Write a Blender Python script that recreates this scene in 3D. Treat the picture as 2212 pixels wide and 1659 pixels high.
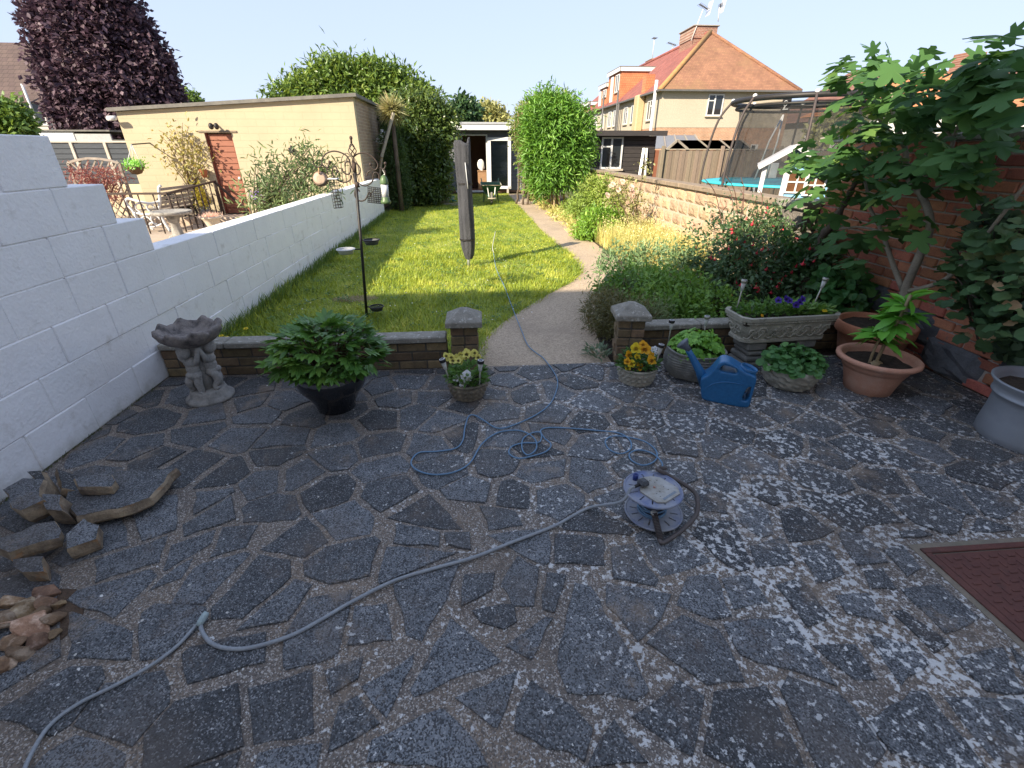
import bpy, bmesh, math, random
import numpy as np
from mathutils import Vector, Matrix
random.seed(7); RNG = np.random.default_rng(11)
R = math.radians
for o in list(bpy.data.objects): bpy.data.objects.remove(o)
SC = bpy.context.scene
COL = SC.collection
# ------------------------------------------------------------------ camera
CAM_H, FPX, PITCH, YAW = 1.6, 997.0, R(26.86), R(4.5)
cam = bpy.data.objects.new('camera', bpy.data.cameras.new('camera')); COL.objects.link(cam)
cam.location = (0, 0, CAM_H); cam.rotation_euler = (R(90) - PITCH, 0, -YAW)
cam.data.sensor_width = 36; cam.data.lens = 36 * FPX / 2212.0
cam.data.clip_start = 0.02; cam.data.clip_end = 900
SC.camera = cam
# ------------------------------------------------------------------ light
SKY_G, SKY_T = 0.18, (1.45, 1.63, 2.08)      # evenness and tint of the clear hazy sky
SUN_EL, SUN_AZ = 31.0, 46.0            # light travels towards +X,+Y
w = bpy.data.worlds.new('World'); SC.world = w; w.use_nodes = True
nt = w.node_tree; bg = nt.nodes['Background']
sky = nt.nodes.new('ShaderNodeTexSky'); sky.sky_type = 'NISHITA'; sky.sun_disc = False
sky.sun_elevation = R(SUN_EL); sky.sun_rotation = R(180 + SUN_AZ)
sky.air_density = 1.0; sky.dust_density = 0.15; sky.ozone_density = 1.5
gm = nt.nodes.new('ShaderNodeGamma'); gm.inputs[1].default_value = SKY_G; nt.links.new(sky.outputs[0], gm.inputs[0])
tn = nt.nodes.new('ShaderNodeMix'); tn.data_type = 'RGBA'; tn.blend_type = 'MULTIPLY'; tn.inputs[0].default_value = 1.0
nt.links.new(gm.outputs[0], tn.inputs[6]); tn.inputs[7].default_value = (*SKY_T, 1)
nt.links.new(tn.outputs[2], bg.inputs[0]); bg.inputs[1].default_value = 0.15
sl = bpy.data.lights.new('sun', 'SUN'); sl.energy = 3.9; sl.angle = R(0.5); sl.color = (1.0, 0.88, 0.68)
sun = bpy.data.objects.new('sun', sl); COL.objects.link(sun)
sd = Vector((math.sin(R(SUN_AZ)) * math.cos(R(SUN_EL)), math.cos(R(SUN_AZ)) * math.cos(R(SUN_EL)), -math.sin(R(SUN_EL))))
sun.rotation_euler = sd.to_track_quat('-Z', 'Y').to_euler()
sun.location = (-8, -8, 12)
vs = SC.view_settings; vs.view_transform = 'Standard'; vs.look = 'None'; vs.gamma = 1.0; vs.exposure = 1.45
vs.use_curve_mapping = False
# ------------------------------------------------------------------ from the photograph's measurements to metres
def ray(x, y):
    u = x - 1106; v = y - 829.5
    f = FPX * math.cos(PITCH) - v * math.sin(PITCH); d = FPX * math.sin(PITCH) + v * math.cos(PITCH)
    c, s = math.cos(YAW), math.sin(YAW)
    return (u * c + f * s, -u * s + f * c, -d)
def G(x, y, z=0.0):
    r = ray(x, y); t = (z - CAM_H) / r[2]; return Vector((r[0] * t, r[1] * t, z))
def AY(x, y, Y):
    r = ray(x, y); t = Y / r[1]; return Vector((r[0] * t, Y, CAM_H + r[2] * t))
def AX(x, y, X):
    r = ray(x, y); t = X / r[0]; return Vector((X, r[1] * t, CAM_H + r[2] * t))
# ------------------------------------------------------------------ objects
def tag(o, label=None, cat=None, group=None, kind=None):
    if label: o['label'] = label
    if cat: o['category'] = cat
    if group: o['group'] = group
    if kind: o['kind'] = kind
    return o
def thing(name, label, cat, loc=(0, 0, 0), rz=0, group=None):
    o = bpy.data.objects.new(name, None); COL.objects.link(o); o.empty_display_size = .1
    o.location = loc; o.rotation_euler = (0, 0, rz)
    return tag(o, label, cat, group)
def link(name, me, parent=None, loc=(0, 0, 0), rot=(0, 0, 0), scale=None):
    o = bpy.data.objects.new(name, me); COL.objects.link(o)
    if parent: o.parent = parent
    o.location = loc; o.rotation_euler = rot
    if scale: o.scale = scale
    return o
def copy_tree(o, parent=None):
    c = o.copy(); COL.objects.link(c); c.parent = parent
    for ch in list(o.children): copy_tree(ch, c)
    return c
class MB:
    """collects shapes for one mesh object"""
    def __init__(s): s.v = []; s.f = []; s.sm = []; s.mi = []; s.cm = 0
    def add(s, vs, fs, smooth=False):
        b = len(s.v); s.v += [tuple(p) for p in vs]
        for f in fs: s.f.append([i + b for i in f]); s.sm.append(smooth); s.mi.append(s.cm)
        return s
    def box(s, x0, x1, y0, y1, z0, z1, bev=0.0):
        if bev <= 0:
            vs = [(x, y, z) for x in (x0, x1) for y in (y0, y1) for z in (z0, z1)]
            return s.add(vs, [(0, 1, 3, 2), (4, 6, 7, 5), (0, 4, 5, 1), (2, 3, 7, 6), (0, 2, 6, 4), (1, 5, 7, 3)])
        b = min(bev, (x1 - x0) * .45, (y1 - y0) * .45, (z1 - z0) * .45)
        X = (x0, x1); Yv = (y0, y1); Z = (z0, z1); vs = []; idx = {}
        for i in (0, 1):
            for j in (0, 1):
                for k in (0, 1):
                    dx = b if i == 0 else -b; dy = b if j == 0 else -b; dz = b if k == 0 else -b
                    idx[i, j, k, 'x'] = len(vs); vs.append((X[i], Yv[j] + dy, Z[k] + dz))
                    idx[i, j, k, 'y'] = len(vs); vs.append((X[i] + dx, Yv[j], Z[k] + dz))
                    idx[i, j, k, 'z'] = len(vs); vs.append((X[i] + dx, Yv[j] + dy, Z[k]))
        fs = []
        q = [(0, 0), (1, 0), (1, 1), (0, 1)]
        fs.append([idx[0, a, c, 'x'] for a, c in reversed(q)]); fs.append([idx[1, a, c, 'x'] for a, c in q])
        fs.append([idx[a, 0, c, 'y'] for a, c in q]); fs.append([idx[a, 1, c, 'y'] for a, c in reversed(q)])
        fs.append([idx[a, c, 0, 'z'] for a, c in reversed(q)]); fs.append([idx[a, c, 1, 'z'] for a, c in q])
        for i in (0, 1):
            for j in (0, 1):
                fs.append([idx[i, j, 0, 'x'], idx[i, j, 1, 'x'], idx[i, j, 1, 'y'], idx[i, j, 0, 'y']])
                fs.append([idx[i, 0, j, 'x'], idx[i, 1, j, 'x'], idx[i, 1, j, 'z'], idx[i, 0, j, 'z']])
                fs.append([idx[0, i, j, 'y'], idx[1, i, j, 'y'], idx[1, i, j, 'z'], idx[0, i, j, 'z']])
        for i in (0, 1):
            for j in (0, 1):
                for k in (0, 1): fs.append([idx[i, j, k, 'x'], idx[i, j, k, 'y'], idx[i, j, k, 'z']])
        return s.add(vs, fs)
    def obox(s, c, dx, dy, dz, M=None, bev=0):
        """box of size dx,dy,dz centred c, turned by matrix M"""
        m = MB().box(-dx / 2, dx / 2, -dy / 2, dy / 2, -dz / 2, dz / 2, bev)
        vs = [Vector(c) + ((M @ Vector(v)) if M else Vector(v)) for v in m.v]
        return s.add(vs, m.f)
    def bar(s, a, b, w, h=None, bev=0, up=(0, 0, 1)):
        a = Vector(a); b = Vector(b); d = b - a; L = d.length
        if L < 1e-6: return s
        y = d / L; up = Vector(up)
        if abs(y.dot(up)) > .98: up = Vector((1, 0, 0))
        x = y.cross(up).normalized(); z = x.cross(y)
        M = Matrix((x, y, z)).transposed()
        return s.obox((a + b) / 2, w, L, h or w, M, bev)
    def lathe(s, prof, n=32, c=(0, 0, 0), mod=None, smooth=True, close=False):
        vs = []; fs = []; m = len(prof)
        for i in range(n):
            a = 2 * math.pi * i / n
            for (r, z) in prof:
                rr, zz = (r, z) if mod is None else mod(r, z, a)
                vs.append((c[0] + rr * math.cos(a), c[1] + rr * math.sin(a), c[2] + zz))
        for i in range(n):
            j = (i + 1) % n
            for k in range(m - 1): fs.append((i * m + k, j * m + k, j * m + k + 1, i * m + k + 1))
        if prof[0][0] > 1e-5: fs.append([i * m for i in reversed(range(n))])
        if prof[-1][0] > 1e-5: fs.append([i * m + m - 1 for i in range(n)])
        return s.add(vs, fs, smooth)
    def tube(s, pts, rad, n=8, smooth=True, cap=True, closed=False):
        P = [Vector(p) for p in pts]; N = len(P)
        if not hasattr(rad, '__len__'): rad = [rad] * N
        vs = []; fs = []; prev = None
        for i in range(N):
            if closed: t = P[(i + 1) % N] - P[(i - 1) % N]
            else: t = P[min(i + 1, N - 1)] - P[max(i - 1, 0)]
            if t.length < 1e-9: t = Vector((0, 0, 1))
            t.normalize()
            if prev is None:
                u = Vector((0, 0, 1)) if abs(t.z) < .9 else Vector((1, 0, 0))
                x = t.cross(u).normalized()
            else:
                x = prev - t * prev.dot(t)
                x = x.normalized() if x.length > 1e-6 else t.orthogonal().normalized()
            prev = x; y = t.cross(x)
            for k in range(n):
                a = 2 * math.pi * k / n
                vs.append(P[i] + (x * math.cos(a) + y * math.sin(a)) * rad[i])
        for i in range(N if closed else N - 1):
            i2 = (i + 1) % N
            for k in range(n):
                k2 = (k + 1) % n
                fs.append((i * n + k, i * n + k2, i2 * n + k2, i2 * n + k))
        if cap and not closed:
            fs.append([k for k in reversed(range(n))]); fs.append([(N - 1) * n + k for k in range(n)])
        return s.add(vs, fs, smooth)
    def ell(s, c, r, nu=14, nv=9, M=None, mod=None):
        vs = []; fs = []
        for j in range(nv + 1):
            th = math.pi * j / nv
            for i in range(nu):
                a = 2 * math.pi * i / nu
                d = Vector((math.sin(th) * math.cos(a), math.sin(th) * math.sin(a), math.cos(th)))
                p = Vector((d.x * r[0], d.y * r[1], d.z * r[2]))
                if mod: p = mod(p, d)
                if M: p = M @ p
                vs.append(Vector(c) + p)
        for j in range(nv):
            for i in range(nu):
                i2 = (i + 1) % nu
                if j == 0: fs.append((0, (j + 1) * nu + i, (j + 1) * nu + i2))
                elif j == nv - 1: fs.append((j * nu + i, (j + 1) * nu, j * nu + i2))
                else: fs.append((j * nu + i, (j + 1) * nu + i, (j + 1) * nu + i2, j * nu + i2))
        return s.add(vs, fs, True)
    def poly(s, pts): return s.add(pts, [list(range(len(pts)))])
    def prism(s, pts, d):
        """polygon pts extruded by vector d"""
        n = len(pts); P = [Vector(p) for p in pts]; d = Vector(d)
        return s.add(P + [p + d for p in P], [list(reversed(range(n))), list(range(n, 2 * n))] +
                     [(i, (i + 1) % n, (i + 1) % n + n, i + n) for i in range(n)])
    def mesh(s, name, mat=None):
        me = bpy.data.meshes.new(name); me.from_pydata([tuple(v) for v in s.v], [], s.f)
        for m in (mat if isinstance(mat, (list, tuple)) else [mat]):
            if m: me.materials.append(m)
        me.polygons.foreach_set('use_smooth', s.sm); me.polygons.foreach_set('material_index', s.mi)
        me.update(); return me
    def build(s, name, mat, parent=None, world=True, fix=True):
        if world and parent is not None:
            o = parent.matrix_basis.inverted()
            if parent.parent: o = o @ parent.parent.matrix_basis.inverted()
            s.v = [tuple(o @ Vector(v)) for v in s.v]
        me = s.mesh(name, mat)
        if fix:
            bm = bmesh.new(); bm.from_mesh(me); bmesh.ops.recalc_face_normals(bm, faces=bm.faces); bm.to_mesh(me); bm.free()
        return link(name, me, parent)
def spline(pts, n=8, closed=False):
    P = [Vector(p) for p in pts]; N = len(P); out = []
    for i in range(N if closed else N - 1):
        g = (lambda k: P[k % N]) if closed else (lambda k: P[max(0, min(N - 1, k))])
        p0, p1, p2, p3 = g(i - 1), g(i), g(i + 1), g(i + 2)
        for k in range(n):
            t = k / n
            out.append(.5 * ((2 * p1) + (p2 - p0) * t + (2 * p0 - 5 * p1 + 4 * p2 - p3) * t * t + (3 * p1 - p0 - 3 * p2 + p3) * t ** 3))
    if not closed: out.append(P[-1])
    return out
# ------------------------------------------------------------------ materials
MATS = {}
def newmat(name):
    m = bpy.data.materials.new(name); m.use_nodes = True
    return m, m.node_tree, m.node_tree.nodes['Principled BSDF']
def nd(nt, typ, **kw):
    n = nt.nodes.new(typ)
    for k, v in kw.items():
        if k.startswith('i_'):
            key = k[2:].replace('_', ' '); n.inputs[key].default_value = v
        else: setattr(n, k, v)
    return n
def ramp(nt, src, stops, interp='LINEAR'):
    r = nt.nodes.new('ShaderNodeValToRGB'); r.color_ramp.interpolation = interp
    e = r.color_ramp.elements
    while len(e) < len(stops): e.new(.5)
    for el, (p, c) in zip(e, stops):
        el.position = p; el.color = (c[0], c[1], c[2], 1) if hasattr(c, '__len__') else (c, c, c, 1)
    nt.links.new(src, r.inputs[0]); return r.outputs[0]
def mix(nt, fac, a, b, mode='MIX'):
    m = nt.nodes.new('ShaderNodeMix'); m.data_type = 'RGBA'; m.blend_type = mode; m.clamp_factor = True
    for sock, v in ((m.inputs[0], fac), (m.inputs[6], a), (m.inputs[7], b)):
        if isinstance(v, bpy.types.NodeSocket): nt.links.new(v, sock)
        elif hasattr(v, '__len__'): sock.default_value = (v[0], v[1], v[2], 1)
        else: sock.default_value = v
    return m.outputs[2]
def math_(nt, op, a, b=0.0, clamp=False):
    m = nt.nodes.new('ShaderNodeMath'); m.operation = op; m.use_clamp = clamp
    for i, v in enumerate((a, b)):
        if isinstance(v, bpy.types.NodeSocket): nt.links.new(v, m.inputs[i])
        else: m.inputs[i].default_value = v
    return m.outputs[0]
def pos(nt, scale=(1, 1, 1), obj=False):
    if obj: src = nt.nodes.new('ShaderNodeTexCoord').outputs['Object']
    else: src = nt.nodes.new('ShaderNodeNewGeometry').outputs['Position']
    m = nt.nodes.new('ShaderNodeMapping'); m.inputs['Scale'].default_value = scale
    nt.links.new(src, m.inputs[0]); return m.outputs[0]
def noise(nt, vec, scale, detail=4, rough=.55, out=0):
    n = nt.nodes.new('ShaderNodeTexNoise'); n.inputs['Scale'].default_value = scale
    n.inputs['Detail'].default_value = detail; n.inputs['Roughness'].default_value = rough
    nt.links.new(vec, n.inputs['Vector']); return n.outputs[out]
def voro(nt, vec, scale, feature='F1', out='Distance', rand=1):
    n = nt.nodes.new('ShaderNodeTexVoronoi'); n.feature = feature; n.inputs['Scale'].default_value = scale
    n.inputs['Randomness'].default_value = rand
    nt.links.new(vec, n.inputs['Vector']); return n.outputs[out]
def bump(nt, bsdf, h, strength=.4, dist=.01):
    b = nt.nodes.new('ShaderNodeBump'); b.inputs['Strength'].default_value = strength; b.inputs['Distance'].default_value = dist
    nt.links.new(h, b.inputs['Height']); nt.links.new(b.outputs[0], bsdf.inputs['Normal'])
def plain(name, c1, c2=None, rough=.75, scale=12, bumps=.25, bdist=.004, fine=120, metal=0, spec=.4, rnd=0.0, dirt=None, dirt_s=5, dirt_lo=.5, dirt_hi=.7, vecscale=(1, 1, 1), coat=0):
    """two-tone surface with fine grain; rnd = brightness change from object to object"""
    if name in MATS: return MATS[name]
    m, t, b = newmat(name); v = pos(t, vecscale)
    c2 = c2 or tuple(min(1, x * .72) for x in c1)
    n1 = noise(t, v, scale, 5, .6)
    c = mix(t, ramp(t, n1, [(.3, 0), (.7, 1)]), c1, c2)
    n2 = noise(t, v, fine, 2, .5)
    c = mix(t, .35, c, ramp(t, n2, [(.25, .35), (.75, .75)]), 'OVERLAY')
    if dirt:
        nd_ = noise(t, v, dirt_s, 6, .65); c = mix(t, ramp(t, nd_, [(dirt_lo, 0), (dirt_hi, 1)]), c, dirt)
    if rnd:
        oi = t.nodes.new('ShaderNodeObjectInfo')
        hs = t.nodes.new('ShaderNodeHueSaturation'); t.links.new(c, hs.inputs['Color'])
        t.links.new(math_(t, 'ADD', math_(t, 'MULTIPLY', oi.outputs['Random'], 2 * rnd), 1 - rnd), hs.inputs['Value'])
        r2 = math_(t, 'FRACT', math_(t, 'MULTIPLY', oi.outputs['Random'], 7.31))
        t.links.new(math_(t, 'ADD', math_(t, 'MULTIPLY', r2, .03), .485), hs.inputs['Hue'])
        c = hs.outputs[0]
    t.links.new(c, b.inputs['Base Color']); b.inputs['Roughness'].default_value = rough
    b.inputs['Metallic'].default_value = metal; b.inputs['Specular IOR Level'].default_value = spec
    if coat: b.inputs['Coat Weight'].default_value = coat; b.inputs['Coat Roughness'].default_value = .08
    if bumps:
        h = math_(t, 'ADD', math_(t, 'MULTIPLY', n1, .7), math_(t, 'MULTIPLY', n2, .3)); bump(t, b, h, bumps, bdist)
    MATS[name] = m; return m
def leafmat(name, c1, c2, c3=None, rough=.45, trans=.28, spec=.45, clump=1.5, gain=1.8):
    """c1..c2 (..c3) vary from leaf to leaf and from clump to clump"""
    if name in MATS: return MATS[name]
    m, t, b = newmat(name)
    g = t.nodes.new('ShaderNodeNewGeometry'); oi = t.nodes.new('ShaderNodeObjectInfo')
    rnd = math_(t, 'FRACT', math_(t, 'ADD', g.outputs['Random Per Island'], oi.outputs['Random']))
    n = noise(t, pos(t), clump, 2, .5)
    f = math_(t, 'ADD', math_(t, 'MULTIPLY', rnd, .65), math_(t, 'MULTIPLY', ramp(t, n, [(.35, 0), (.65, 1)]), .35))
    c1, c2, c3 = [tuple(min(.9, x * gain) for x in q) for q in (c1, c2, c3 or c2)]
    stops = [(0.0, c1), (.75, c2), (1.0, c3)]
    c = ramp(t, f, stops)
    t.links.new(c, b.inputs['Base Color']); b.inputs['Roughness'].default_value = rough; b.inputs['Specular IOR Level'].default_value = spec
    tr = t.nodes.new('ShaderNodeBsdfTranslucent'); hs = t.nodes.new('ShaderNodeHueSaturation')
    hs.inputs['Hue'].default_value = .475; hs.inputs['Saturation'].default_value = 1.1; hs.inputs['Value'].default_value = 1.5
    t.links.new(c, hs.inputs['Color']); t.links.new(hs.outputs[0], tr.inputs[0])
    ms = t.nodes.new('ShaderNodeMixShader'); ms.inputs[0].default_value = trans
    t.links.new(b.outputs[0], ms.inputs[1]); t.links.new(tr.outputs[0], ms.inputs[2])
    t.links.new(ms.outputs[0], t.nodes['Material Output'].inputs[0])
    MATS[name] = m; return m
# ------------------------------------------------------------------ foliage in bulk
def unit(a):
    return a / np.maximum(np.linalg.norm(a, axis=1, keepdims=True), 1e-9)
LT = {  # leaf outlines: along, across, lift ; faces
 'leaf': (np.array([(0, 0, 0), (.3, .42, .05), (.65, .36, .06), (1, 0, -.06), (.65, -.36, .06), (.3, -.42, .05), (.5, 0, -.02)]), [(0, 1, 6), (1, 2, 6), (2, 3, 6), (3, 4, 6), (4, 5, 6), (5, 0, 6)]),
 'diamond': (np.array([(0, 0, 0), (.45, .5, .06), (1, 0, -.05), (.45, -.5, .06)]), [(0, 1, 2), (0, 2, 3)]),
 'blade': (np.array([(0, .5, 0), (0, -.5, 0), (.55, .38, .0), (.55, -.38, .0), (1, 0, -.12)]), [(0, 1, 3, 2), (2, 3, 4)]),
 'tri': (np.array([(0, .5, 0), (0, -.5, 0), (1, 0, -.05)]), [(0, 1, 2)]),
 'lobed': (np.array([(.36, 0, .015)] + [(x, y, -.22 * (x - .3) ** 2 - .28 * y * y) for x, y in ((0, 0), (.10, .16), (.02, .34), (.18, .44), (.38, .22), (.52, .50), (.70, .46), (.62, .16), (.90, .12), (1.02, 0), (.90, -.12), (.62, -.16), (.70, -.46), (.52, -.50), (.38, -.22), (.18, -.44), (.02, -.34), (.10, -.16))]), [(0, 1 + i, 1 + (i + 1) % 18) for i in range(18)]),
 'round': (np.array([(0, 0, 0), (.15, .4, .04), (.55, .52, .05), (.9, .28, 0), (1, 0, -.02), (.9, -.28, 0), (.55, -.52, .05), (.15, -.4, .04)]), [(0, 1, 2, 3), (0, 3, 4, 5), (0, 5, 6, 7)]),
}
def leaves(name, P, N, T, L, W, mat, parent=None, tmpl='leaf', world=True):
    """many leaves in one mesh: P positions, N face normals, T directions, L/W sizes"""
    P = np.asarray(P, float); n = len(P)
    T = unit(np.asarray(T, float)); N = np.asarray(N, float)
    S = unit(np.cross(N, T)); N = np.cross(T, S)
    L = np.broadcast_to(L, (n,)).reshape(n, 1, 1); W = np.broadcast_to(W, (n,)).reshape(n, 1, 1)
    tv, tf = LT[tmpl]; k = len(tv)
    V = P[:, None, :] + T[:, None, :] * (tv[:, 0][None, :, None] * L) + S[:, None, :] * (tv[:, 1][None, :, None] * W) + N[:, None, :] * (tv[:, 2][None, :, None] * L)
    V = V.reshape(-1, 3)
    if parent is not None and world: V = V - np.array(parent.location)
    flat = np.concatenate([np.array(f) for f in tf]); sizes = np.array([len(f) for f in tf])
    loops = (flat[None, :] + (np.arange(n) * k)[:, None]).reshape(-1)
    tot = np.tile(sizes, n); start = np.concatenate([[0], np.cumsum(tot)[:-1]])
    me = bpy.data.meshes.new(name); me.vertices.add(len(V)); me.vertices.foreach_set('co', V.astype(np.float32).ravel())
    me.loops.add(len(loops)); me.loops.foreach_set('vertex_index', loops.astype(np.int32))
    me.polygons.add(len(tot)); me.polygons.foreach_set('loop_start', start.astype(np.int32)); me.polygons.foreach_set('loop_total', tot.astype(np.int32))
    me.polygons.foreach_set('use_smooth', np.ones(len(tot), bool))
    me.update(calc_edges=True); me.materials.append(mat)
    return link(name, me, parent)
def rdir(n): return unit(RNG.normal(size=(n, 3)))
def crown_pts(blobs, ncl, k, spread, shell=.55, zcut=None):
    """clusters of k leaves on the outer part of ellipsoids; returns points and outward directions"""
    vol = np.array([b[1][0] * b[1][1] + b[1][0] * b[1][2] + b[1][1] * b[1][2] for b in blobs]); cnt = np.maximum(1, (ncl * vol / vol.sum()).astype(int))
    C = []; D = []
    for (c, r), m in zip(blobs, cnt):
        d = rdir(m); q = shell + (1 - shell) * RNG.random((m, 1)) ** .45
        q *= 1 + .20 * np.sin(d[:, :1] * 7 + c[0] * 3) * np.sin(d[:, 1:2] * 6 + c[1]) + .14 * np.sin(d[:, 2:] * 9 + c[0]) * np.sin(d[:, :1] * 5) + .12 * RNG.normal(size=q.shape) * (RNG.random(q.shape) < .25)
        C.append(np.array(c) + d * q * np.array(r)); D.append(unit(d / np.array(r)))
    C = np.concatenate(C); D = np.concatenate(D)
    C = np.repeat(C, k, 0); D = np.repeat(D, k, 0)
    P = C + RNG.normal(size=C.shape) * spread
    if zcut is not None:
        keep = P[:, 2] > zcut; P = P[keep]; D = D[keep]
    return P, D
def crown(name, blobs, ncl, k, spread, L, W, mat, parent, tmpl='diamond', shell=.55, zcut=None, out=.8, up=.25, jit=.6):
    P, D = crown_pts(blobs, ncl, k, spread, shell, zcut); n = len(P)
    T = unit(D * out + RNG.normal(size=(n, 3)) * jit + np.array([0, 0, -.15]))
    N = unit(D * .6 + np.array([0, 0, up + .3]) + RNG.normal(size=(n, 3)) * .45)
    o = leaves(name, P, N, T, L * RNG.uniform(.65, 1.25, n), W * RNG.uniform(.7, 1.2, n), mat, parent, tmpl)
    if parent is not None: o['kind'] = 'stuff'
    return o
# ================================================================== materials of the setting
def stone_mat(name, mortar=False):
    m, t, b = newmat(name); v = pos(t); g = v
    n_big = noise(t, v, 2.2, 4, .6); n_mid = noise(t, v, 14, 5, .65)
    agg = voro(t, v, 210); aggc = voro(t, v, 210, out='Color')
    sep = t.nodes.new('ShaderNodeSeparateColor'); t.links.new(aggc, sep.inputs[0])
    oi = t.nodes.new('ShaderNodeObjectInfo')
    if mortar:
        base = mix(t, ramp(t, n_mid, [(.3, 0), (.7, 1)]), (.105, .088, .078), (.20, .165, .138))
        base = mix(t, ramp(t, n_big, [(.4, 0), (.65, 1)]), base, (.26, .195, .14))
        base = mix(t, ramp(t, sep.outputs[0], [(.66, 0), (.76, .8)]), base, (.46, .42, .38))
        base = mix(t, ramp(t, sep.outputs[1], [(.6, 0), (.7, .7)]), base, (.07, .06, .055))
    else:
        base = mix(t, ramp(t, n_mid, [(.3, 0), (.7, 1)]), (.066, .072, .080), (.145, .152, .162))
        hs = t.nodes.new('ShaderNodeHueSaturation'); t.links.new(base, hs.inputs['Color'])
        t.links.new(math_(t, 'ADD', math_(t, 'MULTIPLY', oi.outputs['Random'], 1.15), .5), hs.inputs['Value'])
        base = hs.outputs[0]
        base = mix(t, ramp(t, sep.outputs[0], [(.74, 0), (.86, .6)]), base, (.34, .34, .345))
        base = mix(t, ramp(t, sep.outputs[1], [(.60, 0), (.68, .8)]), base, (.020, .020, .022))
        base = mix(t, ramp(t, n_big, [(.52, 0), (.75, .45)]), base, (.19, .15, .12))
    # lichen: pale crust, much more of it towards the right of the yard
    sx = t.nodes.new('ShaderNodeSeparateXYZ'); t.links.new(g, sx.inputs[0])
    dens = math_(t, 'ADD', math_(t, 'MULTIPLY', ramp(t, math_(t, 'MULTIPLY', math_(t, 'ADD', sx.outputs[0], 2.6), .167), [(.12, 0), (.45, .5), (.66, 1), (.95, .75)]), .150), -.005 if mortar else -.055)
    lich = noise(t, v, 38, 4, .62); lich2 = noise(t, v, 3.1, 3, .6)
    th = math_(t, 'ADD', lich, math_(t, 'MULTIPLY', math_(t, 'SUBTRACT', lich2, .5), .35))
    lv = math_(t, 'SUBTRACT', math_(t, 'ADD', th, dens), .66)
    lm = ramp(t, lv, [(.0, 0), (.045, .85)])
    lcol = mix(t, noise(t, v, 60, 2), (.52, .52, .52), (.85, .84, .82))
    base = mix(t, lm, base, lcol)
    # brown and dark grime in broad patches, and pale sand washed over the stones
    base = mix(t, ramp(t, noise(t, v, 1.1, 4, .6), [(.45, 0), (.68, .42)]), base, (.075, .066, .060))
    base = mix(t, ramp(t, noise(t, pos(t, (1, 1, 1)), 2.7, 6, .72), [(.57, 0), (.68, .55)]), base, (.30, .225, .16))
    base = mix(t, ramp(t, noise(t, v, 5.5, 5, .7), [(.56, 0), (.72, .5)]), base, (.12, .085, .062))
    t.links.new(base, b.inputs['Base Color']); b.inputs['Roughness'].default_value = .62; b.inputs['Specular IOR Level'].default_value = .35
    bump(t, b, math_(t, 'ADD', math_(t, 'MULTIPLY', agg, -.8), math_(t, 'MULTIPLY', n_mid, .5)), .55, .005)
    return m
M_STONE = stone_mat('paving_stone'); M_MORTAR = stone_mat('paving_mortar', True)
def path_mat():
    m, t, b = newmat('path_aggregate'); v = pos(t)
    n1 = noise(t, v, 3, 5, .6); c = voro(t, v, 90, out='Color'); sp = t.nodes.new('ShaderNodeSeparateColor'); t.links.new(c, sp.inputs[0])
    base = mix(t, n1, (.42, .32, .225), (.53, .41, .29))
    base = mix(t, ramp(t, sp.outputs[0], [(.6, 0), (.75, .45)]), base, (.62, .49, .36))
    base = mix(t, ramp(t, sp.outputs[1], [(.6, 0), (.7, .45)]), base, (.22, .165, .12))
    base = mix(t, ramp(t, noise(t, v, 1.3, 5, .65), [(.5, 0), (.7, .5)]), base, (.26, .20, .15))
    t.links.new(base, b.inputs['Base Color']); b.inputs['Roughness'].default_value = .9
    bump(t, b, math_(t, 'MULTIPLY', voro(t, v, 90), -1), .6, .008); return m
M_PATH = path_mat()
M_WHITE = plain('white_masonry_paint', (.88, .86, .86), (.83, .81, .81), rough=.9, scale=5, bumps=.9, bdist=.012, fine=55, dirt=(.58, .54, .50), dirt_s=6, dirt_lo=.58, dirt_hi=.8)
def weather(m):
    t = m.node_tree; b = t.nodes['Principled BSDF']; src = b.inputs['Base Color'].links[0].from_socket; v = pos(t)
    g = t.nodes.new('ShaderNodeSeparateXYZ'); t.links.new(v, g.inputs[0])
    low = ramp(t, math_(t, 'ADD', g.outputs[2], math_(t, 'MULTIPLY', noise(t, v, 7, 5, .7), .30)), [(.10, .75), (.24, 0)])
    sp = ramp(t, noise(t, v, 21, 3, .6), [(.66, 0), (.72, .5)])
    c = mix(t, low, src, (.46, .44, .38)); c = mix(t, sp, c, (.62, .60, .57)); t.links.new(c, b.inputs['Base Color'])
weather(M_WHITE)
M_SOIL = plain('dark_soil', (.03, .022, .016), (.065, .048, .035), rough=1, scale=30, bumps=1, bdist=.02, fine=90)
M_LAWN = plain('lawn_soil', (.20, .27, .06), (.36, .36, .11), rough=1, scale=6, bumps=.6, bdist=.02, fine=80)
M_GROUND = plain('rough_ground', (.09, .10, .045), (.14, .12, .07), rough=1, scale=.8, bumps=.3, fine=12)
M_YARD = plain('pale_yard_concrete', (.46, .37, .29), (.36, .29, .23), rough=.95, scale=2, fine=60)
M_BRICKD = plain('dark_olive_brick', (.24, .165, .09), (.13, .095, .06), rough=.9, scale=18, bumps=.6, bdist=.006, rnd=.32, dirt=(.22, .21, .19), dirt_s=40, dirt_lo=.64, dirt_hi=.7)
M_COPING = plain('weathered_concrete', (.32, .295, .25), (.20, .185, .155), rough=.95, scale=14, bumps=.6, bdist=.006, dirt=(.52, .49, .43), dirt_s=30, dirt_lo=.56, dirt_hi=.68)
M_JOINT = plain('old_mortar', (.11, .10, .085), (.07, .062, .055), rough=1, scale=20, bumps=.6)
M_PALEJ = plain('pale_mortar', (.50, .42, .33), (.40, .34, .27), rough=1, scale=20, bumps=.5)
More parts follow.
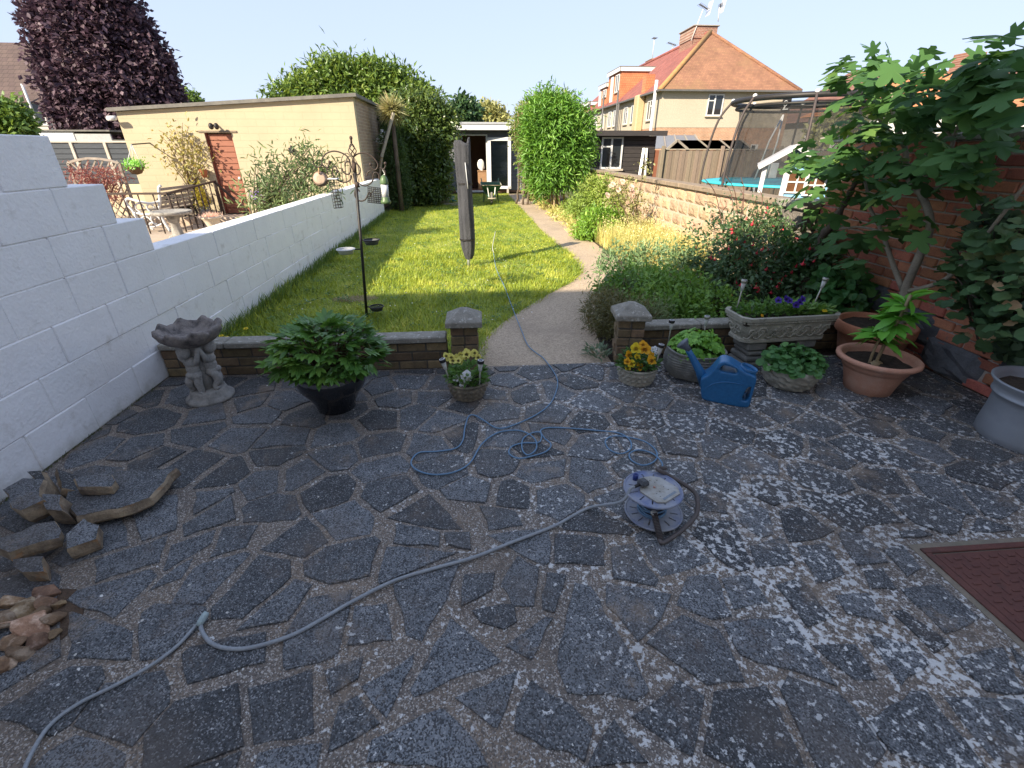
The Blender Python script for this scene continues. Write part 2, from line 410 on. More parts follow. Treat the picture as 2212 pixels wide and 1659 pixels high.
M_SAND = plain('sandstone_block', (.47, .34, .225), (.37, .255, .165), rough=.95, scale=9, bumps=1.0, bdist=.03, fine=45, rnd=.12, dirt=(.26, .20, .16), dirt_s=12, dirt_lo=.62, dirt_hi=.75)
M_SANDCOP = plain('sandstone_coping', (.30, .23, .165), (.20, .155, .115), rough=.95, scale=10, bumps=.6, bdist=.01)
M_REDB = plain('red_brick', (.55, .215, .125), (.42, .15, .095), rough=.9, scale=16, bumps=.7, bdist=.008, rnd=.3, dirt=(.22, .18, .15), dirt_s=12, dirt_lo=.6, dirt_hi=.74)
M_FLINT = plain('dark_flint', (.10, .105, .115), (.17, .175, .185), rough=.6, scale=12, bumps=1, bdist=.02, rnd=.3)

# ================================================================== ground sheets
def sheet(name, pts, z, mat, parent=None, kind='structure'):
    o = MB().poly([(p[0], p[1], z) for p in pts]).build(name, mat, parent)
    if kind and parent is None: o['kind'] = kind
    return o
sheet('ground', [(-150, -40), (150, -40), (150, 300), (-150, 300)], -.03, M_GROUND)
PATH_L = [(0.03, 3.46), (0.03, 3.91), (.26, 4.52), (.85, 5.49), (1.40, 6.3), (1.60, 6.9), (1.66, 8), (1.55, 9.91), (1.5, 14), (1.45, 20.4)]
PATH_R = [(1.06, 3.46), (1.10, 4.19), (1.42, 5.45), (1.9, 6.4), (2.17, 7.21), (2.26, 9), (2.23, 11.17), (2.2, 14), (2.2, 20.4)]
pl = [tuple(p[:2]) for p in spline([(a, b, 0) for a, b in PATH_L], 5)]; pr = [tuple(p[:2]) for p in spline([(a, b, 0) for a, b in PATH_R], 5)]
sheet('lawn', [(-2.46, 3.46), (0.1, 3.46)] + [(x + .15, y) for x, y in pl] + [(-2.46, 20.4)], -.014, M_LAWN)
sheet('path', [(x - .02, y) for x, y in pl] + [(x + .06, y) for x, y in reversed(pr)], -.002, M_PATH)
sheet('flower_bed', pr + [(3.56, 20.4), (3.56, 3.46)], -.008, M_SOIL)
patio = sheet('patio', [(-2.46, -3.2), (3.66, -3.2), (3.66, 3.49), (-2.46, 3.49)], 0.0, M_MORTAR)
sheet('neighbour_yard', [(-2.66, -3.2), (-2.66, 13.8), (-2.9, 13.8), (-14, 13.8), (-14, -3.2)], -.006, M_YARD)

# ================================================================== crazy paving, stone by stone
def hull(pts):
    pts = sorted(set((round(p[0], 4), round(p[1], 4)) for p in pts))
    def half(ps):
        h = []
        for p in ps:
            while len(h) > 1 and (h[-1][0] - h[-2][0]) * (p[1] - h[-2][1]) - (h[-1][1] - h[-2][1]) * (p[0] - h[-2][0]) <= 0: h.pop()
            h.append(p)
        return h[:-1]
    return half(pts) + half(pts[::-1])
def area(p): return .5 * sum(p[i][0] * p[(i + 1) % len(p)][1] - p[(i + 1) % len(p)][0] * p[i][1] for i in range(len(p))) if len(p) > 2 else 0
def clip(poly, nx, ny, c):
    out = []; n = len(poly)
    for i in range(n):
        a = poly[i]; b = poly[(i + 1) % n]; da = nx * a[0] + ny * a[1] - c; db = nx * b[0] + ny * b[1] - c
        if da <= 0: out.append(a)
        if (da < 0 < db) or (db < 0 < da):
            t = da / (da - db); out.append((a[0] + (b[0] - a[0]) * t, a[1] + (b[1] - a[1]) * t))
    return out
def inset(poly, d):
    out = poly; n = len(poly)
    for i in range(n):
        a = poly[i]; b = poly[(i + 1) % n]; L = math.hypot(b[0] - a[0], b[1] - a[1])
        if L < 1e-6: continue
        nx, ny = (b[1] - a[1]) / L, -(b[0] - a[0]) / L
        dd = d * random.choice((.12, .35, .8, 1.1, 1.5, 2.0))
        out = clip(out, nx, ny, nx * a[0] + ny * a[1] - dd)
        if len(out) < 3: return []
    return out
def trace(ox, oy, s, lst): return [hull([tuple(G(ox + x * s, oy + y * s))[:2] for x, y in p]) for p in lst]
TR = trace(691, 864, .4793, [
 [(1145,825),(1225,840),(1310,1000),(1490,1320),(1440,1360),(1110,1320),(1065,1200),(1100,1030)], [(590,980),(820,1180),(420,1340),(400,1310)],
 [(890,705),(990,760),(965,930),(870,930),(815,830)], [(330,830),(600,720),(640,720),(545,950),(460,1090),(390,1060)], [(610,1340),(890,1220),(800,1480),(780,1480)],
 [(950,1260),(1130,1380),(1230,1480),(1200,1640),(870,1490),(880,1400)], [(1020,980),(1050,990),(950,1180),(830,1110)], [(680,950),(880,920),(890,1000),(830,1040),(720,1010)],
 [(550,1385),(700,1540),(770,1659),(210,1640),(230,1540)], [(300,915),(330,1090),(120,1110),(160,930)], [(430,1140),(420,1200),(300,1440),(180,1300)], [(20,1220),(200,1160),(170,1260),(50,1340)],
 [(80,1380),(170,1330),(270,1460),(40,1590)], [(1290,820),(1590,880),(1540,1000),(1430,1090),(1290,930)], [(340,560),(540,600),(540,665),(330,650)], [(560,600),(680,600),(680,680),(570,650)],
 [(1320,1440),(1480,1640),(1200,1659),(1270,1560)], [(720,480),(880,500),(920,570),(760,590)], [(1060,600),(1280,620),(1290,750),(1060,740)], [(1020,780),(1110,790),(1060,960),(1000,950)], [(650,790),(790,780),(780,860),(640,930)]])
TR += trace(0, 921.6, .4444, [[(1440,740),(1520,770),(1400,950),(1150,1000),(1220,930)], [(460,650),(820,530),(780,660),(460,760)], [(1260,600),(1490,430),(1600,560),(1480,640)],
 [(890,480),(1130,340),(1150,450),(890,540)], [(1020,640),(1080,490),(1260,480),(1200,590)], [(1200,1270),(1520,1180),(1530,1500),(1230,1550)], [(330,890),(650,1000),(640,1140),(330,1130)], [(780,740),(940,640),(880,740),(720,800)]])
TR += trace(1497.6, 921.6, .4445, [[(270,580),(430,540),(500,680),(310,690)], [(500,580),(640,560),(740,720),(600,770)], [(140,960),(470,920),(700,1260),(220,1110)], [(690,820),(850,810),(940,960),(740,910)],
 [(1000,790),(1190,760),(1390,930),(1220,1010)], [(920,600),(1020,580),(1100,690),(1040,730)], [(140,740),(270,720),(370,860),(200,890)], [(830,700),(920,690),(990,790),(850,790)], [(570,1060),(790,1060),(900,1240),(780,1230)],
 [(840,1010),(1060,1060),(1150,1150),(1010,1260)], [(1270,1140),(1500,1070),(1607,1300),(1420,1290)], [(950,900),(1020,890),(1250,1060),(1180,1110)], [(400,770),(520,740),(680,930),(560,980)]])
MANHOLE = [G(1972, 1182), G(2230, 1148), G(2420, 1330), G(2240, 1420)]   # far-left, far-right, near-right, near-left
M0 = Vector((1.90, 1.375)); 
stones = list(TR)
X0, X1, Y0_, Y1_ = -2.44, 3.63, .30, 3.47
seeds = []
def inside(p, poly, pad=0):
    for i in range(len(poly)):
        a = poly[i]; b = poly[(i + 1) % len(poly)]; L = math.hypot(b[0] - a[0], b[1] - a[1]) + 1e-9
        if ((b[0] - a[0]) * (p[1] - a[1]) - (b[1] - a[1]) * (p[0] - a[0])) / L < -pad: return False
    return True
tries = 0
while tries < 9000:
    tries += 1
    p = (random.uniform(X0 - .1, X1 + .1), random.uniform(Y0_ - .1, Y1_ + .1))
    dmin = .205 if p[1] > 1.6 else .21
    if any((p[0] - q[0]) ** 2 + (p[1] - q[1]) ** 2 < dmin ** 2 for q in seeds): continue
    if any(inside(p, s, .05) for s in TR): continue
    seeds.append(p)
for i, p in enumerate(seeds):
    cell = [(X0, Y0_), (X1, Y0_), (X1, Y1_), (X0, Y1_)]
    for j, q in enumerate(seeds):
        if i == j: continue
        dx, dy = q[0] - p[0], q[1] - p[1]
        if dx * dx + dy * dy > 1.2: continue
        cell = clip(cell, dx, dy, (q[0] ** 2 + q[1] ** 2 - p[0] ** 2 - p[1] ** 2) / 2)
        if len(cell) < 3: break
    if len(cell) < 3: continue
    cell = inset(cell, .017)
    for s in TR:
        if len(cell) < 3: break
        best = None
        for k in range(len(s)):
            a = s[k]; b = s[(k + 1) % len(s)]; L = math.hypot(b[0] - a[0], b[1] - a[1])
            if L < 1e-5: continue
            nx, ny = -(b[1] - a[1]) / L, (b[0] - a[0]) / L      # keep the outer side
            c2 = clip(cell, nx, ny, nx * a[0] + ny * a[1] - .022)
            if best is None or area(c2) > area(best): best = c2
        cell = best or []
    if len(cell) >= 3 and area(cell) > .006: stones.append(cell)
mh = [(1.86, 1.46), (1.86, .60), (2.66, .60), (2.66, 1.46)]
def stone_mesh(poly):
    c = (sum(p[0] for p in poly) / len(poly), sum(p[1] for p in poly) / len(poly))
    # break up the straight edges
    P = []
    for i in range(len(poly)):
        a = poly[i]; b = poly[(i + 1) % len(poly)]; L = math.hypot(b[0] - a[0], b[1] - a[1]); k = max(1, int(L / .055))
        for t in range(k):
            f = t / k; j = .008 if t else .004
            P.append((a[0] + (b[0] - a[0]) * f + random.uniform(-j, j) - c[0], a[1] + (b[1] - a[1]) * f + random.uniform(-j, j) - c[1]))
    n = len(P); h = random.uniform(.0035, .010); tx, ty = random.uniform(-.012, .012), random.uniform(-.012, .012)
    vs = [(x, y, -.004) for x, y in P] + [(x * .985, y * .985, h - .0025 + tx * x + ty * y) for x, y in P] + [(x * .955, y * .955, h + tx * x + ty * y) for x, y in P]
    fs = [(i, (i + 1) % n, (i + 1) % n + n, i + n) for i in range(n)] + [(i + n, (i + 1) % n + n, (i + 1) % n + 2 * n, i + 2 * n) for i in range(n)] + [list(range(2 * n, 3 * n))]
    me = MB().add(vs, fs).mesh('paving_stone', M_STONE)
    return me, c
ns = 0
MHX0, MHX1, MHY0, MHY1 = 1.94, 2.62, .72, 1.365
for s in stones:
    if len(s) < 3 or area(s) < .004: continue
    # keep clear of the manhole cover and of the hole dug by the white wall
    if any(MHX0 - .05 < p[0] < MHX1 + .05 and MHY0 - .05 < p[1] < MHY1 + .05 for p in s):
        b = None
        for (nx, ny, c) in ((1, 0, MHX0 - .07), (0, -1, -(MHY1 + .07)), (-1, 0, -(MHX1 + .07)), (0, 1, MHY0 - .07)):
            c2 = clip(s, nx, ny, c)
            if len(c2) > 2 and (b is None or area(c2) > area(b)): b = c2
        s = b
        if not s or area(s) < .005: continue
    cx = sum(p[0] for p in s) / len(s); cy = sum(p[1] for p in s) / len(s)
    if cx < -1.47 and cy < 1.05 and ((cx + 1.75) ** 2 / .28 ** 2 + (cy - .80) ** 2 / .30 ** 2) < 1: continue
    me, c = stone_mesh(s); link('paving_stone', me, patio, (c[0], c[1], 0)); ns += 1
print('paving stones', ns)

# ================================================================== walls built block by block
def pieces(parent, name, mats_meshes, placing):
    for me, loc, rot in placing: link(name, me, parent, loc, rot)
# --- white painted block wall
WX = -2.45
ww = thing('white_block_wall', 'white painted concrete block boundary wall stepping up beside the patio', 'wall', (WX, 3.5, 0))
CH = .2295
steps = [(AX(330, 537, WX).y, 4), (AX(300, 466, WX).y, 5), (AX(217, 392, WX).y, 6), (AX(94, 287, WX).y, 7)]
ends = {0: 13.8, 1: 13.8, 2: 13.8, 3: 13.8, 4: steps[0][0] + .02, 5: AX(247, 472, WX).y + .02, 6: AX(139, 394, WX).y + .02}
zs = [0, CH, 2 * CH, 3 * CH, 4 * CH, 1.15, 1.40, 1.675]
core = MB()
blk = {}
def block(L, h, key):
    k = (round(L, 2), round(h, 3), key)
    if k not in blk: blk[k] = MB().box(-.1, .1, 0, L, 0, h, .010 if key else .005).mesh('block', M_WHITE)
    return blk[k]
for c in range(7):
    z = zs[c]; h = zs[c + 1] - z - .006; y = ends[c]; first = True
    core.box(WX - .19, WX - .005, .3, ends[c] - .01, z, zs[c + 1] - .01 + (.004 if c < 4 else 0))
    L = .44 if (c % 2 == 0 or c >= 4) else .215
    while y > .3:
        o = link('block', block(L - .002, h + .003, False), ww, (-.1 + random.uniform(-.004, .004), y - L - 3.5, z + .003), (0, random.uniform(-.004, .004), 0))
        y -= L + .003; L = .44
        if first and c >= 4: L = .44
        first = False
core.build('wall_core', M_WHITE, ww)
# --- low brick wall with pillars at the edge of the patio
bk = {}
def brick(L, d, h, mat, bev=.006, nm='brick'):
    k = (round(L, 3), round(d, 3), round(h, 3), mat.name)
    if k not in bk: bk[k] = MB().box(-L / 2, L / 2, -d / 2, d / 2, 0, h, bev).mesh(nm, mat)
    return bk[k]
def low_wall(x0, x1, y, label, group):
    t = thing('low_brick_wall', label, 'wall', ((x0 + x1) / 2, y, 0), 0, group)
    MB().box(x0 + .004, x1 - .004, y - .045, y + .045, 0, .232).build('mortar_core', M_JOINT, t)
    for c in range(3):
        z = .004 + c * .076; x = x0; L = .215 if c % 2 == 0 else .10
        while x < x1 - .02:
            l = min(L, x1 - x)
            link('brick', brick(l, .102, .066, M_BRICKD), t, (x + l / 2 - (x0 + x1) / 2, random.uniform(-.003, .003), z), (0, 0, random.uniform(-.012, .012)))
            x += l + .010; L = .215
    x = x0
    while x < x1 - .02:
        l = min(.60 * random.uniform(.75, 1), x1 - x)
        if x1 - x - l < .15: l = x1 - x
        link('coping_stone', brick(l - .008, .155, .048, M_COPING, .008, 'coping_stone'), t, (x + l / 2 - (x0 + x1) / 2, random.uniform(-.003, .003), .2335), (0, random.uniform(-.006, .006), 0))
        x += l
    return t
LWY = 3.53
low_wall(-2.44, -.25, LWY, 'low dark brick wall with concrete coping between white wall and left pillar', 'low brick walls edging the patio')
low_wall(1.37, 3.60, LWY + .14, 'low dark brick wall behind the stone trough and ribbed planter', 'low brick walls edging the patio')
def pillar(x, y, label, rz, ncourse=5):
    t = thing('brick_pillar', label, 'pillar', (x, y, 0), rz, 'capped brick pillars flanking the path')
    h = ncourse * .076
    MB().box(-.098, .098, -.098, .098, 0, h - .004).build('mortar_core', M_JOINT, t, world=False)
    for c in range(ncourse):
        z = .004 + c * .076
        for k in range(4):
            a = k * math.pi / 2
            off = .0565
            if c % 2: px, py = -off, .0575
            else: px, py = off, .0575
            # pinwheel: four stretchers around the core
            lx, ly = (.0525 if c % 2 else -.0525), .0575
            l = .215 - .105
            v = Matrix.Rotation(a, 3, 'Z') @ Vector((lx * .99, .0570, 0))
            link('brick', brick(.103, .103, .066, M_BRICKD), t, (v.x + random.uniform(-.002, .002), v.y + random.uniform(-.002, .002), z), (0, 0, a + random.uniform(-.02, .02)))
    cap = MB(); s0, s1 = .142, .142
    cap.add([(-s0, -s0, h), (s0, -s0, h), (s0, s0, h), (-s0, s0, h), (-s0, -s0, h + .045), (s0, -s0, h + .045), (s0, s0, h + .045), (-s0, s0, h + .045), (-.03, -.03, h + .118), (.03, -.03, h + .118), (.03, .03, h + .118), (-.03, .03, h + .118), (0, 0, h + .124)],
            [(3, 2, 1, 0), (0, 1, 5, 4), (1, 2, 6, 5), (2, 3, 7, 6), (3, 0, 4, 7), (4, 5, 9, 8), (5, 6, 10, 9), (6, 7, 11, 10), (7, 4, 8, 11), (8, 9, 12), (9, 10, 12), (10, 11, 12), (11, 8, 12)])
    o = cap.build('pillar_cap', M_COPING, t, world=False); o.rotation_euler = (0, 0, random.uniform(-.03, .03) + (.06 if x > 1 else 0))
    bv = o.modifiers.new('bevel', 'BEVEL'); bv.width = .008; bv.segments = 2
pillar(-.105, LWY - .02, 'brick pillar with pyramid cap where the left low wall meets the path', 0)
pillar(1.26, LWY + .03, 'brick pillar with pyramid cap behind the orange pansies, right of path', R(-8))
# --- sandstone block wall on the right
SX = 3.56; SY0, SY1 = 5.35, 16.6
sw = thing('sandstone_block_wall', 'rough sandstone coloured block wall with coping right of the path', 'wall', (SX, 8, 0))
SH = .205
MB().box(SX + .014, SX + .20, SY0, SY1, 0, 5 * SH).build('mortar_core', M_PALEJ, sw)
def rough_block(L, seed):
    rr = random.Random(seed); m = MB(); nx, nz = 5, 4; h = SH - .016; vs = []; fs = []
    for i in range(nx + 1):
        for k in range(nz + 1):
            e = (i in (0, nx)) or (k in (0, nz))
            vs.append((0.016 if e else -rr.uniform(.002, .022), L * i / nx, h * k / nz))
    for i in range(nx):
        for k in range(nz): a = i * (nz + 1) + k; fs.append((a, a + 1, a + nz + 2, a + nz + 1))
    return m.add(vs, fs).mesh('block', M_SAND)
rb = [rough_block(.385, i) for i in range(7)]; rbh = [rough_block(.19, 20 + i) for i in range(3)]
for c in range(5):
    y = SY0 + .003; half = c % 2 == 1
    while y < SY1 - .2:
        if half: me = rbh[c % 3]; L = .2; half = False
        else: me = random.choice(rb); L = .4
        link('block', me, sw, (random.uniform(-.003, .003), y - 8, c * SH + .008)); y += L
y = SY0 - .02
while y < SY1:
    link('coping_stone', brick(.27, .585, .075, M_SANDCOP, .010, 'coping_stone'), sw, (.09, y + .3 - 8, 5 * SH + .002), (random.uniform(-.004, .004), 0, 0)); y += .6
# end pier, dark and rough
pier = thing('rough_stone_pier', 'grey rough faced stone pier ending the sandstone wall beside the fig', 'pier', (SX + .08, 5.13, 0))
for c in range(5):
    m = MB().box(-.17, .17, -.2, .2, c * .207, c * .207 + .197, .02)
    m.build('block', plain('grey_rough_block', (.21, .185, .16), (.13, .118, .105), scale=14, bumps=1, bdist=.04, rnd=.1, fine=40), pier, world=False)
MB().box(-.15, .15, -.18, .18, 0, 1.03).build('mortar_core', M_JOINT, pier, world=False)
MB().box(-.21, .21, -.24, .24, 1.038, 1.118, .012).build('coping_stone', M_COPING, pier, world=False)
# --- tall red brick wall on the right
BX = 3.66; BY0, BY1, BH = 1.95, 4.93, 1.665
bw = thing('red_brick_wall', 'tall old red brick boundary wall behind the fig on the right', 'wall', (BX, 3.5, 0))
MB().box(BX + .012, BX + .215, -.3, BY1 - .01, 0, BH).build('mortar_core', plain('brick_wall_mortar', (.52, .45, .39), (.40, .34, .29), scale=15, bumps=.7, rough=1), bw)
BC = 20; bh = BH / BC; FLINTS = [(3.78, 4.22, .25, .5), (2.86, 3.2, 0, .25), (3.3, 3.66, .165, .42), (4.3, 4.6, 0, .25), (2.3, 2.62, .08, .33)]
for c in range(BC):
    y = BY0 - (.115 if c % 2 else 0)
    while y < BY1 - .03:
        L = .228
        l = min(L, BY1 - y)
        cy_, cz_ = y + l / 2, (c + .5) * bh
        if any(a0 < cy_ < a1 and b0 < cz_ < b1 for a0, a1, b0, b1 in FLINTS): y += L; continue
        me = brick(.055, l - .012, bh - .013, M_REDB, .008)
        link('brick', me, bw, (.022 + random.uniform(-.004, .004), y + l / 2 - 3.5, c * bh + .006), (random.uniform(-.008, .008), 0, 0))
        y += L
for a0, a1, b0, b1 in FLINTS:
    m = MB(); n_ = 6; vs = []; hh = (b1 - b0)
    for i in range(n_ + 1):
        for k in range(n_ + 1):
            e = i in (0, n_) or k in (0, n_); vs.append((.012 if e else random.uniform(-.035, -.008), (a0 - .09 + (a1 - a0 + .18) * i / n_) + (random.uniform(-.012, .012)), max(.004, b0 - .005 + (hh + .01) * k / n_ + random.uniform(-.008, .008))))
    m.add(vs, [(i * (n_ + 1) + k, i * (n_ + 1) + k + 1, (i + 1) * (n_ + 1) + k + 1, (i + 1) * (n_ + 1) + k) for i in range(n_) for k in range(n_)]); m.v = [(BX + v[0], v[1], v[2]) for v in m.v]; m.build('flint_stone', M_FLINT, bw)
y = 1.6
while y < BY1 - .1:
    link('coping_stone', brick(.27, .44, .05, M_COPING, .008, 'coping_stone'), bw, (.11, y + .225 - 3.5, BH + .003)); y += .45
# --- the houses behind the viewer that shade the patio
hb = thing('house_behind', 'rendered two storey house behind the patio whose shadow covers it', 'house', (0, -1, 0))
MB().box(-2.7, 9, -10.5, -3.3, 0, 8.25).build('wall', plain('house_render', (.78, .75, .70), (.74, .71, .66)), hb)
MB().add([(-2.7, -3.0, 8.3), (9, -3.0, 8.3), (9, -10.8, 8.3), (-2.7, -10.8, 8.3), (-2.7, -6.9, 10.5), (9, -6.9, 10.5)], [(0, 1, 5, 4), (2, 3, 4, 5), (0, 4, 3), (1, 2, 5), (0, 3, 2, 1)]).build('roof', plain('house_roof', (.25, .12, .08), (.18, .09, .06)), hb)
hn = thing('house_behind', 'lower rendered house next door behind the patio on the left', 'house', (-8, -1, 0))
MB().box(-16, -2.71, -10.5, -3.3, 0, 7.5).build('wall', MATS['house_render'], hn)
MB().add([(-16, -3.0, 7.55), (-2.71, -3.0, 7.55), (-2.71, -10.8, 7.55), (-16, -10.8, 7.55), (-16, -6.9, 9.7), (-2.71, -6.9, 9.7)], [(0, 1, 5, 4), (2, 3, 4, 5), (0, 4, 3), (1, 2, 5), (0, 3, 2, 1)]).build('roof', MATS['house_roof'], hn)
# ================================================================== more materials
def brickmat(name, c1, c2, cm, axis='x', bw=.225, rh=.075, mort=.010, rough=.9, bumps=.5, dirt=None, off=.5, ov=.5):
    """far brick or tile courses, too small to pick apart"""
    m, t, b = newmat(name); g = t.nodes.new('ShaderNodeNewGeometry'); s = t.nodes.new('ShaderNodeSeparateXYZ'); t.links.new(g.outputs['Position'], s.inputs[0])
    cb = t.nodes.new('ShaderNodeCombineXYZ')
    t.links.new(s.outputs[0 if axis == 'x' else 1], cb.inputs[0]); t.links.new(s.outputs[2], cb.inputs[1])
    br = t.nodes.new('ShaderNodeTexBrick'); br.offset = off; t.links.new(cb.outputs[0], br.inputs['Vector'])
    br.inputs['Scale'].default_value = 1; br.inputs['Brick Width'].default_value = bw; br.inputs['Row Height'].default_value = rh
    br.inputs['Mortar Size'].default_value = mort; br.inputs['Mortar Smooth'].default_value = .3; br.inputs['Bias'].default_value = 0
    br.inputs['Color1'].default_value = (*c1, 1); br.inputs['Color2'].default_value = (*c2, 1); br.inputs['Mortar'].default_value = (*cm, 1)
    n = noise(t, pos(t), 1.2, 5, .65); c = mix(t, ov, br.outputs[0], ramp(t, n, [(.3, .3), (.7, .72)]), 'OVERLAY')
    if dirt: c = mix(t, ramp(t, noise(t, pos(t), .55, 5, .7), [(.5, 0), (.72, .7)]), c, dirt)
    t.links.new(c, b.inputs['Base Color']); b.inputs['Roughness'].default_value = rough
    bump(t, b, math_(t, 'ADD', math_(t, 'MULTIPLY', br.outputs['Fac'], -1), math_(t, 'MULTIPLY', noise(t, pos(t), 30, 3), .4)), bumps, .012)
    return m
M_CREAM = brickmat('cream_painted_brick', (.455, .385, .265), (.445, .377, .258), (.42, .356, .243), bw=.44, rh=.15, mort=.010, bumps=.28, ov=.14)
M_BRICKS = brickmat('brown_brick_side', (.36, .26, .19), (.28, .20, .15), (.40, .32, .25), 'y')
M_FELT = plain('roof_felt', (.20, .19, .17), (.12, .115, .11), rough=.95, scale=6)
M_UPVC = plain('white_frame_paint', (.62, .62, .62), (.58, .58, .59), rough=.35, scale=4, bumps=.05)
M_BLACK = plain('black_iron', (.02, .02, .022), (.035, .03, .028), rough=.5, scale=30, bumps=.2, metal=.2)
M_RUST = plain('rusted_iron', (.075, .045, .03), (.035, .03, .03), rough=.75, scale=25, bumps=.3)
M_DOOR = plain('red_brown_door_paint', (.31, .125, .08), (.26, .10, .062), rough=.6, scale=5, bumps=.15, vecscale=(1, 1, 6))
M_TIMBER = plain('grey_timber', (.26, .20, .15), (.17, .135, .105), rough=.85, scale=8, vecscale=(8, 8, 1), bumps=.4, rnd=.12)
M_TIMBERH = plain('old_pale_timber', (.34, .30, .25), (.22, .19, .16), rough=.85, scale=8, bumps=.4, rnd=.1)
M_DARKPAN = plain('slate_blue_fence_paint', (.045, .052, .065), (.065, .075, .09), rough=.75, scale=6, vecscale=(1, 1, 8), bumps=.2)
M_CONC = plain('pale_concrete', (.50, .46, .40), (.40, .36, .31), rough=.95, scale=8)
M_STONEG = plain('grey_cast_stone', (.34, .32, .29), (.22, .21, .20), rough=.95, scale=18, bumps=.6, bdist=.006, dirt=(.13, .12, .11), dirt_s=9, dirt_lo=.52, dirt_hi=.72)
def glassmat():
    m, t, b = newmat('window_glass'); b.inputs['Base Color'].default_value = (.02, .025, .03, 1); b.inputs['Roughness'].default_value = .04
    b.inputs['Specular IOR Level'].default_value = .6; return m
M_GLASS = glassmat()
def clearglass():
    m, t, b = newmat('clear_glass'); tr = t.nodes.new('ShaderNodeBsdfTransparent'); gl = t.nodes.new('ShaderNodeBsdfGlossy'); gl.inputs['Roughness'].default_value = .03
    tr.inputs[0].default_value = (.86, .90, .90, 1); lw = t.nodes.new('ShaderNodeFresnel'); lw.inputs[0].default_value = 1.5
    ms = t.nodes.new('ShaderNodeMixShader'); t.links.new(lw.outputs[0], ms.inputs[0]); t.links.new(tr.outputs[0], ms.inputs[1]); t.links.new(gl.outputs[0], ms.inputs[2])
    t.links.new(ms.outputs[0], t.nodes['Material Output'].inputs[0]); return m
M_CLEAR = clearglass()
L_GREEN = leafmat('leaf_mid_green', (.045, .085, .022), (.10, .16, .035), (.16, .21, .05))
L_LAUREL = leafmat('leaf_laurel', (.038, .075, .018), (.10, .15, .032), (.18, .22, .055), rough=.35)
L_DARK = leafmat('leaf_dark_green', (.014, .034, .016), (.035, .07, .026), (.07, .11, .035), rough=.4)
L_PURPLE = leafmat('leaf_purple', (.028, .017, .026), (.075, .046, .060), (.15, .11, .125), rough=.55, trans=.15, spec=.3, gain=1.6)
L_PALE = leafmat('leaf_pale_olive', (.14, .15, .05), (.24, .24, .10), (.34, .33, .15))
L_RED = leafmat('leaf_red', (.16, .055, .045), (.26, .11, .085), (.3, .17, .1), gain=1.3)
M_BARK = plain('grey_bark', (.16, .125, .095), (.085, .065, .05), rough=.95, scale=14, bumps=.8, bdist=.02, vecscale=(1, 1, .3))
def pxr(x, y, r, Y): return (AY(x + r, y, Y) - AY(x, y, Y)).length
def blobs_px(lst, Y, dy=1.0, dep=1.0):
    out = []
    for b in lst:
        x, y, r = b[:3]; Yb = Y + (b[3] if len(b) > 3 else 0); rr = pxr(x, y, r, Yb); out.append((tuple(AY(x, y, Yb)), (rr, rr * dep, rr * dy)))
    return out
def limb(m, a, b, r0, r1, bend=.1, n=6):
    a = Vector(a); b = Vector(b); L = (b - a).length; pts = []
    j = Vector((random.uniform(-1, 1), random.uniform(-1, 1), random.uniform(-.3, .3))) * bend * L
    for i in range(n + 1):
        t = i / n; pts.append(a.lerp(b, t) + j * math.sin(math.pi * t) + Vector((random.uniform(-1, 1), random.uniform(-1, 1), 0)) * .02 * L)
    m.tube(pts, [r0 + (r1 - r0) * i / n for i in range(n + 1)], 7)
def tree(name, label, base, blobs, ncl, k, spread, L, W, mat, tr=.2, tmpl='diamond', shell=.5, group=None, cat='tree', stems=1, zcut=None, bark=None, twigs=10, jit=.6):
    t = thing(name, label, cat, base, 0, group)
    m = MB(); top = Vector(blobs[0][0])
    for s in range(stems):
        a = Vector(base) + Vector((random.uniform(-1, 1), random.uniform(-1, 1), 0)) * (0 if stems == 1 else .25)
        fork = a.lerp(top, .45) + Vector((random.uniform(-.1, .1), random.uniform(-.1, .1), 0)); limb(m, a, fork, tr, tr * .7, .03)
        for i in range(max(2, twigs // stems)):
            c, r = random.choice(blobs); e = Vector(c) + Vector((random.uniform(-.5, .5) * r[0], random.uniform(-.5, .5) * r[1], random.uniform(-.3, .6) * r[2]))
            limb(m, fork.lerp(a, random.uniform(0, .3)), e, tr * .5, tr * .1, .08)
    m.build('trunk' if stems == 1 else 'stems', bark or M_BARK, t)
    crown('crown', blobs, ncl, k, spread, L, W, mat, t, tmpl, shell, zcut, jit=jit)
    return t
# ================================================================== neighbour's garage and yard on the left
GY = 13.0; gx0, gx1 = -8.14, -2.74; z0, z1 = 2.39, 2.72
ga = thing('garage', 'cream painted garage with flat sloping roof and red brown door', 'garage', (-5.4, 16, 0))
dx0, dx1, dzb, dzt = -6.31, -5.69, .16, 1.97
def zroof(x): return z0 + (z1 - z0) * (x - gx0) / (gx1 - gx0)
fr = MB()
for xa, xb, za, zb in ((gx0, dx0, 0, None), (dx1, gx1, 0, None), (dx0, dx1, dzt, None)):
    fr.prism([(xa, GY, za), (xb, GY, za), (xb, GY, zroof(xb)), (xa, GY, zroof(xa))], (0, .2, 0))
fr.build('front_wall', M_CREAM, ga)
MB().prism([(gx1, GY + .202, 0), (gx1, 19.5, 0), (gx1, 19.5, z1), (gx1, GY + .202, z1)], (-.2, 0, 0)).build('side_wall', M_BRICKS, ga)
MB().prism([(gx0, GY + .21, 0), (gx0, 19.5, 0), (gx0, 19.5, z0), (gx0, GY + .21, z0)], (.2, 0, 0)).build('side_wall', M_CREAM, ga)
MB().prism([(gx0 - .12, GY - .10, z0 + .003), (gx1 + .10, GY - .10, z1 + .003), (gx1 + .10, GY - .10, z1 + .075), (gx0 - .12, GY - .10, z0 + .075)], (0, 6.7, 0)).build('roof', M_FELT, ga)
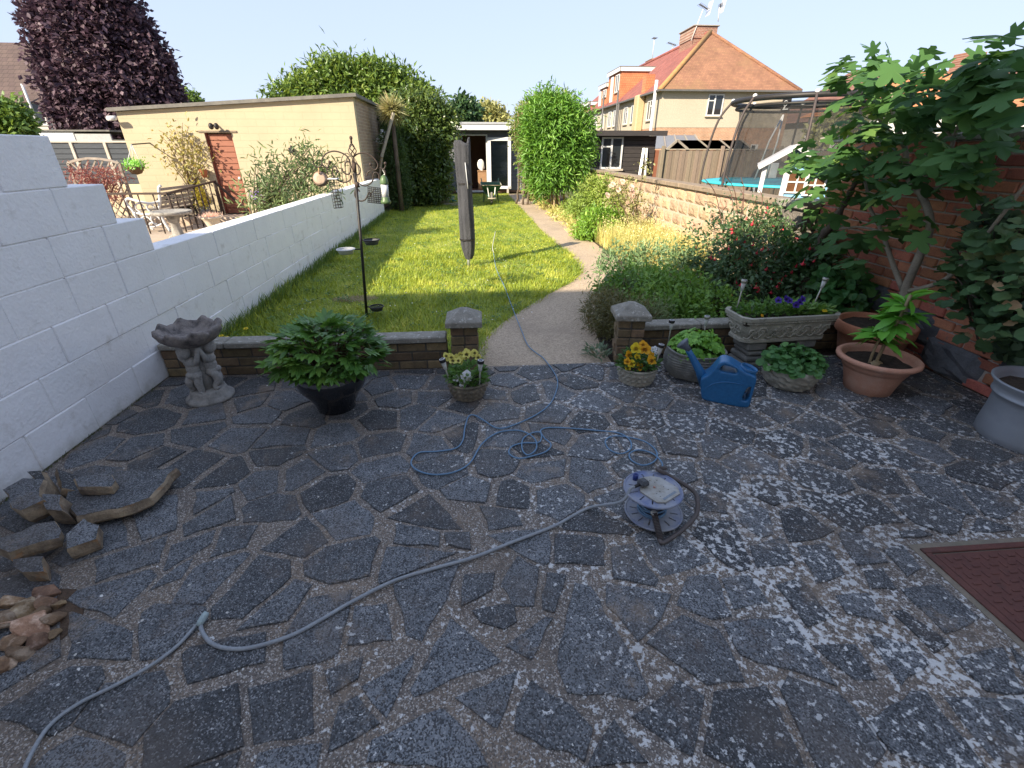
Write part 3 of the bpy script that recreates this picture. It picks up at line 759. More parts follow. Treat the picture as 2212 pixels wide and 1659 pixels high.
dr = MB().box(dx0 + .03, dx1 - .03, GY + .10, GY + .13, dzb, dzt - .02).build('door', M_DOOR, ga)
nb = 14; hb_ = (dzt - dzb - .03) / nb
pk = MB().box(-(dx1 - dx0) / 2 + .035, (dx1 - dx0) / 2 - .035, -.012, .012, .004, hb_ - .006, .005).mesh('plank', M_DOOR)
for i in range(nb): link('plank', pk, dr, ((dx0 + dx1) / 2 + 5.4 - 5.4, GY + .085, dzb + i * hb_)).location = Vector(((dx0 + dx1) / 2, GY + .085, dzb + i * hb_)) - Vector((-5.4, 16, 0))
f = MB(); f.box(dx0, dx0 + .028, GY + .03, GY + .14, dzb, dzt); f.box(dx1 - .028, dx1, GY + .03, GY + .14, dzb, dzt); f.build('door_frame', plain('dark_red_frame', (.22, .06, .04), (.16, .045, .03)), ga)
MB().box(dx0 - .12, dx1 + .14, GY - .02, GY + .02, dzt + .004, dzt + .045, .004).build('lintel', M_TIMBER, ga)
MB().lathe([(0, 0), (.035, .005), (.045, .03), (.03, .05), (0, .055)], 12, (0, 0, 0)).mesh('knob')
kb = MB().ell((dx1 - .07, GY + .02, .98), (.035, .03, .035), 10, 6).build('door_handle', M_UPVC, dr)
lm = MB(); lm.bar((-5.98, GY - .005, 2.15), (-5.98, GY - .14, 2.12), .03); lm.ell((-6.03, GY - .17, 2.10), (.055, .06, .07)); lm.ell((-5.91, GY - .17, 2.10), (.05, .06, .07))
tag(lm.build('security_light', M_BLACK), 'black twin security lamp fixed above the red brown garage door', 'lamp')
q = AY(631, 325, GY); tag(MB().box(q.x - .05, q.x + .06, GY - .11, GY - .002, q.z - .06, q.z + .06, .012).bar((q.x, GY - .06, q.z + .06), (q.x, GY - .01, q.z + .10), .03).build('wall_light', M_BLACK), 'small black wall light on the cream garage, right of the door', 'lamp')
gp = MB().tube([(gx0 - .1, GY - .14, z0 - .12), (gx0 - .12, GY - .16, z0 - .14), (gx0 + .06, GY - .16, z0 - .13)], .05, 8); gp.build('gutter_end', M_UPVC, ga)
# raised step in front of the garage
st = MB().box(-10, -2.75, 12.25, 12.995, -.05, .15, .02).build('yard_step', M_YARD); st['kind'] = 'structure'
# arched wire trellis on the garage corner
t = thing('wire_trellis', 'small arched black wire trellis on the garage wall by its corner', 'trellis', (-3.05, 12.93, .9))
arc = [AY(x, y, 12.93) for x, y in ((742, 398), (738, 370), (737, 350), (741, 336), (749, 331), (758, 338), (764, 352), (772, 380), (775, 392))]
MB().tube(spline(arc, 4), .009, 6).build('frame', M_BLACK, t)
for k in range(4):
    a = AY(744 + k * 6, 345 - (2 if k in (1, 2) else 0), 12.92); b = AY(748 + k * 7, 396, 12.92); MB().tube([a, b], .006, 5).build('wire', M_BLACK, t)
# fence of slate blue panels with pale posts, left of the garage
fy = 13.35; fe = thing('panel_fence', 'slate blue panel fence with pale posts left of the cream garage', 'fence', (-10.5, fy, 0))
xs = [-13.2, AY(155, 310, fy).x, AY(228, 310, fy).x, -8.2]; ft = AY(200, 306, fy).z; fb = .85
for i in range(3):
    pn = MB().box(xs[i] + .04, xs[i + 1] - .04, fy - .012, fy + .012, fb, ft - .03).build('panel', M_DARKPAN, fe)
    nsl = 8; h = (ft - .04 - fb) / nsl; s_me = MB().box(-(xs[i + 1] - xs[i]) / 2 + .045, (xs[i + 1] - xs[i]) / 2 - .045, -.008, .008, .003, h - .008, .003).mesh('slat', M_DARKPAN)
    for k in range(nsl): link('slat', s_me, pn, Vector(((xs[i] + xs[i + 1]) / 2, fy - .021, fb + k * h)) - Vector((-10.5, fy, 0)))
for x in xs[1:3] + [-8.22]: MB().box(x - .035, x + .035, fy - .055, fy + .03, 0, ft - .02, .006).build('post', M_CONC, fe)
MB().box(xs[0], xs[3], fy - .05, fy + .05, ft - .025, ft + .02, .008).build('top_rail', M_CONC, fe)
MB().box(xs[0], xs[3] - .03, fy - .03, fy + .10, 0, fb - .01).build('base_wall', plain('cream_render', (.62, .50, .33), (.52, .42, .28), scale=3), fe)
# low flat roofed outbuilding behind the fence
sy = 17.5; a = AY(60, 284, sy); b = AY(238, 292, sy)
ob = thing('outbuilding', 'low outbuilding with white fascia behind the slate blue fence', 'outbuilding', ((a.x + b.x) / 2, sy + 1.5, 0))
MB().box(a.x, b.x - .2, sy + .1, sy + 3, 0, a.z - .2).build('wall', plain('grey_render', (.4, .39, .37), (.3, .29, .28)), ob)
MB().box(a.x - .1, (a.x * .45 + b.x * .55), sy, sy + .05, a.z - .32, a.z, .01).build('fascia', M_UPVC, ob)
MB().box((a.x * .45 + b.x * .55) + .01, b.x, sy + .01, sy + .06, a.z - .34, a.z - .06, .01).build('fascia', plain('grey_fascia', (.45, .45, .45), (.36, .36, .37)), ob)
MB().box(a.x - .15, b.x + .05, sy - .05, sy + 3.1, a.z + .004, a.z + .05).build('roof', M_FELT, ob)
# arched lattice trellis with red maple
ty = 12.0; tl = thing('lattice_trellis', 'arched wooden lattice trellis in front of the slate blue fence', 'trellis', AY(205, 470, ty) * 1)
tl.location.z = 0
P0, P1 = AY(147, 350, ty), AY(256, 350, ty); zb = .05
arch = [AY(x, y, ty) for x, y in ((147, 352), (165, 346), (190, 342), (215, 343), (240, 347), (258, 353))]
m = MB()
for i in range(len(arch) - 1): m.bar(arch[i], arch[i + 1], .05, .045)
m.build('top_rail', M_TIMBERH, tl)
for p in (arch[0], arch[-1]): MB().box(p.x - .025, p.x + .025, ty - .025, ty + .025, 0, p.z).build('post', M_TIMBERH, tl)
W = arch[-1].x - arch[0].x
for s in (1, -1):
    for k in range(-6, 8):
        x = arch[0].x + W * k / 7.0; zt = arch[2].z - .03
        pa = Vector((x, ty + .012 * s, .1)); pb = Vector((x + s * (zt - .1) * .8, ty + .012 * s, zt))
        def cutx(pa, pb):
            d = pb - pa; t0, t1 = 0.0, 1.0
            for lim, sg in ((arch[0].x + .03, 1), (arch[-1].x - .03, -1)):
                a0 = sg * (pa.x - lim); a1 = sg * (pb.x - lim)
                if a0 < 0 and a1 < 0: return None
                if a0 < 0: t0 = max(t0, a0 / (a0 - a1))
                if a1 < 0: t1 = min(t1, a0 / (a0 - a1))
            return (pa + d * t0, pa + d * t1) if t1 > t0 + .03 else None
        c = cutx(pa, pb)
        if c: MB().bar(c[0], c[1], .028, .012, up=(0, 1, 0)).build('slat', M_TIMBERH, tl)
bl = blobs_px([(170, 378, 26), (205, 382, 30), (245, 380, 26), (215, 405, 26), (240, 420, 24), (185, 400, 22)], 11.7, .6)
tree('red_maple', 'red leaved maple shrub in front of the arched lattice trellis', (bl[1][0][0], 11.7, 0), bl, 260, 6, .05, .09, .022, L_RED, .03, cat='shrub', stems=2, twigs=8)
# bench with white iron ends
bx, by0, by1 = -6.72, 11.15, 12.55
be = thing('garden_bench', 'garden bench with white cast iron ends and weathered slats', 'bench', (bx - .25, 11.85, 0))
def bench_end(y, mat):
    e = MB()
    e.tube(spline([(bx + .05, y, .0), (bx - .02, y, .22), (bx - .06, y, .42), (bx + .03, y, .62), (bx + .09, y, .88), (bx + .15, y, .93)], 5), .028, 8)
    e.tube(spline([(bx - .60, y, 0), (bx - .55, y, .2), (bx - .58, y, .42), (bx - .66, y, .60), (bx - .60, y, .68), (bx - .45, y, .64), (bx - .2, y, .58), (bx + .02, y, .62)], 5), .028, 8)
    e.tube(spline([(bx - .58, y, .40), (bx - .3, y, .36), (bx - .04, y, .42)], 5), .026, 8)
    for cx, cz, r in ((bx - .42, .50, .085), (bx - .2, .49, .075), (bx - .38, .22, .10), (bx - .18, .25, .09), (bx - .28, .12, .07)):
        e.tube([(cx + r * math.cos(a), y, cz + r * math.sin(a)) for a in [i * math.pi / 8 for i in range(13)]], .017, 6)
    e.tube(spline([(bx - .58, y, .2), (bx - .3, y, .1), (bx, y, .2)], 5), .018, 6)
    return e
bench_end(by0, None).build('bench_end', M_UPVC, be); bench_end(by1, None).build('bench_end', M_BLACK, be)
for k in range(5): MB().bar((bx - .03 + k * .025, by0, .50 + k * .088), (bx - .03 + k * .025, by1, .50 + k * .088), .022, .055).build('back_slat', M_TIMBERH, be)
for k in range(5): MB().bar((bx - .52 + k * .11, by0, .435), (bx - .52 + k * .11, by1, .435), .08, .022).build('seat_slat', M_TIMBERH, be)
# railing round the yard
ra = thing('yard_railing', 'dark turned baluster railing between the bench and the white wall', 'railing', (-6.3, 11.8, 0))
RX = -6.32; rz = .80
MB().bar((RX, 10.85, rz), (RX, 12.9, rz + .12), .05, .04).build('top_rail', M_RUST, ra)
MB().bar((RX, 10.85, rz), (-9.2, 10.9, rz), .05, .04).build('top_rail', M_RUST, ra)
MB().bar((RX, 12.9, rz + .1), (-5.55, 12.6, .26), .05, .04).build('hand_rail', M_RUST, ra)
def balu(x, y, h, w=.022):
    MB().lathe([(w * .6, 0), (w * .6, .1), (w, .2 * h), (w * .55, .35 * h), (w * .9, .6 * h), (w * .5, .8 * h), (w * .7, h)], 8, (x, y, 0)).build('baluster', M_RUST, ra)
for k in range(9): balu(RX, 10.87 + k * .25, rz + k * .013, .026 if k else .04)
for k in range(1, 9): balu(RX - .3 * k, 10.87, rz)
MB().box(-5.62, -5.56, 12.55, 12.61, .0, .3).build('post', M_RUST, ra); MB().box(RX - .03, RX + .03, 12.87, 12.93, 0, rz + .14).build('post', M_RUST, ra)
# stone table, heather planter, conifer in a pot
c = AY(383, 500, 10.2); zt = AY(383, 457, 10.2).z
sp = thing('stone_bird_table', 'stone bird table on a fluted pedestal in the sunny yard', 'bird table', (c.x, 10.2, 0))
MB().lathe([(.16, 0), (.17, .05), (.10, .09), (.075, .3), (.09, zt - .2), (.13, zt - .06)], 20, (c.x, 10.2, 0), lambda r, z, a: (r * (1 + .08 * math.cos(8 * a)), z)).build('pedestal', M_STONEG, sp)
MB().lathe([(.10, zt - .07), (.34, zt - .05), (.36, zt), (.34, zt + .02), (.31, zt), (0, zt - .01)], 28, (c.x, 10.2, 0)).build('table_top', M_STONEG, sp)
hp = G(462, 492); h = thing('pale_planter', 'pale round planter of dry heather beside the stone bird table', 'planter', hp)
MB().lathe([(.11, 0), (.13, .05), (.16, .14), (.20, .20), (.23, .22), (.23, .26), (.20, .255), (0, .23)], 24, hp).build('pot', plain('cream_pot', (.62, .55, .44), (.52, .45, .36)), h)
P = np.array(hp) + np.column_stack([RNG.normal(size=(300, 2)) * .09, np.full(300, .24)]); leaves('heather', P, rdir(300), np.column_stack([RNG.normal(size=(300, 2)) * .5, np.ones(300)]), RNG.uniform(.06, .14, 300), .012, leafmat('dry_heather', (.4, .25, .2), (.55, .4, .32)), h, 'blade')['kind'] = 'stuff'
cp = Vector((AY(441, 452, 12.6).x, 12.6, .15)); k = thing('potted_conifer', 'small golden conifer in a grey pot by the garage door', 'shrub', cp)
MB().lathe([(.09, 0), (.12, .2), (.135, .22), (.12, .22), (0, .20)], 20, cp).build('pot', plain('grey_pot', (.25, .27, .31), (.18, .2, .23)), k)
crown('crown', [((cp.x, cp.y, .52), (.14, .14, .22)), ((cp.x, cp.y, .75), (.08, .08, .18))], 260, 5, .025, .06, .02, leafmat('leaf_gold', (.22, .2, .02), (.38, .34, .05)), k, 'diamond', .4)
# wall pot right of the climber, flower box, hanging basket
q = AY(441, 372, 12.9); wp = thing('wall_pot', 'small terracotta pot hanging on the garage wall beside the door', 'pot', (q.x, 12.9, q.z))
MB().lathe([(.05, -.12), (.085, .05), (.095, .06), (.085, .06), (0, .04)], 16, (q.x, 12.88, q.z)).build('pot', plain('orange_clay', (.45, .17, .08), (.36, .13, .07)), wp)
MB().bar((q.x, 12.92, q.z + .03), (q.x, 12.995, q.z + .03), .02).build('hook', M_BLACK, wp)
q = AY(570, 412, 12.3); fbx = thing('flower_box', 'pale wooden flower box of lavender below the garage wall', 'planter', (q.x, 12.3, .15))
for zz in (0.0, .1, .2): MB().box(q.x - .3, q.x + .3, 12.18, 12.42, .16 + zz, .25 + zz, .006).build('board', plain('pale_box_wood', (.6, .47, .36), (.5, .38, .28)), fbx)
for sx in (-.31, .31): MB().box(q.x + sx - .02, q.x + sx + .02, 12.17, 12.43, .15, .48, .004).build('post', MATS['pale_box_wood'], fbx)
crown('lavender', [((q.x - .1, 12.3, .60), (.22, .10, .12))], 160, 4, .03, .07, .016, leafmat('lavender_bloom', (.2, .1, .4), (.34, .2, .55)), fbx, 'diamond', .3)
crown('leaves', [((q.x, 12.3, .50), (.28, .12, .10))], 120, 4, .03, .07, .02, L_GREEN, fbx, 'diamond', .3)
q = AY(291, 360, 12.2); hk = thing('hanging_basket', 'hanging basket of green and white flowers in front of the slate fence', 'basket', (q.x, 12.2, q.z))
MB().lathe([(0, -.17), (.10, -.14), (.17, -.03), (.18, 0), (.17, 0), (0, -.02)], 20, q).build('basket', plain('coir', (.16, .10, .05), (.1, .065, .035)), hk)
top = AY(284, 312, 12.2)
for a in range(3): MB().tube([Vector(q) + Vector((.17 * math.cos(a * 2.1), .17 * math.sin(a * 2.1), 0)), top], .008, 5).build('chain', M_UPVC, hk)
MB().bar(top, (top.x - .1, fy - .05, top.z + .05), .025).build('bracket', M_BLACK, hk)
crown('flowers', [((q.x, q.y, q.z + .04), (.20, .20, .09))], 120, 5, .03, .05, .03, leafmat('basket_green', (.1, .25, .04), (.2, .4, .08), (.7, .75, .7)), hk, 'diamond', .3)
# climber on the garage wall
cl = thing('wall_climber', 'thin sunlit climbing plant on the cream garage wall left of the door', 'climber', (AY(412, 400, 12.9).x, 12.9, .15))
m = MB()
for ex, ey in ((350, 292), (372, 278), (395, 265), (385, 300), (440, 330), (430, 300), (355, 330), (410, 290), (450, 360)):
    limb(m, AY(411, 408, 12.92), AY(ex, ey, 12.92), .012, .004, .06)
m.build('stems', plain('brown_stem', (.16, .1, .05), (.1, .065, .04)), cl)
crown('leaves', blobs_px([(395, 300, 28), (412, 330, 30), (400, 365, 30), (430, 345, 22), (365, 300, 20), (360, 335, 18)], 12.85, 1.0, .35), 130, 4, .10, .10, .045, leafmat('climber_leaf', (.12, .12, .03), (.25, .22, .07), (.07, .06, .04)), cl, 'leaf', .2)
# buddleia behind the white wall
bl = blobs_px([(600, 395, 45), (560, 420, 38), (650, 385, 45), (690, 380, 38), (630, 420, 45), (590, 440, 30), (545, 445, 22), (675, 350, 26), (600, 350, 20), (560, 355, 14), (640, 335, 20), (672, 320, 16), (710, 390, 25)], 9.2, 1.0, .9)
tree('buddleia', 'leafy buddleia shrub growing behind the white wall', (-4.2, 9.2, 0), bl, 400, 6, .11, .13, .030, leafmat('leaf_buddleia', (.045, .075, .035), (.11, .15, .06), (.2, .22, .10)), .035, cat='shrub', stems=5, twigs=30, tmpl='leaf', shell=.15, jit=.8)
# ================================================================== far left house and trees
hy = 30; wl = thing('far_house', 'distant cream house with dark tiled roof at the far left', 'house', (-29, 33, 0))
e = AY(95, 222, hy); r0 = AY(0, 152, hy); hw = e.x
MB().box(-40, hw - .5, hy + .3, hy + 8, 0, e.z).build('wall', plain('far_cream', (.55, .52, .45), (.46, .43, .38)), wl)
rx = r0.x - 1.0; rzz = r0.z + .6
MB().add([(-41, hy - .2, e.z), (hw + .1, hy - .2, e.z), (hw + .1, hy + 8.5, e.z), (-41, hy + 8.5, e.z), (-34, hy + 4, rzz + 1.2), (rx, hy + 4, rzz + 1.2)], [(0, 1, 5, 4), (1, 2, 5), (2, 3, 4, 5), (3, 0, 4), (3, 2, 1, 0)]).build('roof', brickmat('far_dark_tiles', (.11, .075, .065), (.09, .06, .055), (.05, .035, .03), bw=.3, rh=.22), wl)
for xx in (40, 72):
    q = AY(xx, 248, hy + .3); wn = MB().box(q.x - .6, q.x + .6, hy + .24, hy + .29, q.z - .5, q.z + .6).build('window', M_UPVC, wl); MB().box(q.x - .5, q.x + .5, hy + .22, hy + .235, q.z - .4, q.z + .5).build('pane', M_GLASS, wn)
q = AY(48, 205, hy - .5); MB().tube([(q.x, hy - .25, q.z + .5), (q.x, hy - .25, q.z - 1.4)], .06, 8).build('soil_pipe', M_UPVC, wl)
bl = blobs_px([(205, 100, 80), (140, 50, 62), (235, 45, 70), (115, 125, 40), (170, 185, 66), (265, 165, 72), (310, 125, 46), (330, 195, 46), (150, 245, 40), (230, 250, 60), (305, 245, 50), (85, 60, 26), (160, -30, 60), (235, -20, 50), (372, 230, 24), (75, 10, 20), (290, 75, 36), (345, 150, 30), (360, 190, 24)], 25, 1.0, .9)
tree('purple_tree', 'large dark purple leaved tree rising behind the garage on the left', (AY(230, 300, 25).x, 25, 0), bl, 5600, 8, .15, .24, .15, L_PURPLE, .35, shell=.5)
bl = blobs_px([(408, 215, 18), (420, 222, 14), (395, 225, 18), (412, 232, 20)], 30); tree('small_tree', 'small green tree top peeping out right of the purple tree', (AY(408, 300, 30).x, 30, 0), bl, 240, 7, .12, .25, .14, L_GREEN, .15)
bl = blobs_px([(15, 250, 30), (40, 268, 26), (-15, 255, 30)], 15); tree('garden_bush', 'green bush beyond the white wall top at the left edge', (AY(10, 320, 15).x, 15, 0), bl, 420, 7, .09, .16, .09, L_GREEN, .05, cat='shrub', stems=3)
bl = blobs_px([(745, 195, 42), (655, 208, 28), (605, 210, 15), (700, 185, 32), (795, 192, 36), (850, 205, 34), (892, 205, 24), (712, 145, 15), (840, 232, 42), (770, 235, 46), (680, 230, 32), (900, 232, 32), (752, 158, 20), (808, 160, 20), (862, 170, 16), (690, 158, 14), (640, 190, 15), (582, 208, 8), (925, 215, 18), (785, 150, 12), (730, 165, 18), (835, 172, 14)], 21, 1.0, .9)
tree('laurel_tree', 'broad sunlit bay laurel tree behind the cream garage', (AY(780, 330, 21).x, 21, 0), bl, 3000, 8, .20, .27, .09, L_LAUREL, .25, shell=.5)
bl = blobs_px([(882, 250, 38), (925, 245, 32), (955, 262, 20), (865, 275, 34), (910, 290, 46), (948, 300, 22), (880, 335, 42), (928, 350, 36), (875, 385, 36), (915, 395, 40), (948, 400, 22), (948, 360, 20), (905, 222, 16), (948, 232, 13), (968, 258, 16), (972, 285, 14)], 16.2, 1.0, .8)
tree('camellia', 'tall dense evergreen shrub with white blooms beside the summer house', (AY(915, 440, 16.2).x, 16.2, 0), bl, 4200, 8, .12, .13, .062, leafmat('leaf_camellia', (.022, .045, .016), (.07, .105, .026), (.17, .19, .05), rough=.3, spec=.6), .08, cat='shrub', stems=4, shell=.62, twigs=16)
q = [(832, 332), (822, 303), (828, 290), (803, 350), (838, 372), (965, 345), (1005, 300)]
wb_ = ['beside the leaning pole, in the middle of five', 'highest on the hedge by the leaning pole', 'on the sunlit leaves near the pole top', 'just above the end of the white wall', 'lowest and farthest right by the pole']
for i, (x, y) in enumerate(q[:5]):
    p = AY(x, y, 15.3); bo = crown('white_bloom', [(tuple(p), (.06, .06, .06))], 14, 1, .01, .09, .08, leafmat('petal_white', (.75, .75, .72), (.85, .85, .82), trans=.3, gain=1), None, 'round', .3)
    tag(bo, 'white bloom ' + wb_[i], 'flower', 'white blooms on the evergreen hedge')
bl = blobs_px([(852, 360, 28), (848, 320, 26), (858, 400, 28), (846, 290, 18), (862, 425, 24)], 14.9, 1.2, .8); tree('conifer_hedge', 'narrow feathery dark conifer where the white wall ends', (AY(855, 440, 14.9).x, 14.9, 0), bl, 900, 8, .06, .11, .02, leafmat('leaf_conifer', (.02, .045, .015), (.05, .085, .025)), .05, cat='shrub')
# straw brush of dead fronds, with the leaning pole
pl_ = thing('leaning_pole', 'weathered wooden pole leaning beside the end of the white wall', 'pole', AY(812, 440, 14.0))
a, b, c = AY(812, 440, 13.9), AY(826, 330, 14.1), AY(850, 244, 14.3)
MB().bar(a, b, .055, .05).build('pole', M_TIMBER, pl_); MB().bar(b - Vector((.03, .03, .1)), c, .075, .06).build('upper_length', M_TIMBERH, pl_)
n = 700; top = np.array(AY(846, 236, 14.6)); D = rdir(n); D[:, 2] = D[:, 2] * .8 - .1
fo = thing('dry_palm', 'dry straw coloured palm head at the top of the leaning pole', 'palm', AY(850, 440, 14.7)); fo.location.z = 0
leaves('fronds', top + D * .12, rdir(n), D + RNG.normal(size=(n, 3)) * .15, RNG.uniform(.15, .42, n), .028, leafmat('dry_frond', (.10, .11, .04), (.20, .19, .08), (.32, .27, .15)), fo, 'blade')['kind'] = 'stuff'
MB().tube([(top[0], 14.6, 0), tuple(top)], [.07, .05], 8).build('trunk', M_BARK, fo)
for nm, lst, Yd, mt in (('far_tree', [(1010, 248, 22), (995, 235, 18), (1005, 262, 22)], 34, L_DARK), ('far_tree', [(1048, 255, 22), (1040, 243, 12), (1062, 250, 18), (1078, 262, 18), (1030, 262, 16)], 40, L_PALE)):
    bl = blobs_px(lst, Yd); tree(nm, 'dark distant tree above the summer house roof' if mt is L_DARK else 'pale olive distant tree above the summer house roof', (bl[0][0][0], Yd, 0), bl, 380, 8, .2, .36, .2, mt, .2, group='distant trees above the summer house')
# far belt of greenery closing the horizon
bl = [((x, 75 + 6 * math.sin(x), 1.2), (5, 3, 2.6 + math.sin(x * 1.7))) for x in range(-95, 100, 7)]
ho = crown('distant_trees', bl, 4500, 6, .4, .9, .5, L_GREEN, None, 'diamond', .6); tag(ho, 'far line of green trees along the horizon', 'trees', kind='stuff')
# ================================================================== summer house at the end of the lawn
SHY = 21.0
M_SHED = plain('grey_shed_paint', (.17, .175, .195), (.13, .135, .15), rough=.6, scale=5, vecscale=(1, 1, 6), bumps=.2)
M_INT = plain('brown_lining', (.22, .13, .085), (.17, .10, .07), rough=.8, scale=4)
sh = thing('summer_house', 'grey boarded summer house with white fascia and open glazed door', 'summer house', (1, 22, 0))
x0, x1, yb = -1.05, 3.3, 23.6; ox0, ox1 = -.58, .60; zt = 2.12
w_ = MB(); w_.box(x0, x0 + .08, SHY, yb, .1, 2.3); w_.box(x1 - .08, x1, SHY, yb, .1, 2.3); w_.box(x0, x1, yb - .08, yb, .1, 2.3); w_.build('wall', M_INT, sh)
MB().box(x0 + .08, x1 - .08, SHY, yb - .08, .02, .10).build('floor', M_INT, sh)
fw = MB(); fw.box(ox1 + .06, x1 - .08, SHY + .02, SHY + .06, .1, 2.3); fw.box(x0 + .08, ox0 - .06, SHY + .02, SHY + .06, .1, 2.3); fw.box(ox0 - .06, ox1 + .06, SHY + .02, SHY + .06, zt + .05, 2.3)
fwo = fw.build('front_wall', M_SHED, sh)
nb = 15; bhh = 2.14 / nb
bme = MB().box(0, x1 - ox1 - .07, -.018, .0, .004, bhh - .006, .005).mesh('board', M_SHED)
for k in range(nb): link('board', bme, fwo, Vector((ox1 + .07, SHY + .018, .11 + k * bhh)) - Vector((1, 22, 0)), (R(2), 0, 0))
f = MB(); f.box(ox0 - .06, ox0, SHY - .02, SHY + .08, .1, zt + .05, .006); f.box(ox1, ox1 + .06, SHY - .02, SHY + .08, .1, zt + .05, .006); f.box(ox0, ox1, SHY - .02, SHY + .08, zt, zt + .05, .006); f.box(ox0 - .1, ox1 + .06, SHY - .06, SHY + .08, .03, .10, .006)
f.build('door_frame', M_UPVC, sh)
MB().box(x0 - .1, x1 + .1, SHY - .52, SHY - .48, 2.30, 2.50, .005).build('fascia', M_UPVC, sh)
MB().add([(x0 - .12, SHY - .55, 2.505), (x1 + .12, SHY - .55, 2.505), (x1 + .12, yb + .1, 2.36), (x0 - .12, yb + .1, 2.36), (x0 - .12, SHY - .55, 2.57), (x1 + .12, SHY - .55, 2.57), (x1 + .12, yb + .1, 2.43), (x0 - .12, yb + .1, 2.43)], [(3, 2, 1, 0), (4, 5, 6, 7), (0, 1, 5, 4), (1, 2, 6, 5), (2, 3, 7, 6), (3, 0, 4, 7)]).build('roof', plain('grey_roof_sheet', (.42, .43, .46), (.34, .35, .38), rough=.6), sh)
dA, dB = Vector((.66, SHY - .06, 0)), Vector((1.60, SHY - .26, 0)); dd = (dB - dA).normalized()
d = MB()
for p in (dA + dd * .07, dB - dd * .07): d.bar(p + Vector((0, 0, .17)), p + Vector((0, 0, 2.06)), .13, .05, .006, up=tuple(dd.cross(Vector((0, 0, 1)))))
d.bar(dA + Vector((0, 0, .22)), dB + Vector((0, 0, .22)), .05, .11, .006); d.bar(dA + Vector((0, 0, 2.0)), dB + Vector((0, 0, 2.0)), .05, .13, .006)
dob = d.build('door', M_UPVC, sh)
n_ = Vector((-dd.y, dd.x, 0)) * .008
MB().prism([dA + dd * .12 + Vector((0, 0, .26)) - n_, dB - dd * .12 + Vector((0, 0, .26)) - n_, dB - dd * .12 + Vector((0, 0, 1.96)) - n_, dA + dd * .12 + Vector((0, 0, 1.96)) - n_], n_ * 2).build('pane', M_CLEAR, dob)
MB().box(1.42, 1.5, SHY - .24, SHY - .16, 0, .17).build('door_prop', M_CONC, sh)
cb = thing('wooden_cabinet', 'small brown wooden cabinet inside the open summer house', 'cabinet', (.42, 21.5, .1))
MB().box(.24, .60, 21.25, 21.75, .1, .80, .01).build('carcass', plain('cabinet_wood', (.36, .21, .11), (.28, .16, .09), scale=6, vecscale=(1, 1, 5), rough=.5), cb); MB().box(.22, .62, 21.22, 21.77, .805, .84, .006).build('top', MATS['cabinet_wood'], cb)
MB().box(.25, .59, 21.235, 21.248, .14, .76).build('door', MATS['cabinet_wood'], cb)
tag(MB().ell((.38, 21.5, 1.06), (.15, .05, .21), 24, 12).ell((.44, 21.53, .98), (.12, .05, .13)).bar((.40, 21.5, .842), (.40, 21.5, .92), .16, .08).build('white_oval_fan', M_UPVC), 'white oval fan standing on the brown cabinet in the summer house', 'fan')
# ================================================================== wheelbarrow, hose, rubbish on the lawn
wb = thing('wheelbarrow', 'green wheelbarrow standing on the lawn in front of the summer house', 'wheelbarrow', (.62, 17.0, 0))
M_GRN = plain('green_enamel', (.03, .13, .07), (.045, .11, .07), rough=.5, scale=8); 
cx, cy = .62, 17.0
b = MB(); b.add([(cx - .34, cy - .42, .56), (cx + .34, cy - .42, .56), (cx + .34, cy + .55, .60), (cx - .34, cy + .55, .60), (cx - .19, cy - .14, .30), (cx + .19, cy - .14, .30), (cx + .22, cy + .42, .32), (cx - .22, cy + .42, .32)], [(0, 1, 5, 4), (1, 2, 6, 5), (2, 3, 7, 6), (3, 0, 4, 7), (4, 5, 6, 7)])
tr = b.build('tray', M_GRN, wb); so = tr.modifiers.new('solid', 'SOLIDIFY'); so.thickness = .012
MB().tube([(cx - .34, cy - .42, .565), (cx + .34, cy - .42, .565), (cx + .34, cy + .55, .605), (cx - .34, cy + .55, .605)], .018, 6, closed=True).build('rim', plain('dusty_rim', (.45, .4, .3), (.35, .3, .22)), wb)
for s in (-1, 1):
    MB().tube(spline([(cx + s * .07, cy - .62, .19), (cx + s * .16, cy - .2, .28), (cx + s * .24, cy + .4, .34), (cx + s * .30, cy + .95, .66), (cx + s * .31, cy + 1.1, .70)], 4), .018, 7).build('handle', M_GRN, wb)
    MB().tube(spline([(cx + s * .24, cy + .35, .33), (cx + s * .27, cy + .42, .02), (cx + s * .25, cy + .2, .02), (cx + s * .2, cy + .0, .28)], 4), .014, 6).build('leg', M_GRN, wb)
    MB().bar((cx + s * .09, cy - .52, .22), (cx + s * .13, cy - .35, .5), .03, .012).build('strut', plain('pale_metal', (.6, .6, .58), (.5, .5, .48)), wb)
wh = MB().lathe([(.12, -.04), (.175, -.035), (.19, 0), (.175, .035), (.12, .04)], 24); wh.v = [(cx + v[2], cy - .62 + v[0], .19 + v[1]) for v in wh.v]; whl = wh.build('wheel', plain('grey_tyre', (.2, .19, .17), (.12, .11, .1)), wb)
hu = MB().lathe([(0, -.03), (.12, -.02), (.12, .02), (0, .03)], 18); hu.v = [(cx + v[2], cy - .62 + v[0], .19 + v[1]) for v in hu.v]; hu.build('hub', MATS['pale_metal'], whl)
MB().tube(spline([(cx - .07, cy - .62, .19), (cx - .12, cy - .84, .2), (cx, cy - .88, .2), (cx + .12, cy - .84, .2), (cx + .07, cy - .62, .19)], 5), .02, 6).build('wheel_guard', MATS['dusty_rim'], wb)
hp = G(943, 438); ho = thing('garden_hose', 'coiled teal garden hose lying on the shaded lawn', 'hose', hp)
pts = []
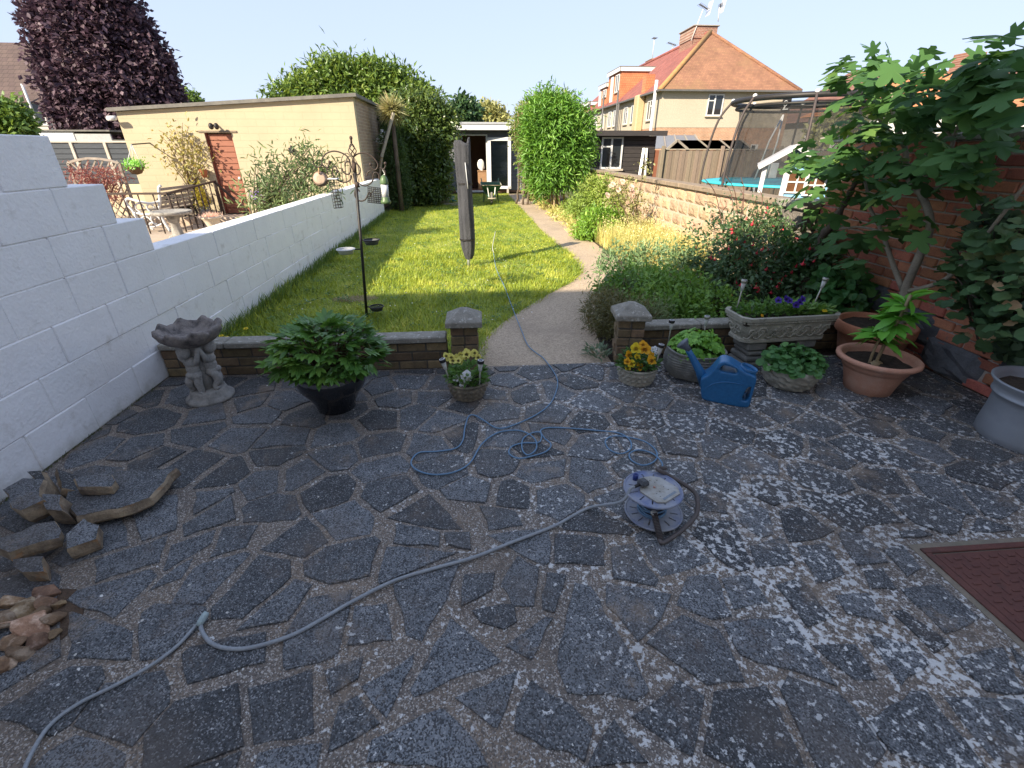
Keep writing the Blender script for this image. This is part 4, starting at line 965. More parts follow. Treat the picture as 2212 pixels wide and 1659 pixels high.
for i in range(150):
    a = i * .33; r = .42 + .09 * math.sin(i * .21) ; pts.append((hp.x + r * 1.25 * math.cos(a) + .09 * math.sin(i * .9), hp.y + r * math.sin(a) + .1 * math.cos(i * .37), .02 + .0011 * i + .02 * math.sin(i * .5) ** 2))
MB().tube(pts, .014, 6).build('coil', plain('teal_hose', (.03, .16, .14), (.05, .2, .17), rough=.5), ho)
for (xa, ya, xb, yb_, wh_) in ((908, 434, 935, 433, 'left of the teal hose coil'), (955, 438, 982, 428, 'slanting up right of the teal hose'), (960, 441, 990, 438, 'flat beside the grey board'), (975, 443, 1002, 441, 'nearest the grey clothes line cover')):
    tag(MB().bar(G(xa, ya, .05), G(xb, yb_, .10), .03, .03).build('timber_stake', M_TIMBERH), 'thin wooden stake lying on the lawn ' + wh_, 'stake', 'stakes by the hose coil')
q = G(958, 442); tag(MB().obox((q.x, q.y, .14), .38, .03, .26, Matrix.Rotation(.5, 3, 'X') @ Matrix.Rotation(.2, 3, 'Y'), .005).build('grey_board', M_CONC), 'small grey board propped among the stakes on the lawn', 'board')
# ================================================================== covered rotary clothes line
rc = thing('rotary_line', 'closed rotary clothes line under a dark grey cover on the lawn', 'clothes line', (-.10, 7.13, 0))
MB().tube([(-.10, 7.13, 0), (-.10, 7.13, .2)], .022, 10).build('pole', plain('galvanised', (.55, .57, .58), (.45, .46, .47), rough=.4, metal=.7), rc)
prof = [(.045, .13, -.03), (.055, .15, -.03), (.075, .22, -.03), (.098, .36, -.035), (.098, .6, -.04), (.092, .9, -.045), (.092, 1.15, -.05), (.098, 1.4, -.055), (.106, 1.6, -.055), (.108, 1.70, -.055), (.085, 1.71, -.055), (.05, 1.58, -.055)]
vs = []; fs = []; n = 48
for (r, z, dx) in prof:
    for i in range(n):
        a = 2 * math.pi * i / n
        rr = r * (1 + .09 * math.sin(4 * a + 1.2 * math.sin(z * 2.2)) + .06 * math.sin(9 * a - 1.5 * math.sin(z * 3.1)) + .06 * math.sin(3 * a + z * 7) * math.sin(z * 9)); zz = z
        if 1.6 < z: zz += .02 * math.sin(a * 3 + 2.2) + .05 * max(0, math.cos(a - .1)) ** 6 + .02 * max(0, math.cos(a - 2.9)) ** 2
        vs.append((-.065 + dx + rr * 1.05 * math.cos(a), 7.13 + rr * .9 * math.sin(a), zz))
for k in range(len(prof) - 1):
    for i in range(n): j = (i + 1) % n; fs.append((k * n + i, k * n + j, (k + 1) * n + j, (k + 1) * n + i))
co = MB().add(vs, fs, True).build('cover', plain('dark_grey_cover', (.095, .096, .108), (.065, .066, .078), rough=.55, scale=5, bumps=.9, bdist=.05, fine=260, vecscale=(3, 3, .8)), rc)
sb = co.modifiers.new('sub', 'SUBSURF'); sb.levels = 1; sb.render_levels = 2
MB().tube([(-.09, 7.02, 1.45), (-.075, 7.025, 1.25), (-.065, 7.02, 1.12)], .006, 6).build('zip', M_UPVC, co)
for zz, rr in ((.42, .108), (1.18, .100)):
    st_ = MB(); n_ = 40; ring_ = [(-.107 + rr * 1.06 * math.cos(2 * math.pi * i / n_), 7.13 + rr * .92 * math.sin(2 * math.pi * i / n_)) for i in range(n_)]
    st_.add([(x, y, zz - .012) for x, y in ring_] + [(x, y, zz + .012) for x, y in ring_], [(i, (i + 1) % n_, (i + 1) % n_ + n_, i + n_) for i in range(n_)], True); st_.build('tie_strap', M_BLACK, rc)
# ================================================================== bird feeding station
fbx_, fby = -1.17, 4.80
def FP(x, y, dy=0): return AY(x, y, fby + dy)
fs_ = thing('bird_feeding_station', 'tall black iron bird feeding station on the shaded lawn', 'bird feeder', (fbx_, fby, 0))
top = FP(765, 352)
MB().tube([(fbx_, fby, 0), FP(783, 560), top], .014, 10).build('pole', M_BLACK, fs_)
MB().tube([FP(765, 352) + Vector((0, 0, 0)), FP(766, 372)], .019, 10).tube([FP(770, 393), FP(773, 405)], .020, 10).build('collar', M_RUST, fs_)
fin = MB(); zc = FP(762, 325); 
fin.tube([FP(758, 298), FP(759, 309)], .009, 8); fin.ell(FP(758, 298), (.014, .014, .018)); fin.tube([FP(763, 340), top], .008, 8)
za, zb_ = FP(759, 309), FP(763, 340)
for k in range(4):
    fin.tube([za.lerp(zb_, i / 12) + Vector((math.cos(k * 1.571 + i * .26), math.sin(k * 1.571 + i * .26), 0)) * .034 * math.sin(math.pi * i / 12) for i in range(13)], .0045, 6)
fin.build('finial', M_RUST, fs_)
def S2(pts): # points measured in the close-up of the feeder
    return [FP(662.4 + x * .13888, 259.2 + y * .13888) for x, y in pts]
M_SCR = plain('dark_scroll_iron', (.03, .022, .02), (.06, .04, .03), rough=.6, scale=20)
arms = [[(690, 740), (670, 640), (600, 540), (440, 485), (310, 520), (240, 610), (250, 700), (320, 740), (350, 690), (358, 655)],
        [(690, 720), (672, 820), (630, 845), (570, 810), (550, 750)], [(672, 660), (630, 645), (598, 680), (600, 725)],
        [(690, 860), (680, 930), (590, 968), (490, 940), (420, 880), (400, 790), (415, 725), (440, 715), (465, 750), (480, 800)],
        [(715, 730), (720, 600), (800, 525), (920, 520), (1030, 580), (1100, 670), (1105, 730), (1065, 778), (1015, 750), (992, 690)],
        [(715, 770), (712, 690), (735, 655), (790, 690), (830, 750), (830, 820), (790, 850), (750, 820)],
        [(718, 830), (760, 940), (850, 1010), (930, 1022), (1000, 980), (1035, 910), (1020, 830), (985, 795), (950, 820), (938, 868)],
        [(1035, 880), (1050, 825), (1090, 818), (1125, 860), (1130, 930)], [(1175, 760), (1215, 790), (1225, 860)], [(1140, 745), (1200, 760), (1225, 720), (1220, 680)],
        [(745, 1170), (790, 1240), (850, 1260), (910, 1240), (950, 1170), (975, 1125), (995, 1150), (990, 1190)], [(748, 1165), (755, 1090), (790, 1070), (825, 1115)],
        [(320, 740), (315, 790), (330, 850)], [(100, 640), (120, 700), (170, 735), (220, 720), (240, 670)]]
for a in arms: MB().tube(spline(S2(a), 6), .0065, 7).build('scroll_arm', M_SCR, fs_)
for (x, y) in ((358, 655), (992, 690), (1222, 675), (480, 800)): MB().ell(S2([(x, y)])[0], (.014, .014, .014), 8, 6).build('arm_ball', M_RUST, fs_)
def dish(x, y, r, mat, label, rim):
    q = FP(x, y); t = thing('feeder_dish', label, 'dish', q)
    ln = AY(x, y, fby)
    MB().lathe([(0, -.012), (r * .8, -.012), (r, .028), (r * 1.06, .032), (r * 1.06, .026), (r * .97, .022), (r * .78, -.006), (0, -.006)], 36, q).build('bowl', mat, t)
    MB().tube([(q.x + r * math.cos(a * .1745) * 1.03, q.y + r * math.sin(a * .1745) * 1.03, q.z + .03) for a in range(36)], .006, 6, closed=True).build('ring', rim, t)
    px = fbx_ + (FP(768, 352).x - fbx_) * min(1, q.z / 1.5)
    MB().tube([(q.x + (r if px > q.x else -r), q.y, q.z + .028), (px, fby, q.z + .028)], .007, 6).build('bracket', M_BLACK, t)
def meshmat():
    m, t, b = newmat('black_mesh'); b.inputs['Base Color'].default_value = (.03, .03, .033, 1); b.inputs['Roughness'].default_value = .6
    tr = t.nodes.new('ShaderNodeBsdfTransparent'); v = pos(t); w1 = nd(t, 'ShaderNodeTexWave'); w1.inputs['Scale'].default_value = 55; w2 = nd(t, 'ShaderNodeTexWave'); w2.bands_direction = 'Y'; w2.inputs['Scale'].default_value = 55
    t.links.new(v, w1.inputs[0]); t.links.new(v, w2.inputs[0]); mx = math_(t, 'MAXIMUM', w1.outputs['Fac'], w2.outputs['Fac']); g = math_(t, 'GREATER_THAN', mx, .62)
    ms = t.nodes.new('ShaderNodeMixShader'); t.links.new(g, ms.inputs[0]); t.links.new(tr.outputs[0], ms.inputs[1]); t.links.new(b.outputs[0], ms.inputs[2]); t.links.new(ms.outputs[0], t.nodes['Material Output'].inputs[0]); return m
M_MESH = meshmat()
dish(748, 545, .085, M_UPVC, 'white plastic dish on the left of the feeder pole', M_UPVC)
dish(803, 525, .075, plain('grey_dish', (.14, .15, .16), (.10, .105, .11)), 'dark grey dish on the right of the feeder pole', M_BLACK)
dish(814, 668, .07, M_MESH, 'black mesh tray low on the feeder pole', M_BLACK)
# coconut half
q = S2([(215, 915)])[0]; t = thing('coconut_feeder', 'half coconut shell of fat hanging on the left feeder arm', 'bird feeder', q)
mr = Matrix.Rotation(R(75), 3, 'X') @ Matrix.Rotation(R(15), 3, 'Y')
c = MB().lathe([(0, -.06), (.04, -.05), (.065, -.02), (.07, .0), (.064, 0)], 24); c.v = [tuple(Vector(q) + mr @ Vector(v)) for v in c.v]; c.build('shell', plain('coconut_shell', (.12, .07, .045), (.08, .05, .035), scale=30, bumps=.7), t)
c = MB().lathe([(.064, 0), (.03, .003), (0, .003)], 24); c.v = [tuple(Vector(q) + mr @ Vector(v)) for v in c.v]; c.build('fat', plain('fat', (.55, .40, .30), (.45, .32, .24), scale=60, bumps=.8), t)
MB().tube([S2([(185, 740)])[0], S2([(195, 840)])[0]], .006, 6).build('cord', plain('cord', (.45, .3, .15), (.35, .22, .12)), t)
def cage(name, label, A, B, C, D, dep, nx, nz, cap=None):
    """wire cage between four measured corners (top left, top right, bottom right, bottom left)"""
    P = [S2([p])[0] for p in (A, B, C, D)]; t = thing(name, label, 'bird feeder', (P[2] + P[3]) / 2)
    m = MB()
    for dy in (-dep / 2, dep / 2):
        o = Vector((0, dy, 0))
        for i in range(nx + 1): m.tube([P[0].lerp(P[1], i / nx) + o, P[3].lerp(P[2], i / nx) + o], .0022, 5)
        for i in range(nz + 1): m.tube([P[0].lerp(P[3], i / nz) + o, P[1].lerp(P[2], i / nz) + o], .0022, 5)
    for s in (P[0], P[1]), (P[3], P[2]):
        for k in (0, 1):
            m.tube([s[k] + Vector((0, -dep / 2, 0)), s[k] + Vector((0, dep / 2, 0))], .0022, 5)
    m.build('wire_cage', M_BLACK, t)
    if cap: MB().obox((P[0] + P[1]) / 2 + Vector((0, 0, .008)), (P[1] - P[0]).length * 1.2, dep * 1.4, .012, None, .004).build('lid', cap, t)
    MB().tube([(P[0] + P[1]) / 2, S2([cap and (400, 800) or (985, 1185)])[0]], .003, 5).build('hook', M_BLACK, t)
cage('fat_ball_cage', 'narrow wire fat ball feeder hanging in front of the white wall', (355, 935), (480, 925), (555, 1360), (440, 1370), .06, 3, 9, M_UPVC)
cage('square_wire_feeder', 'square black wire cake feeder hanging right of the pole', (955, 1035), (1185, 1065), (1165, 1300), (955, 1280), .03, 8, 8)
# tube seed feeder
A, B = S2([(1195, 850)])[0], S2([(1235, 1300)])[0]; ax = (A - B); L = ax.length; t = thing('seed_feeder', 'green topped clear tube seed feeder hanging on the right arm', 'bird feeder', B)
M_FG = plain('feeder_green', (.10, .16, .07), (.08, .13, .06), rough=.4); mz = ax.to_track_quat('Z', 'Y').to_matrix()
def fl(prof, nm, mat, smooth=True):
    c = MB().lathe([(r * .74, z * L / .35) for r, z in prof], 24); c.v = [tuple(B + mz @ Vector(v)) for v in c.v]; c.build(nm, mat, t)
fl([(0, 0), (.062, 0), (.066, .03), (.05, .05), (.05, .075), (.045, .08)], 'base', M_FG)
fl([(.044, .07), (.046, .24), (.044, .24)], 'tube', plain('cloudy_plastic', (.62, .63, .64), (.5, .5, .52), rough=.35, scale=25))
fl([(.05, .235), (.052, .25), (.048, .29), (.034, .325), (.014, .345), (0, .35)], 'lid', M_FG)
MB().tube(spline([B + mz @ Vector((.035, 0, L * .75)), B + mz @ Vector((.02, 0, L)), S2([(1225, 860)])[0], S2([(1175, 760)])[0]], 4), .004, 6).build('hanger', MATS['pale_metal'], t)
# ================================================================== terrace of houses, right background
M_TILE = brickmat('brown_roof_tiles', (.30, .15, .085), (.24, .115, .07), (.14, .075, .05), 'x', bw=.17, rh=.10, mort=.008, dirt=(.24, .15, .07))
M_TILEY = brickmat('red_roof_tiles', (.30, .10, .08), (.25, .085, .07), (.14, .06, .05), 'y', bw=.17, rh=.10, mort=.008)
M_HANG = brickmat('orange_hung_tiles', (.52, .20, .095), (.46, .17, .08), (.28, .10, .05), 'x', bw=.17, rh=.16, mort=.010)
M_HANGY = brickmat('orange_hung_tiles_side', (.52, .20, .095), (.46, .17, .08), (.28, .10, .05), 'y', bw=.17, rh=.16, mort=.010)
M_ROUGH = plain('cream_roughcast', (.45, .39, .31), (.41, .355, .28), rough=.95, scale=.8, bumps=.3, fine=14)
M_HBRICK = brickmat('house_base_brick', (.42, .22, .13), (.34, .17, .10), (.45, .36, .28), 'x')
M_CHIM = brickmat('chimney_brick', (.28, .13, .09), (.20, .09, .065), (.34, .25, .2), 'x', rh=.09, bw=.25, mort=.014)
M_RIDGE = plain('lichen_ridge_tile', (.36, .23, .085), (.32, .17, .08), rough=.95, scale=3)
M_PIPE = plain('grey_drainpipe', (.12, .115, .115), (.08, .08, .08), rough=.6)
HX0, HX1, HY0, HY1 = 12.4, 21.1, 34.0, 62.0; ez = 5.0
hs = thing('terrace_house', 'cream terrace house with brown hipped roof, chimney and orange dormers', 'house', (16.8, 40, 0))
MB().box(HX0, HX1, HY0, HY1, 2.95, ez).build('wall', M_ROUGH, hs)
MB().box(HX0 + .02, HX1 - .02, HY0 + .02, HY1 - .02, 0, 2.945).build('base_wall', M_HBRICK, hs)
oh = .35; ap = (16.75, 38.2, 8.85); ap2 = (16.75, 60, 8.85)
c0, c1, c2, c3 = (HX0 - oh, HY0 - oh, ez), (HX1 + oh, HY0 - oh, ez), (HX1 + oh, HY1, ez), (HX0 - oh, HY1, ez)
rf = MB(); rf.add([c0, c1, ap], [(0, 1, 2)]); ro = rf.build('roof', M_TILE, hs)
MB().add([c0, ap, ap2, c3], [(0, 1, 2, 3)]).build('roof_slope', M_TILEY, hs); MB().add([c1, c2, ap2, ap], [(0, 1, 2, 3)]).build('roof_slope', M_TILEY, hs)
MB().add([c0, c1, c2, c3], [(3, 2, 1, 0)]).build('soffit', plain('dark_soffit', (.15, .13, .12), (.12, .1, .1)), hs)
MB().tube([Vector(c0) + Vector((0, 0, .03)), Vector(ap) + Vector((0, 0, .05))], .15, 8).build('hip_tiles', M_RIDGE, ro); MB().tube([Vector(c1) + Vector((0, 0, .03)), Vector(ap) + Vector((0, 0, .05))], .10, 8).build('hip_tiles', M_TILE, ro)
MB().tube([Vector(ap) + Vector((0, 0, .05)), Vector(ap2) + Vector((0, 0, .05))], .12, 8).build('ridge_tiles', M_TILEY, ro)
MB().bar((HX0 - oh, HY0 - oh - .05, ez + .0), (HX1 + oh, HY0 - oh - .05, ez + .0), .11, .10).build('gutter', M_PIPE, hs); MB().bar((HX0 - oh - .05, HY0 - oh, ez), (HX0 - oh - .05, HY1, ez), .11, .10).build('gutter', M_PIPE, hs)
def window(parent, a, b, z0, z1, axis, at, split=.45, toplight=True, out=-1):
    """white casement window: frame pieces proud of a dark pane"""
    def bx(m, u0, u1, v0, v1, d0, d1):
        lo, hi = sorted((at + out * d0, at + out * d1))
        if axis == 'x': m.box(u0, u1, lo, hi, v0, v1)
        else: m.box(lo, hi, u0, u1, v0, v1)
    w = (b - a); f = MB(); t = .07 * min(1, w)
    for (u0, u1, v0, v1) in ((a, a + t, z0, z1), (b - t, b, z0, z1), (a + t, b - t, z0, z0 + t), (a + t, b - t, z1 - t, z1)): bx(f, u0, u1, v0, v1, .005, .06)
    s = a + w * split; bx(f, s - t * .6, s + t * .6, z0 + t, z1 - t, .005, .055)
    if toplight: bx(f, a + t, s - t * .6, z1 - (z1 - z0) * .3 - t * .4, z1 - (z1 - z0) * .3 + t * .4, .005, .055)
    fo = f.build('window', M_UPVC, parent)
    for u0, u1 in ((a + t, s - t * .6), (s + t * .6, b - t)):
        g = MB(); bx(g, u0, u1, z0 + t, z1 - t, .008, .02); g.build('pane', M_GLASS, fo)
    si = MB(); bx(si, a - .06, b + .06, z0 - .07, z0 - .004, .003, .13); si.build('sill', plain('window_sill', (.45, .40, .33), (.36, .31, .26)), fo)
    return fo
window(hs, 15.45, 16.5, 3.62, 4.84, 'x', HY0)
sm = MB().box(19.0, 19.5, HY0 - .03, HY0 + .005, 1.45, 1.95).build('window', M_UPVC, hs); MB().box(19.05, 19.3, HY0 - .04, HY0 - .032, 1.5, 1.9).build('pane', M_GLASS, sm)
MB().box(20.72, HX1 + .01, HY0 - .015, HY0 + .4, .1, ez - .3).build('brick_quoin', M_HBRICK, hs)
for y in (35.6, 39.3, 41.2, 44.3, 46.0, 48.6, 51.2, 54): window(hs, y, y + 1.0, 3.45, 4.65, 'y', HX0, .5)
MB().box(HX0 - .55, HX0 - .002, 37.3, 38.2, 0, ez + .1, .08).build('flue_casing', plain('tan_render', (.52, .38, .22), (.42, .31, .18)), hs)
MB().box(HX0 - .1, HX0 + .5, 37.3, 38.1, ez + .05, ez + 1.3).build('low_chimney', M_HANG, hs)
for y, h, mt in ((34.25, 5.6, M_UPVC), (43.0, 5.9, M_PIPE), (42.5, 4.95, M_PIPE), (47.6, 6.0, M_PIPE), (53.0, 6.0, M_PIPE), (56, 5.6, M_UPVC)): MB().tube([(HX0 - .42, y, .3), (HX0 - .42, y, h)], .075 if mt is M_PIPE else .11, 8).build('drainpipe', mt, hs)
def dormer(y0, y1, zt, x0=12.55):
    xr = HX0 - oh + (zt - ez) * (16.75 - HX0 + oh) / (8.85 - ez) + .2
    d = MB(); d.prism([(x0, y0, ez + .05), (x0, y0, zt), (xr, y0, zt)], (0, .1, 0)); do = d.build('dormer', M_HANG, hs)
    MB().box(x0, x0 + .1, y0 + .1, y1, ez + .05, zt).build('dormer_face', M_HANGY, do)
    f = MB(); f.box(x0 - .18, xr, y0 - .15, y0 - .10, zt - .22, zt + .05); f.box(x0 - .2, x0 - .14, y0 - .15, y1, zt - .22, zt + .05); f.build('fascia', M_UPVC, do)
    MB().box(x0 - .2, xr, y0 - .16, y1, zt + .055, zt + .12).build('flat_roof', M_FELT, do)
    window(hs, y0 + .35, y0 + 1.5, ez + 1.0, zt - .35, 'y', x0, .5, False); MB().box(x0 - .05, x0 - .003, y0 + 2.2, y0 + 3.0, ez + .4, zt - .3).build('dormer_panel', M_UPVC, do)
dormer(44.6, 48.5, 7.62); dormer(48.65, 51.5, 6.95); dormer(55.6, 60, 6.05)
def chimney(x0, x1, y0, y1, zb, zt):
    c = MB().box(x0, x1, y0, y1, zb, zt - .75).build('chimney', M_CHIM, hs); MB().box(x0 - .06, x1 + .06, y0 - .06, y1 + .06, zt - .75, zt - .08).build('chimney_head', M_CHIM, c); MB().box(x0 - .16, x1 + .16, y0 - .16, y1 + .16, zt - .08, zt, .02).build('chimney_cap', M_COPING, c)
ca = AY(1497, 60, 39.0); cb_ = AY(1551, 60, 39.0); chimney(ca.x + .15, cb_.x - .1, 39, 41.4, 7.4, AY(1520, 54, 39).z)
ca = AY(1407, 130, 50); cb_ = AY(1443, 130, 50); chimney(ca.x + .1, cb_.x - .1, 50, 51.5, 7.4, AY(1420, 126, 50).z)
def aerial(base, top, boom, label, grid=None):
    t = thing('tv_aerial', label, 'aerial', base); m = MB().tube([base, top], .035, 6); m.build('mast', MATS['pale_metal'], t)
    b = MB().bar(boom[0], boom[1], .06); d = boom[1] - boom[0]
    for k in range(7): c = boom[0] + d * (k / 6); b.bar(c + Vector((0, .35, .0)), c - Vector((0, .35, 0)), .02)
    b.build('boom', M_PIPE, t)
    if grid:
        g = MB()
        for k in range(4): g.bar(grid + Vector((.0, -.3 + .2 * k, -.4)), grid + Vector((.15, -.3 + .2 * k, .45)), .03)
        g.build('reflector', M_UPVC, t)
aerial(AY(1493, 88, 38.9), AY(1519, 20, 38.9), (AY(1511, 9, 38.9), AY(1529, 20, 38.9)), 'slanting television aerial on the nearer chimney', AY(1530, 19, 38.9))
aerial(AY(1551, 47, 40), AY(1554, 16, 40), (AY(1557, 8, 40), AY(1556, 20, 41)), 'thin television aerial behind the nearer chimney', AY(1559, 14, 40))
aerial(AY(1409, 126, 50), AY(1414, 82, 50), (AY(1410, 82, 50), AY(1418, 83, 50)), 'thin television aerial on the farther chimney')
aerial(AY(1452, 108, 47), AY(1453, 97, 47), (AY(1443, 92, 47), AY(1460, 98, 47)), 'television aerial beyond the ridge between the chimneys')
# ================================================================== dark boarded shed with white window
M_BLKB = plain('black_boards', (.030, .027, .028), (.05, .043, .042), rough=.7, scale=5, vecscale=(1, 1, 6), bumps=.25)
ds = thing('dark_shed', 'black weatherboarded shed with white window beyond the sandstone wall', 'shed', (5.5, 19.5, 0))
DY = 18.3
bd = MB().box(4.3, 6.62, DY, 21, 0, 2.05).build('wall', M_BLKB, ds)
bm_ = MB().box(-1.17, 1.17, -.025, 0, .003, .135, .006).mesh('board', M_BLKB)
for k in range(14): link('board', bm_, bd, Vector((5.46, DY - .003, .10 + k * .14)) - Vector((5.5, 19.5, 0)), (R(4), 0, 0))
MB().box(4.15, 6.85, DY - .4, 21.2, 2.09, 2.20, .01).build('roof', M_FELT, ds); MB().box(4.13, 6.87, DY - .42, DY - .402, 2.05, 2.21).build('fascia', M_BLKB, ds)
window(ds, 4.64, 5.42, 1.0, 2.02, 'x', DY - .032, .48)
for i, (xa, xb, xc) in enumerate(((1375, 1386, 1391), (1391, 1394, 1397))):
    a = AY(xa + 4, 372, DY - .45); b = AY(xc, 320, DY - .08)
    tag(MB().bar(Vector((a.x, DY - .5, .0)), b, .09 if i == 0 else .075, .03).build('white_board', M_UPVC), ('wider' if i == 0 else 'narrower') + ' white board leaning against the black shed', 'board', 'white boards leaning on the shed')
# lean-to glass roof and little wooden shed roof by the houses
lg = thing('greenhouse', 'grey polycarbonate lean to roof below the cream house', 'greenhouse', (10.2, 24, 0))
a, b, c, d = AY(1412, 322, 22), AY(1515, 316, 22), AY(1500, 293, 24), AY(1412, 293, 24)
for k in range(4):
    t0, t1 = k / 4 + .006, (k + 1) / 4 - .006; MB().prism([a.lerp(b, t0), a.lerp(b, t1), d.lerp(c, t1), d.lerp(c, t0)], (0, 0, .02)).build('roof_panel', plain('grey_polycarbonate', (.20, .20, .20), (.15, .15, .155), rough=.3), lg)
for k in range(5): p = a.lerp(b, k / 4); q = d.lerp(c, k / 4); MB().bar(p + Vector((0, 0, .03)), q + Vector((0, 0, .03)), .06).build('glazing_bar', M_TIMBERH, lg)
MB().box(a.x, b.x, 22.05, 24, 0, a.z - .05).build('wall', M_TIMBER, lg)
ls = thing('garden_shed', 'small brown shed with felt roof and pale battens behind the fence', 'shed', (9, 18, 0))
e0, ap_, e1 = AY(1440, 323, 17), AY(1462, 305, 17), AY(1484, 323, 17); dv = AY(1600, 305, 17) - ap_
MB().prism([e0, ap_, e1], (.05, .0, 0)).add([e0 + Vector((0, .02, 0)), ap_ + Vector((0, .02, 0)), e1 + Vector((0, .02, 0))], [(0, 1, 2)]).build('gable', plain('red_shed_wood', (.26, .10, .06), (.2, .08, .05)), ls)
for k in range(3): MB().prism([ap_ + dv * (k / 3 + .01), ap_ + dv * ((k + 1) / 3 - .01), e1 + dv * ((k + 1) / 3 - .01), e1 + dv * (k / 3 + .01)], (0, 0, .03)).build('roof_panel', M_FELT, ls)
for k in range(4): MB().bar(ap_ + dv * (k / 3) + Vector((0, -.01, .04)), e1 + dv * (k / 3) + Vector((0, -.01, .04)), .05).build('batten', M_TIMBERH, ls)
MB().bar(e0 - Vector((.05, .05, .03)), ap_ + Vector((0, -.05, .03)), .06, .07).bar(ap_ + Vector((0, -.05, .03)), e1 + Vector((.05, -.05, -.03)), .06, .07).build('barge_board', M_TIMBERH, ls)
MB().box(e0.x + .1, e0.x + 4.2, 17.05, 18.6, 0, e0.z - .02).build('wall', plain('red_shed_wood', (.26, .10, .06)), ls)
# ================================================================== close boarded fence, board by board
FY = 15.2; fc = thing('board_fence', 'brown close boarded timber fence behind the trampoline', 'fence', (8, FY, 0))
bme = [MB().box(-.058, .058, -.012, .012, 0, 1.60 + dz, .004).mesh('board', M_TIMBER) for dz in (0, .012, -.01)]
x = 5.8; i = 0
while x < 13.6: link('board', bme[i % 3], fc, (x - 8, (.016 if i % 2 else 0), 0), (0, random.uniform(-.006, .006), 0)); x += .105; i += 1
x = 5.75
while x < 13.7: MB().box(x - .05, x + .05, FY - .09, FY - .02, 0, 1.72, .008).build('post', M_TIMBER, fc); x += 1.85
for z in (.4, 1.35): MB().box(5.75, 13.7, FY + .035, FY + .08, z, z + .08).build('rail', M_TIMBER, fc)
MB().box(5.75, 13.7, FY - .03, FY + .045, 1.613, 1.64).build('capping', M_TIMBERH, fc)
f2 = thing('board_fence', 'shaded side fence running back beside the black shed', 'fence', (6.25, 16.75, 0))
for k in range(14):
    link('board', bme[k % 3], f2, (-.48 + k * .0738, -1.4 + k * .21, 0), (0, 0, R(70)), (1.85, 1, 1))
# ================================================================== trampoline with net
tc = Vector((7.85, 11.95, 0)); r0, r1, zp, zt = 2.02, 1.62, .88, 2.62
tp = thing('trampoline', 'round trampoline with black safety net and blue pad next door', 'trampoline', tc)
M_BLUE = plain('turquoise_pad', (.05, .50, .60), (.04, .42, .52), rough=.5, scale=3)
MB().lathe([(r0 - .34, zp - .01), (r0, zp - .02), (r0 + .02, zp + .012), (r0 - .02, zp + .03), (r0 - .34, zp + .02)], 64, tc).build('safety_pad', M_BLUE, tp)
MB().lathe([(0, zp - .03), (r0 - .33, zp - .03), (r0 - .33, zp - .02), (0, zp - .02)], 48, tc).build('jump_mat', M_BLACK, tp)
def netmat():
    m, t, b = newmat('safety_net'); b.inputs['Base Color'].default_value = (.02, .02, .022, 1); b.inputs['Roughness'].default_value = .8
    tr = t.nodes.new('ShaderNodeBsdfTransparent'); ms = t.nodes.new('ShaderNodeMixShader'); n = noise(t, pos(t), 9, 3)
    t.links.new(ramp(t, n, [(.3, .5), (.7, .64)]), ms.inputs[0]); t.links.new(tr.outputs[0], ms.inputs[1]); t.links.new(b.outputs[0], ms.inputs[2]); t.links.new(ms.outputs[0], t.nodes['Material Output'].inputs[0]); return m
np_ = 8; prof = []
def rad(f): return (r0 - .36) + (r1 - .12 - r0 + .36) * f - .14 * math.sin(math.pi * f)
nv = 10; vs = []; fsx = []; nu = 64
for k in range(nv + 1):
    f = k / nv
    for i in range(nu):
        a = 2 * math.pi * i / nu; r = rad(f) * (1 - .03 * abs(math.sin(a * np_ / 2 + .3))); vs.append((tc.x + r * math.cos(a), tc.y + r * math.sin(a), zp + .02 + (zt - .10 - zp) * f))
for k in range(nv):
    for i in range(nu): j = (i + 1) % nu; fsx.append((k * nu + i, k * nu + j, (k + 1) * nu + j, (k + 1) * nu + i))
MB().add(vs, fsx, True).build('safety_net', netmat(), tp)
MB().tube([(tc.x + r1 * math.cos(a * .0982), tc.y + r1 * math.sin(a * .0982), zt) for a in range(64)], .055, 8, closed=True).build('top_ring', M_BLACK, tp)
MB().tube([(tc.x + (r1 - .1) * math.cos(a * .0982), tc.y + (r1 - .1) * math.sin(a * .0982), zt - .13) for a in range(64)], .03, 6, closed=True).build('net_hem', M_BLACK, tp)
for k in range(np_):
    a = 2 * math.pi * (k + .35) / np_; d = Vector((math.cos(a), math.sin(a), 0))
    MB().tube(spline([tc + d * (r0 + .04) + Vector((0, 0, 0)), tc + d * (r0 + .05) + Vector((0, 0, zp)), tc + d * (r0 + .0) + Vector((0, 0, zp + .7)), tc + d * (r0 - .14) + Vector((0, 0, zt - .35)), tc + d * r1 + Vector((0, 0, zt + .05))], 5), .028, 8).build('pole', plain('brown_foam_pole', (.075, .055, .05), (.05, .04, .04), rough=.6), tp)
    MB().ell(tc + d * r1 + Vector((0, 0, zt + .05)), (.05, .05, .05), 8, 6).build('pole_cap', M_UPVC, tp)
for k in range(np_): a = 2 * math.pi * (k + .85) / np_; d = Vector((math.cos(a), math.sin(a), 0)); MB().tube([tc + d * r0 + Vector((0, 0, 0.02)), tc + d * r0 + Vector((0, 0, zp - .02))], .024, 6).build('leg', plain('grey_steel', (.3, .31, .32), (.22, .23, .24), metal=.5, rough=.4), tp)
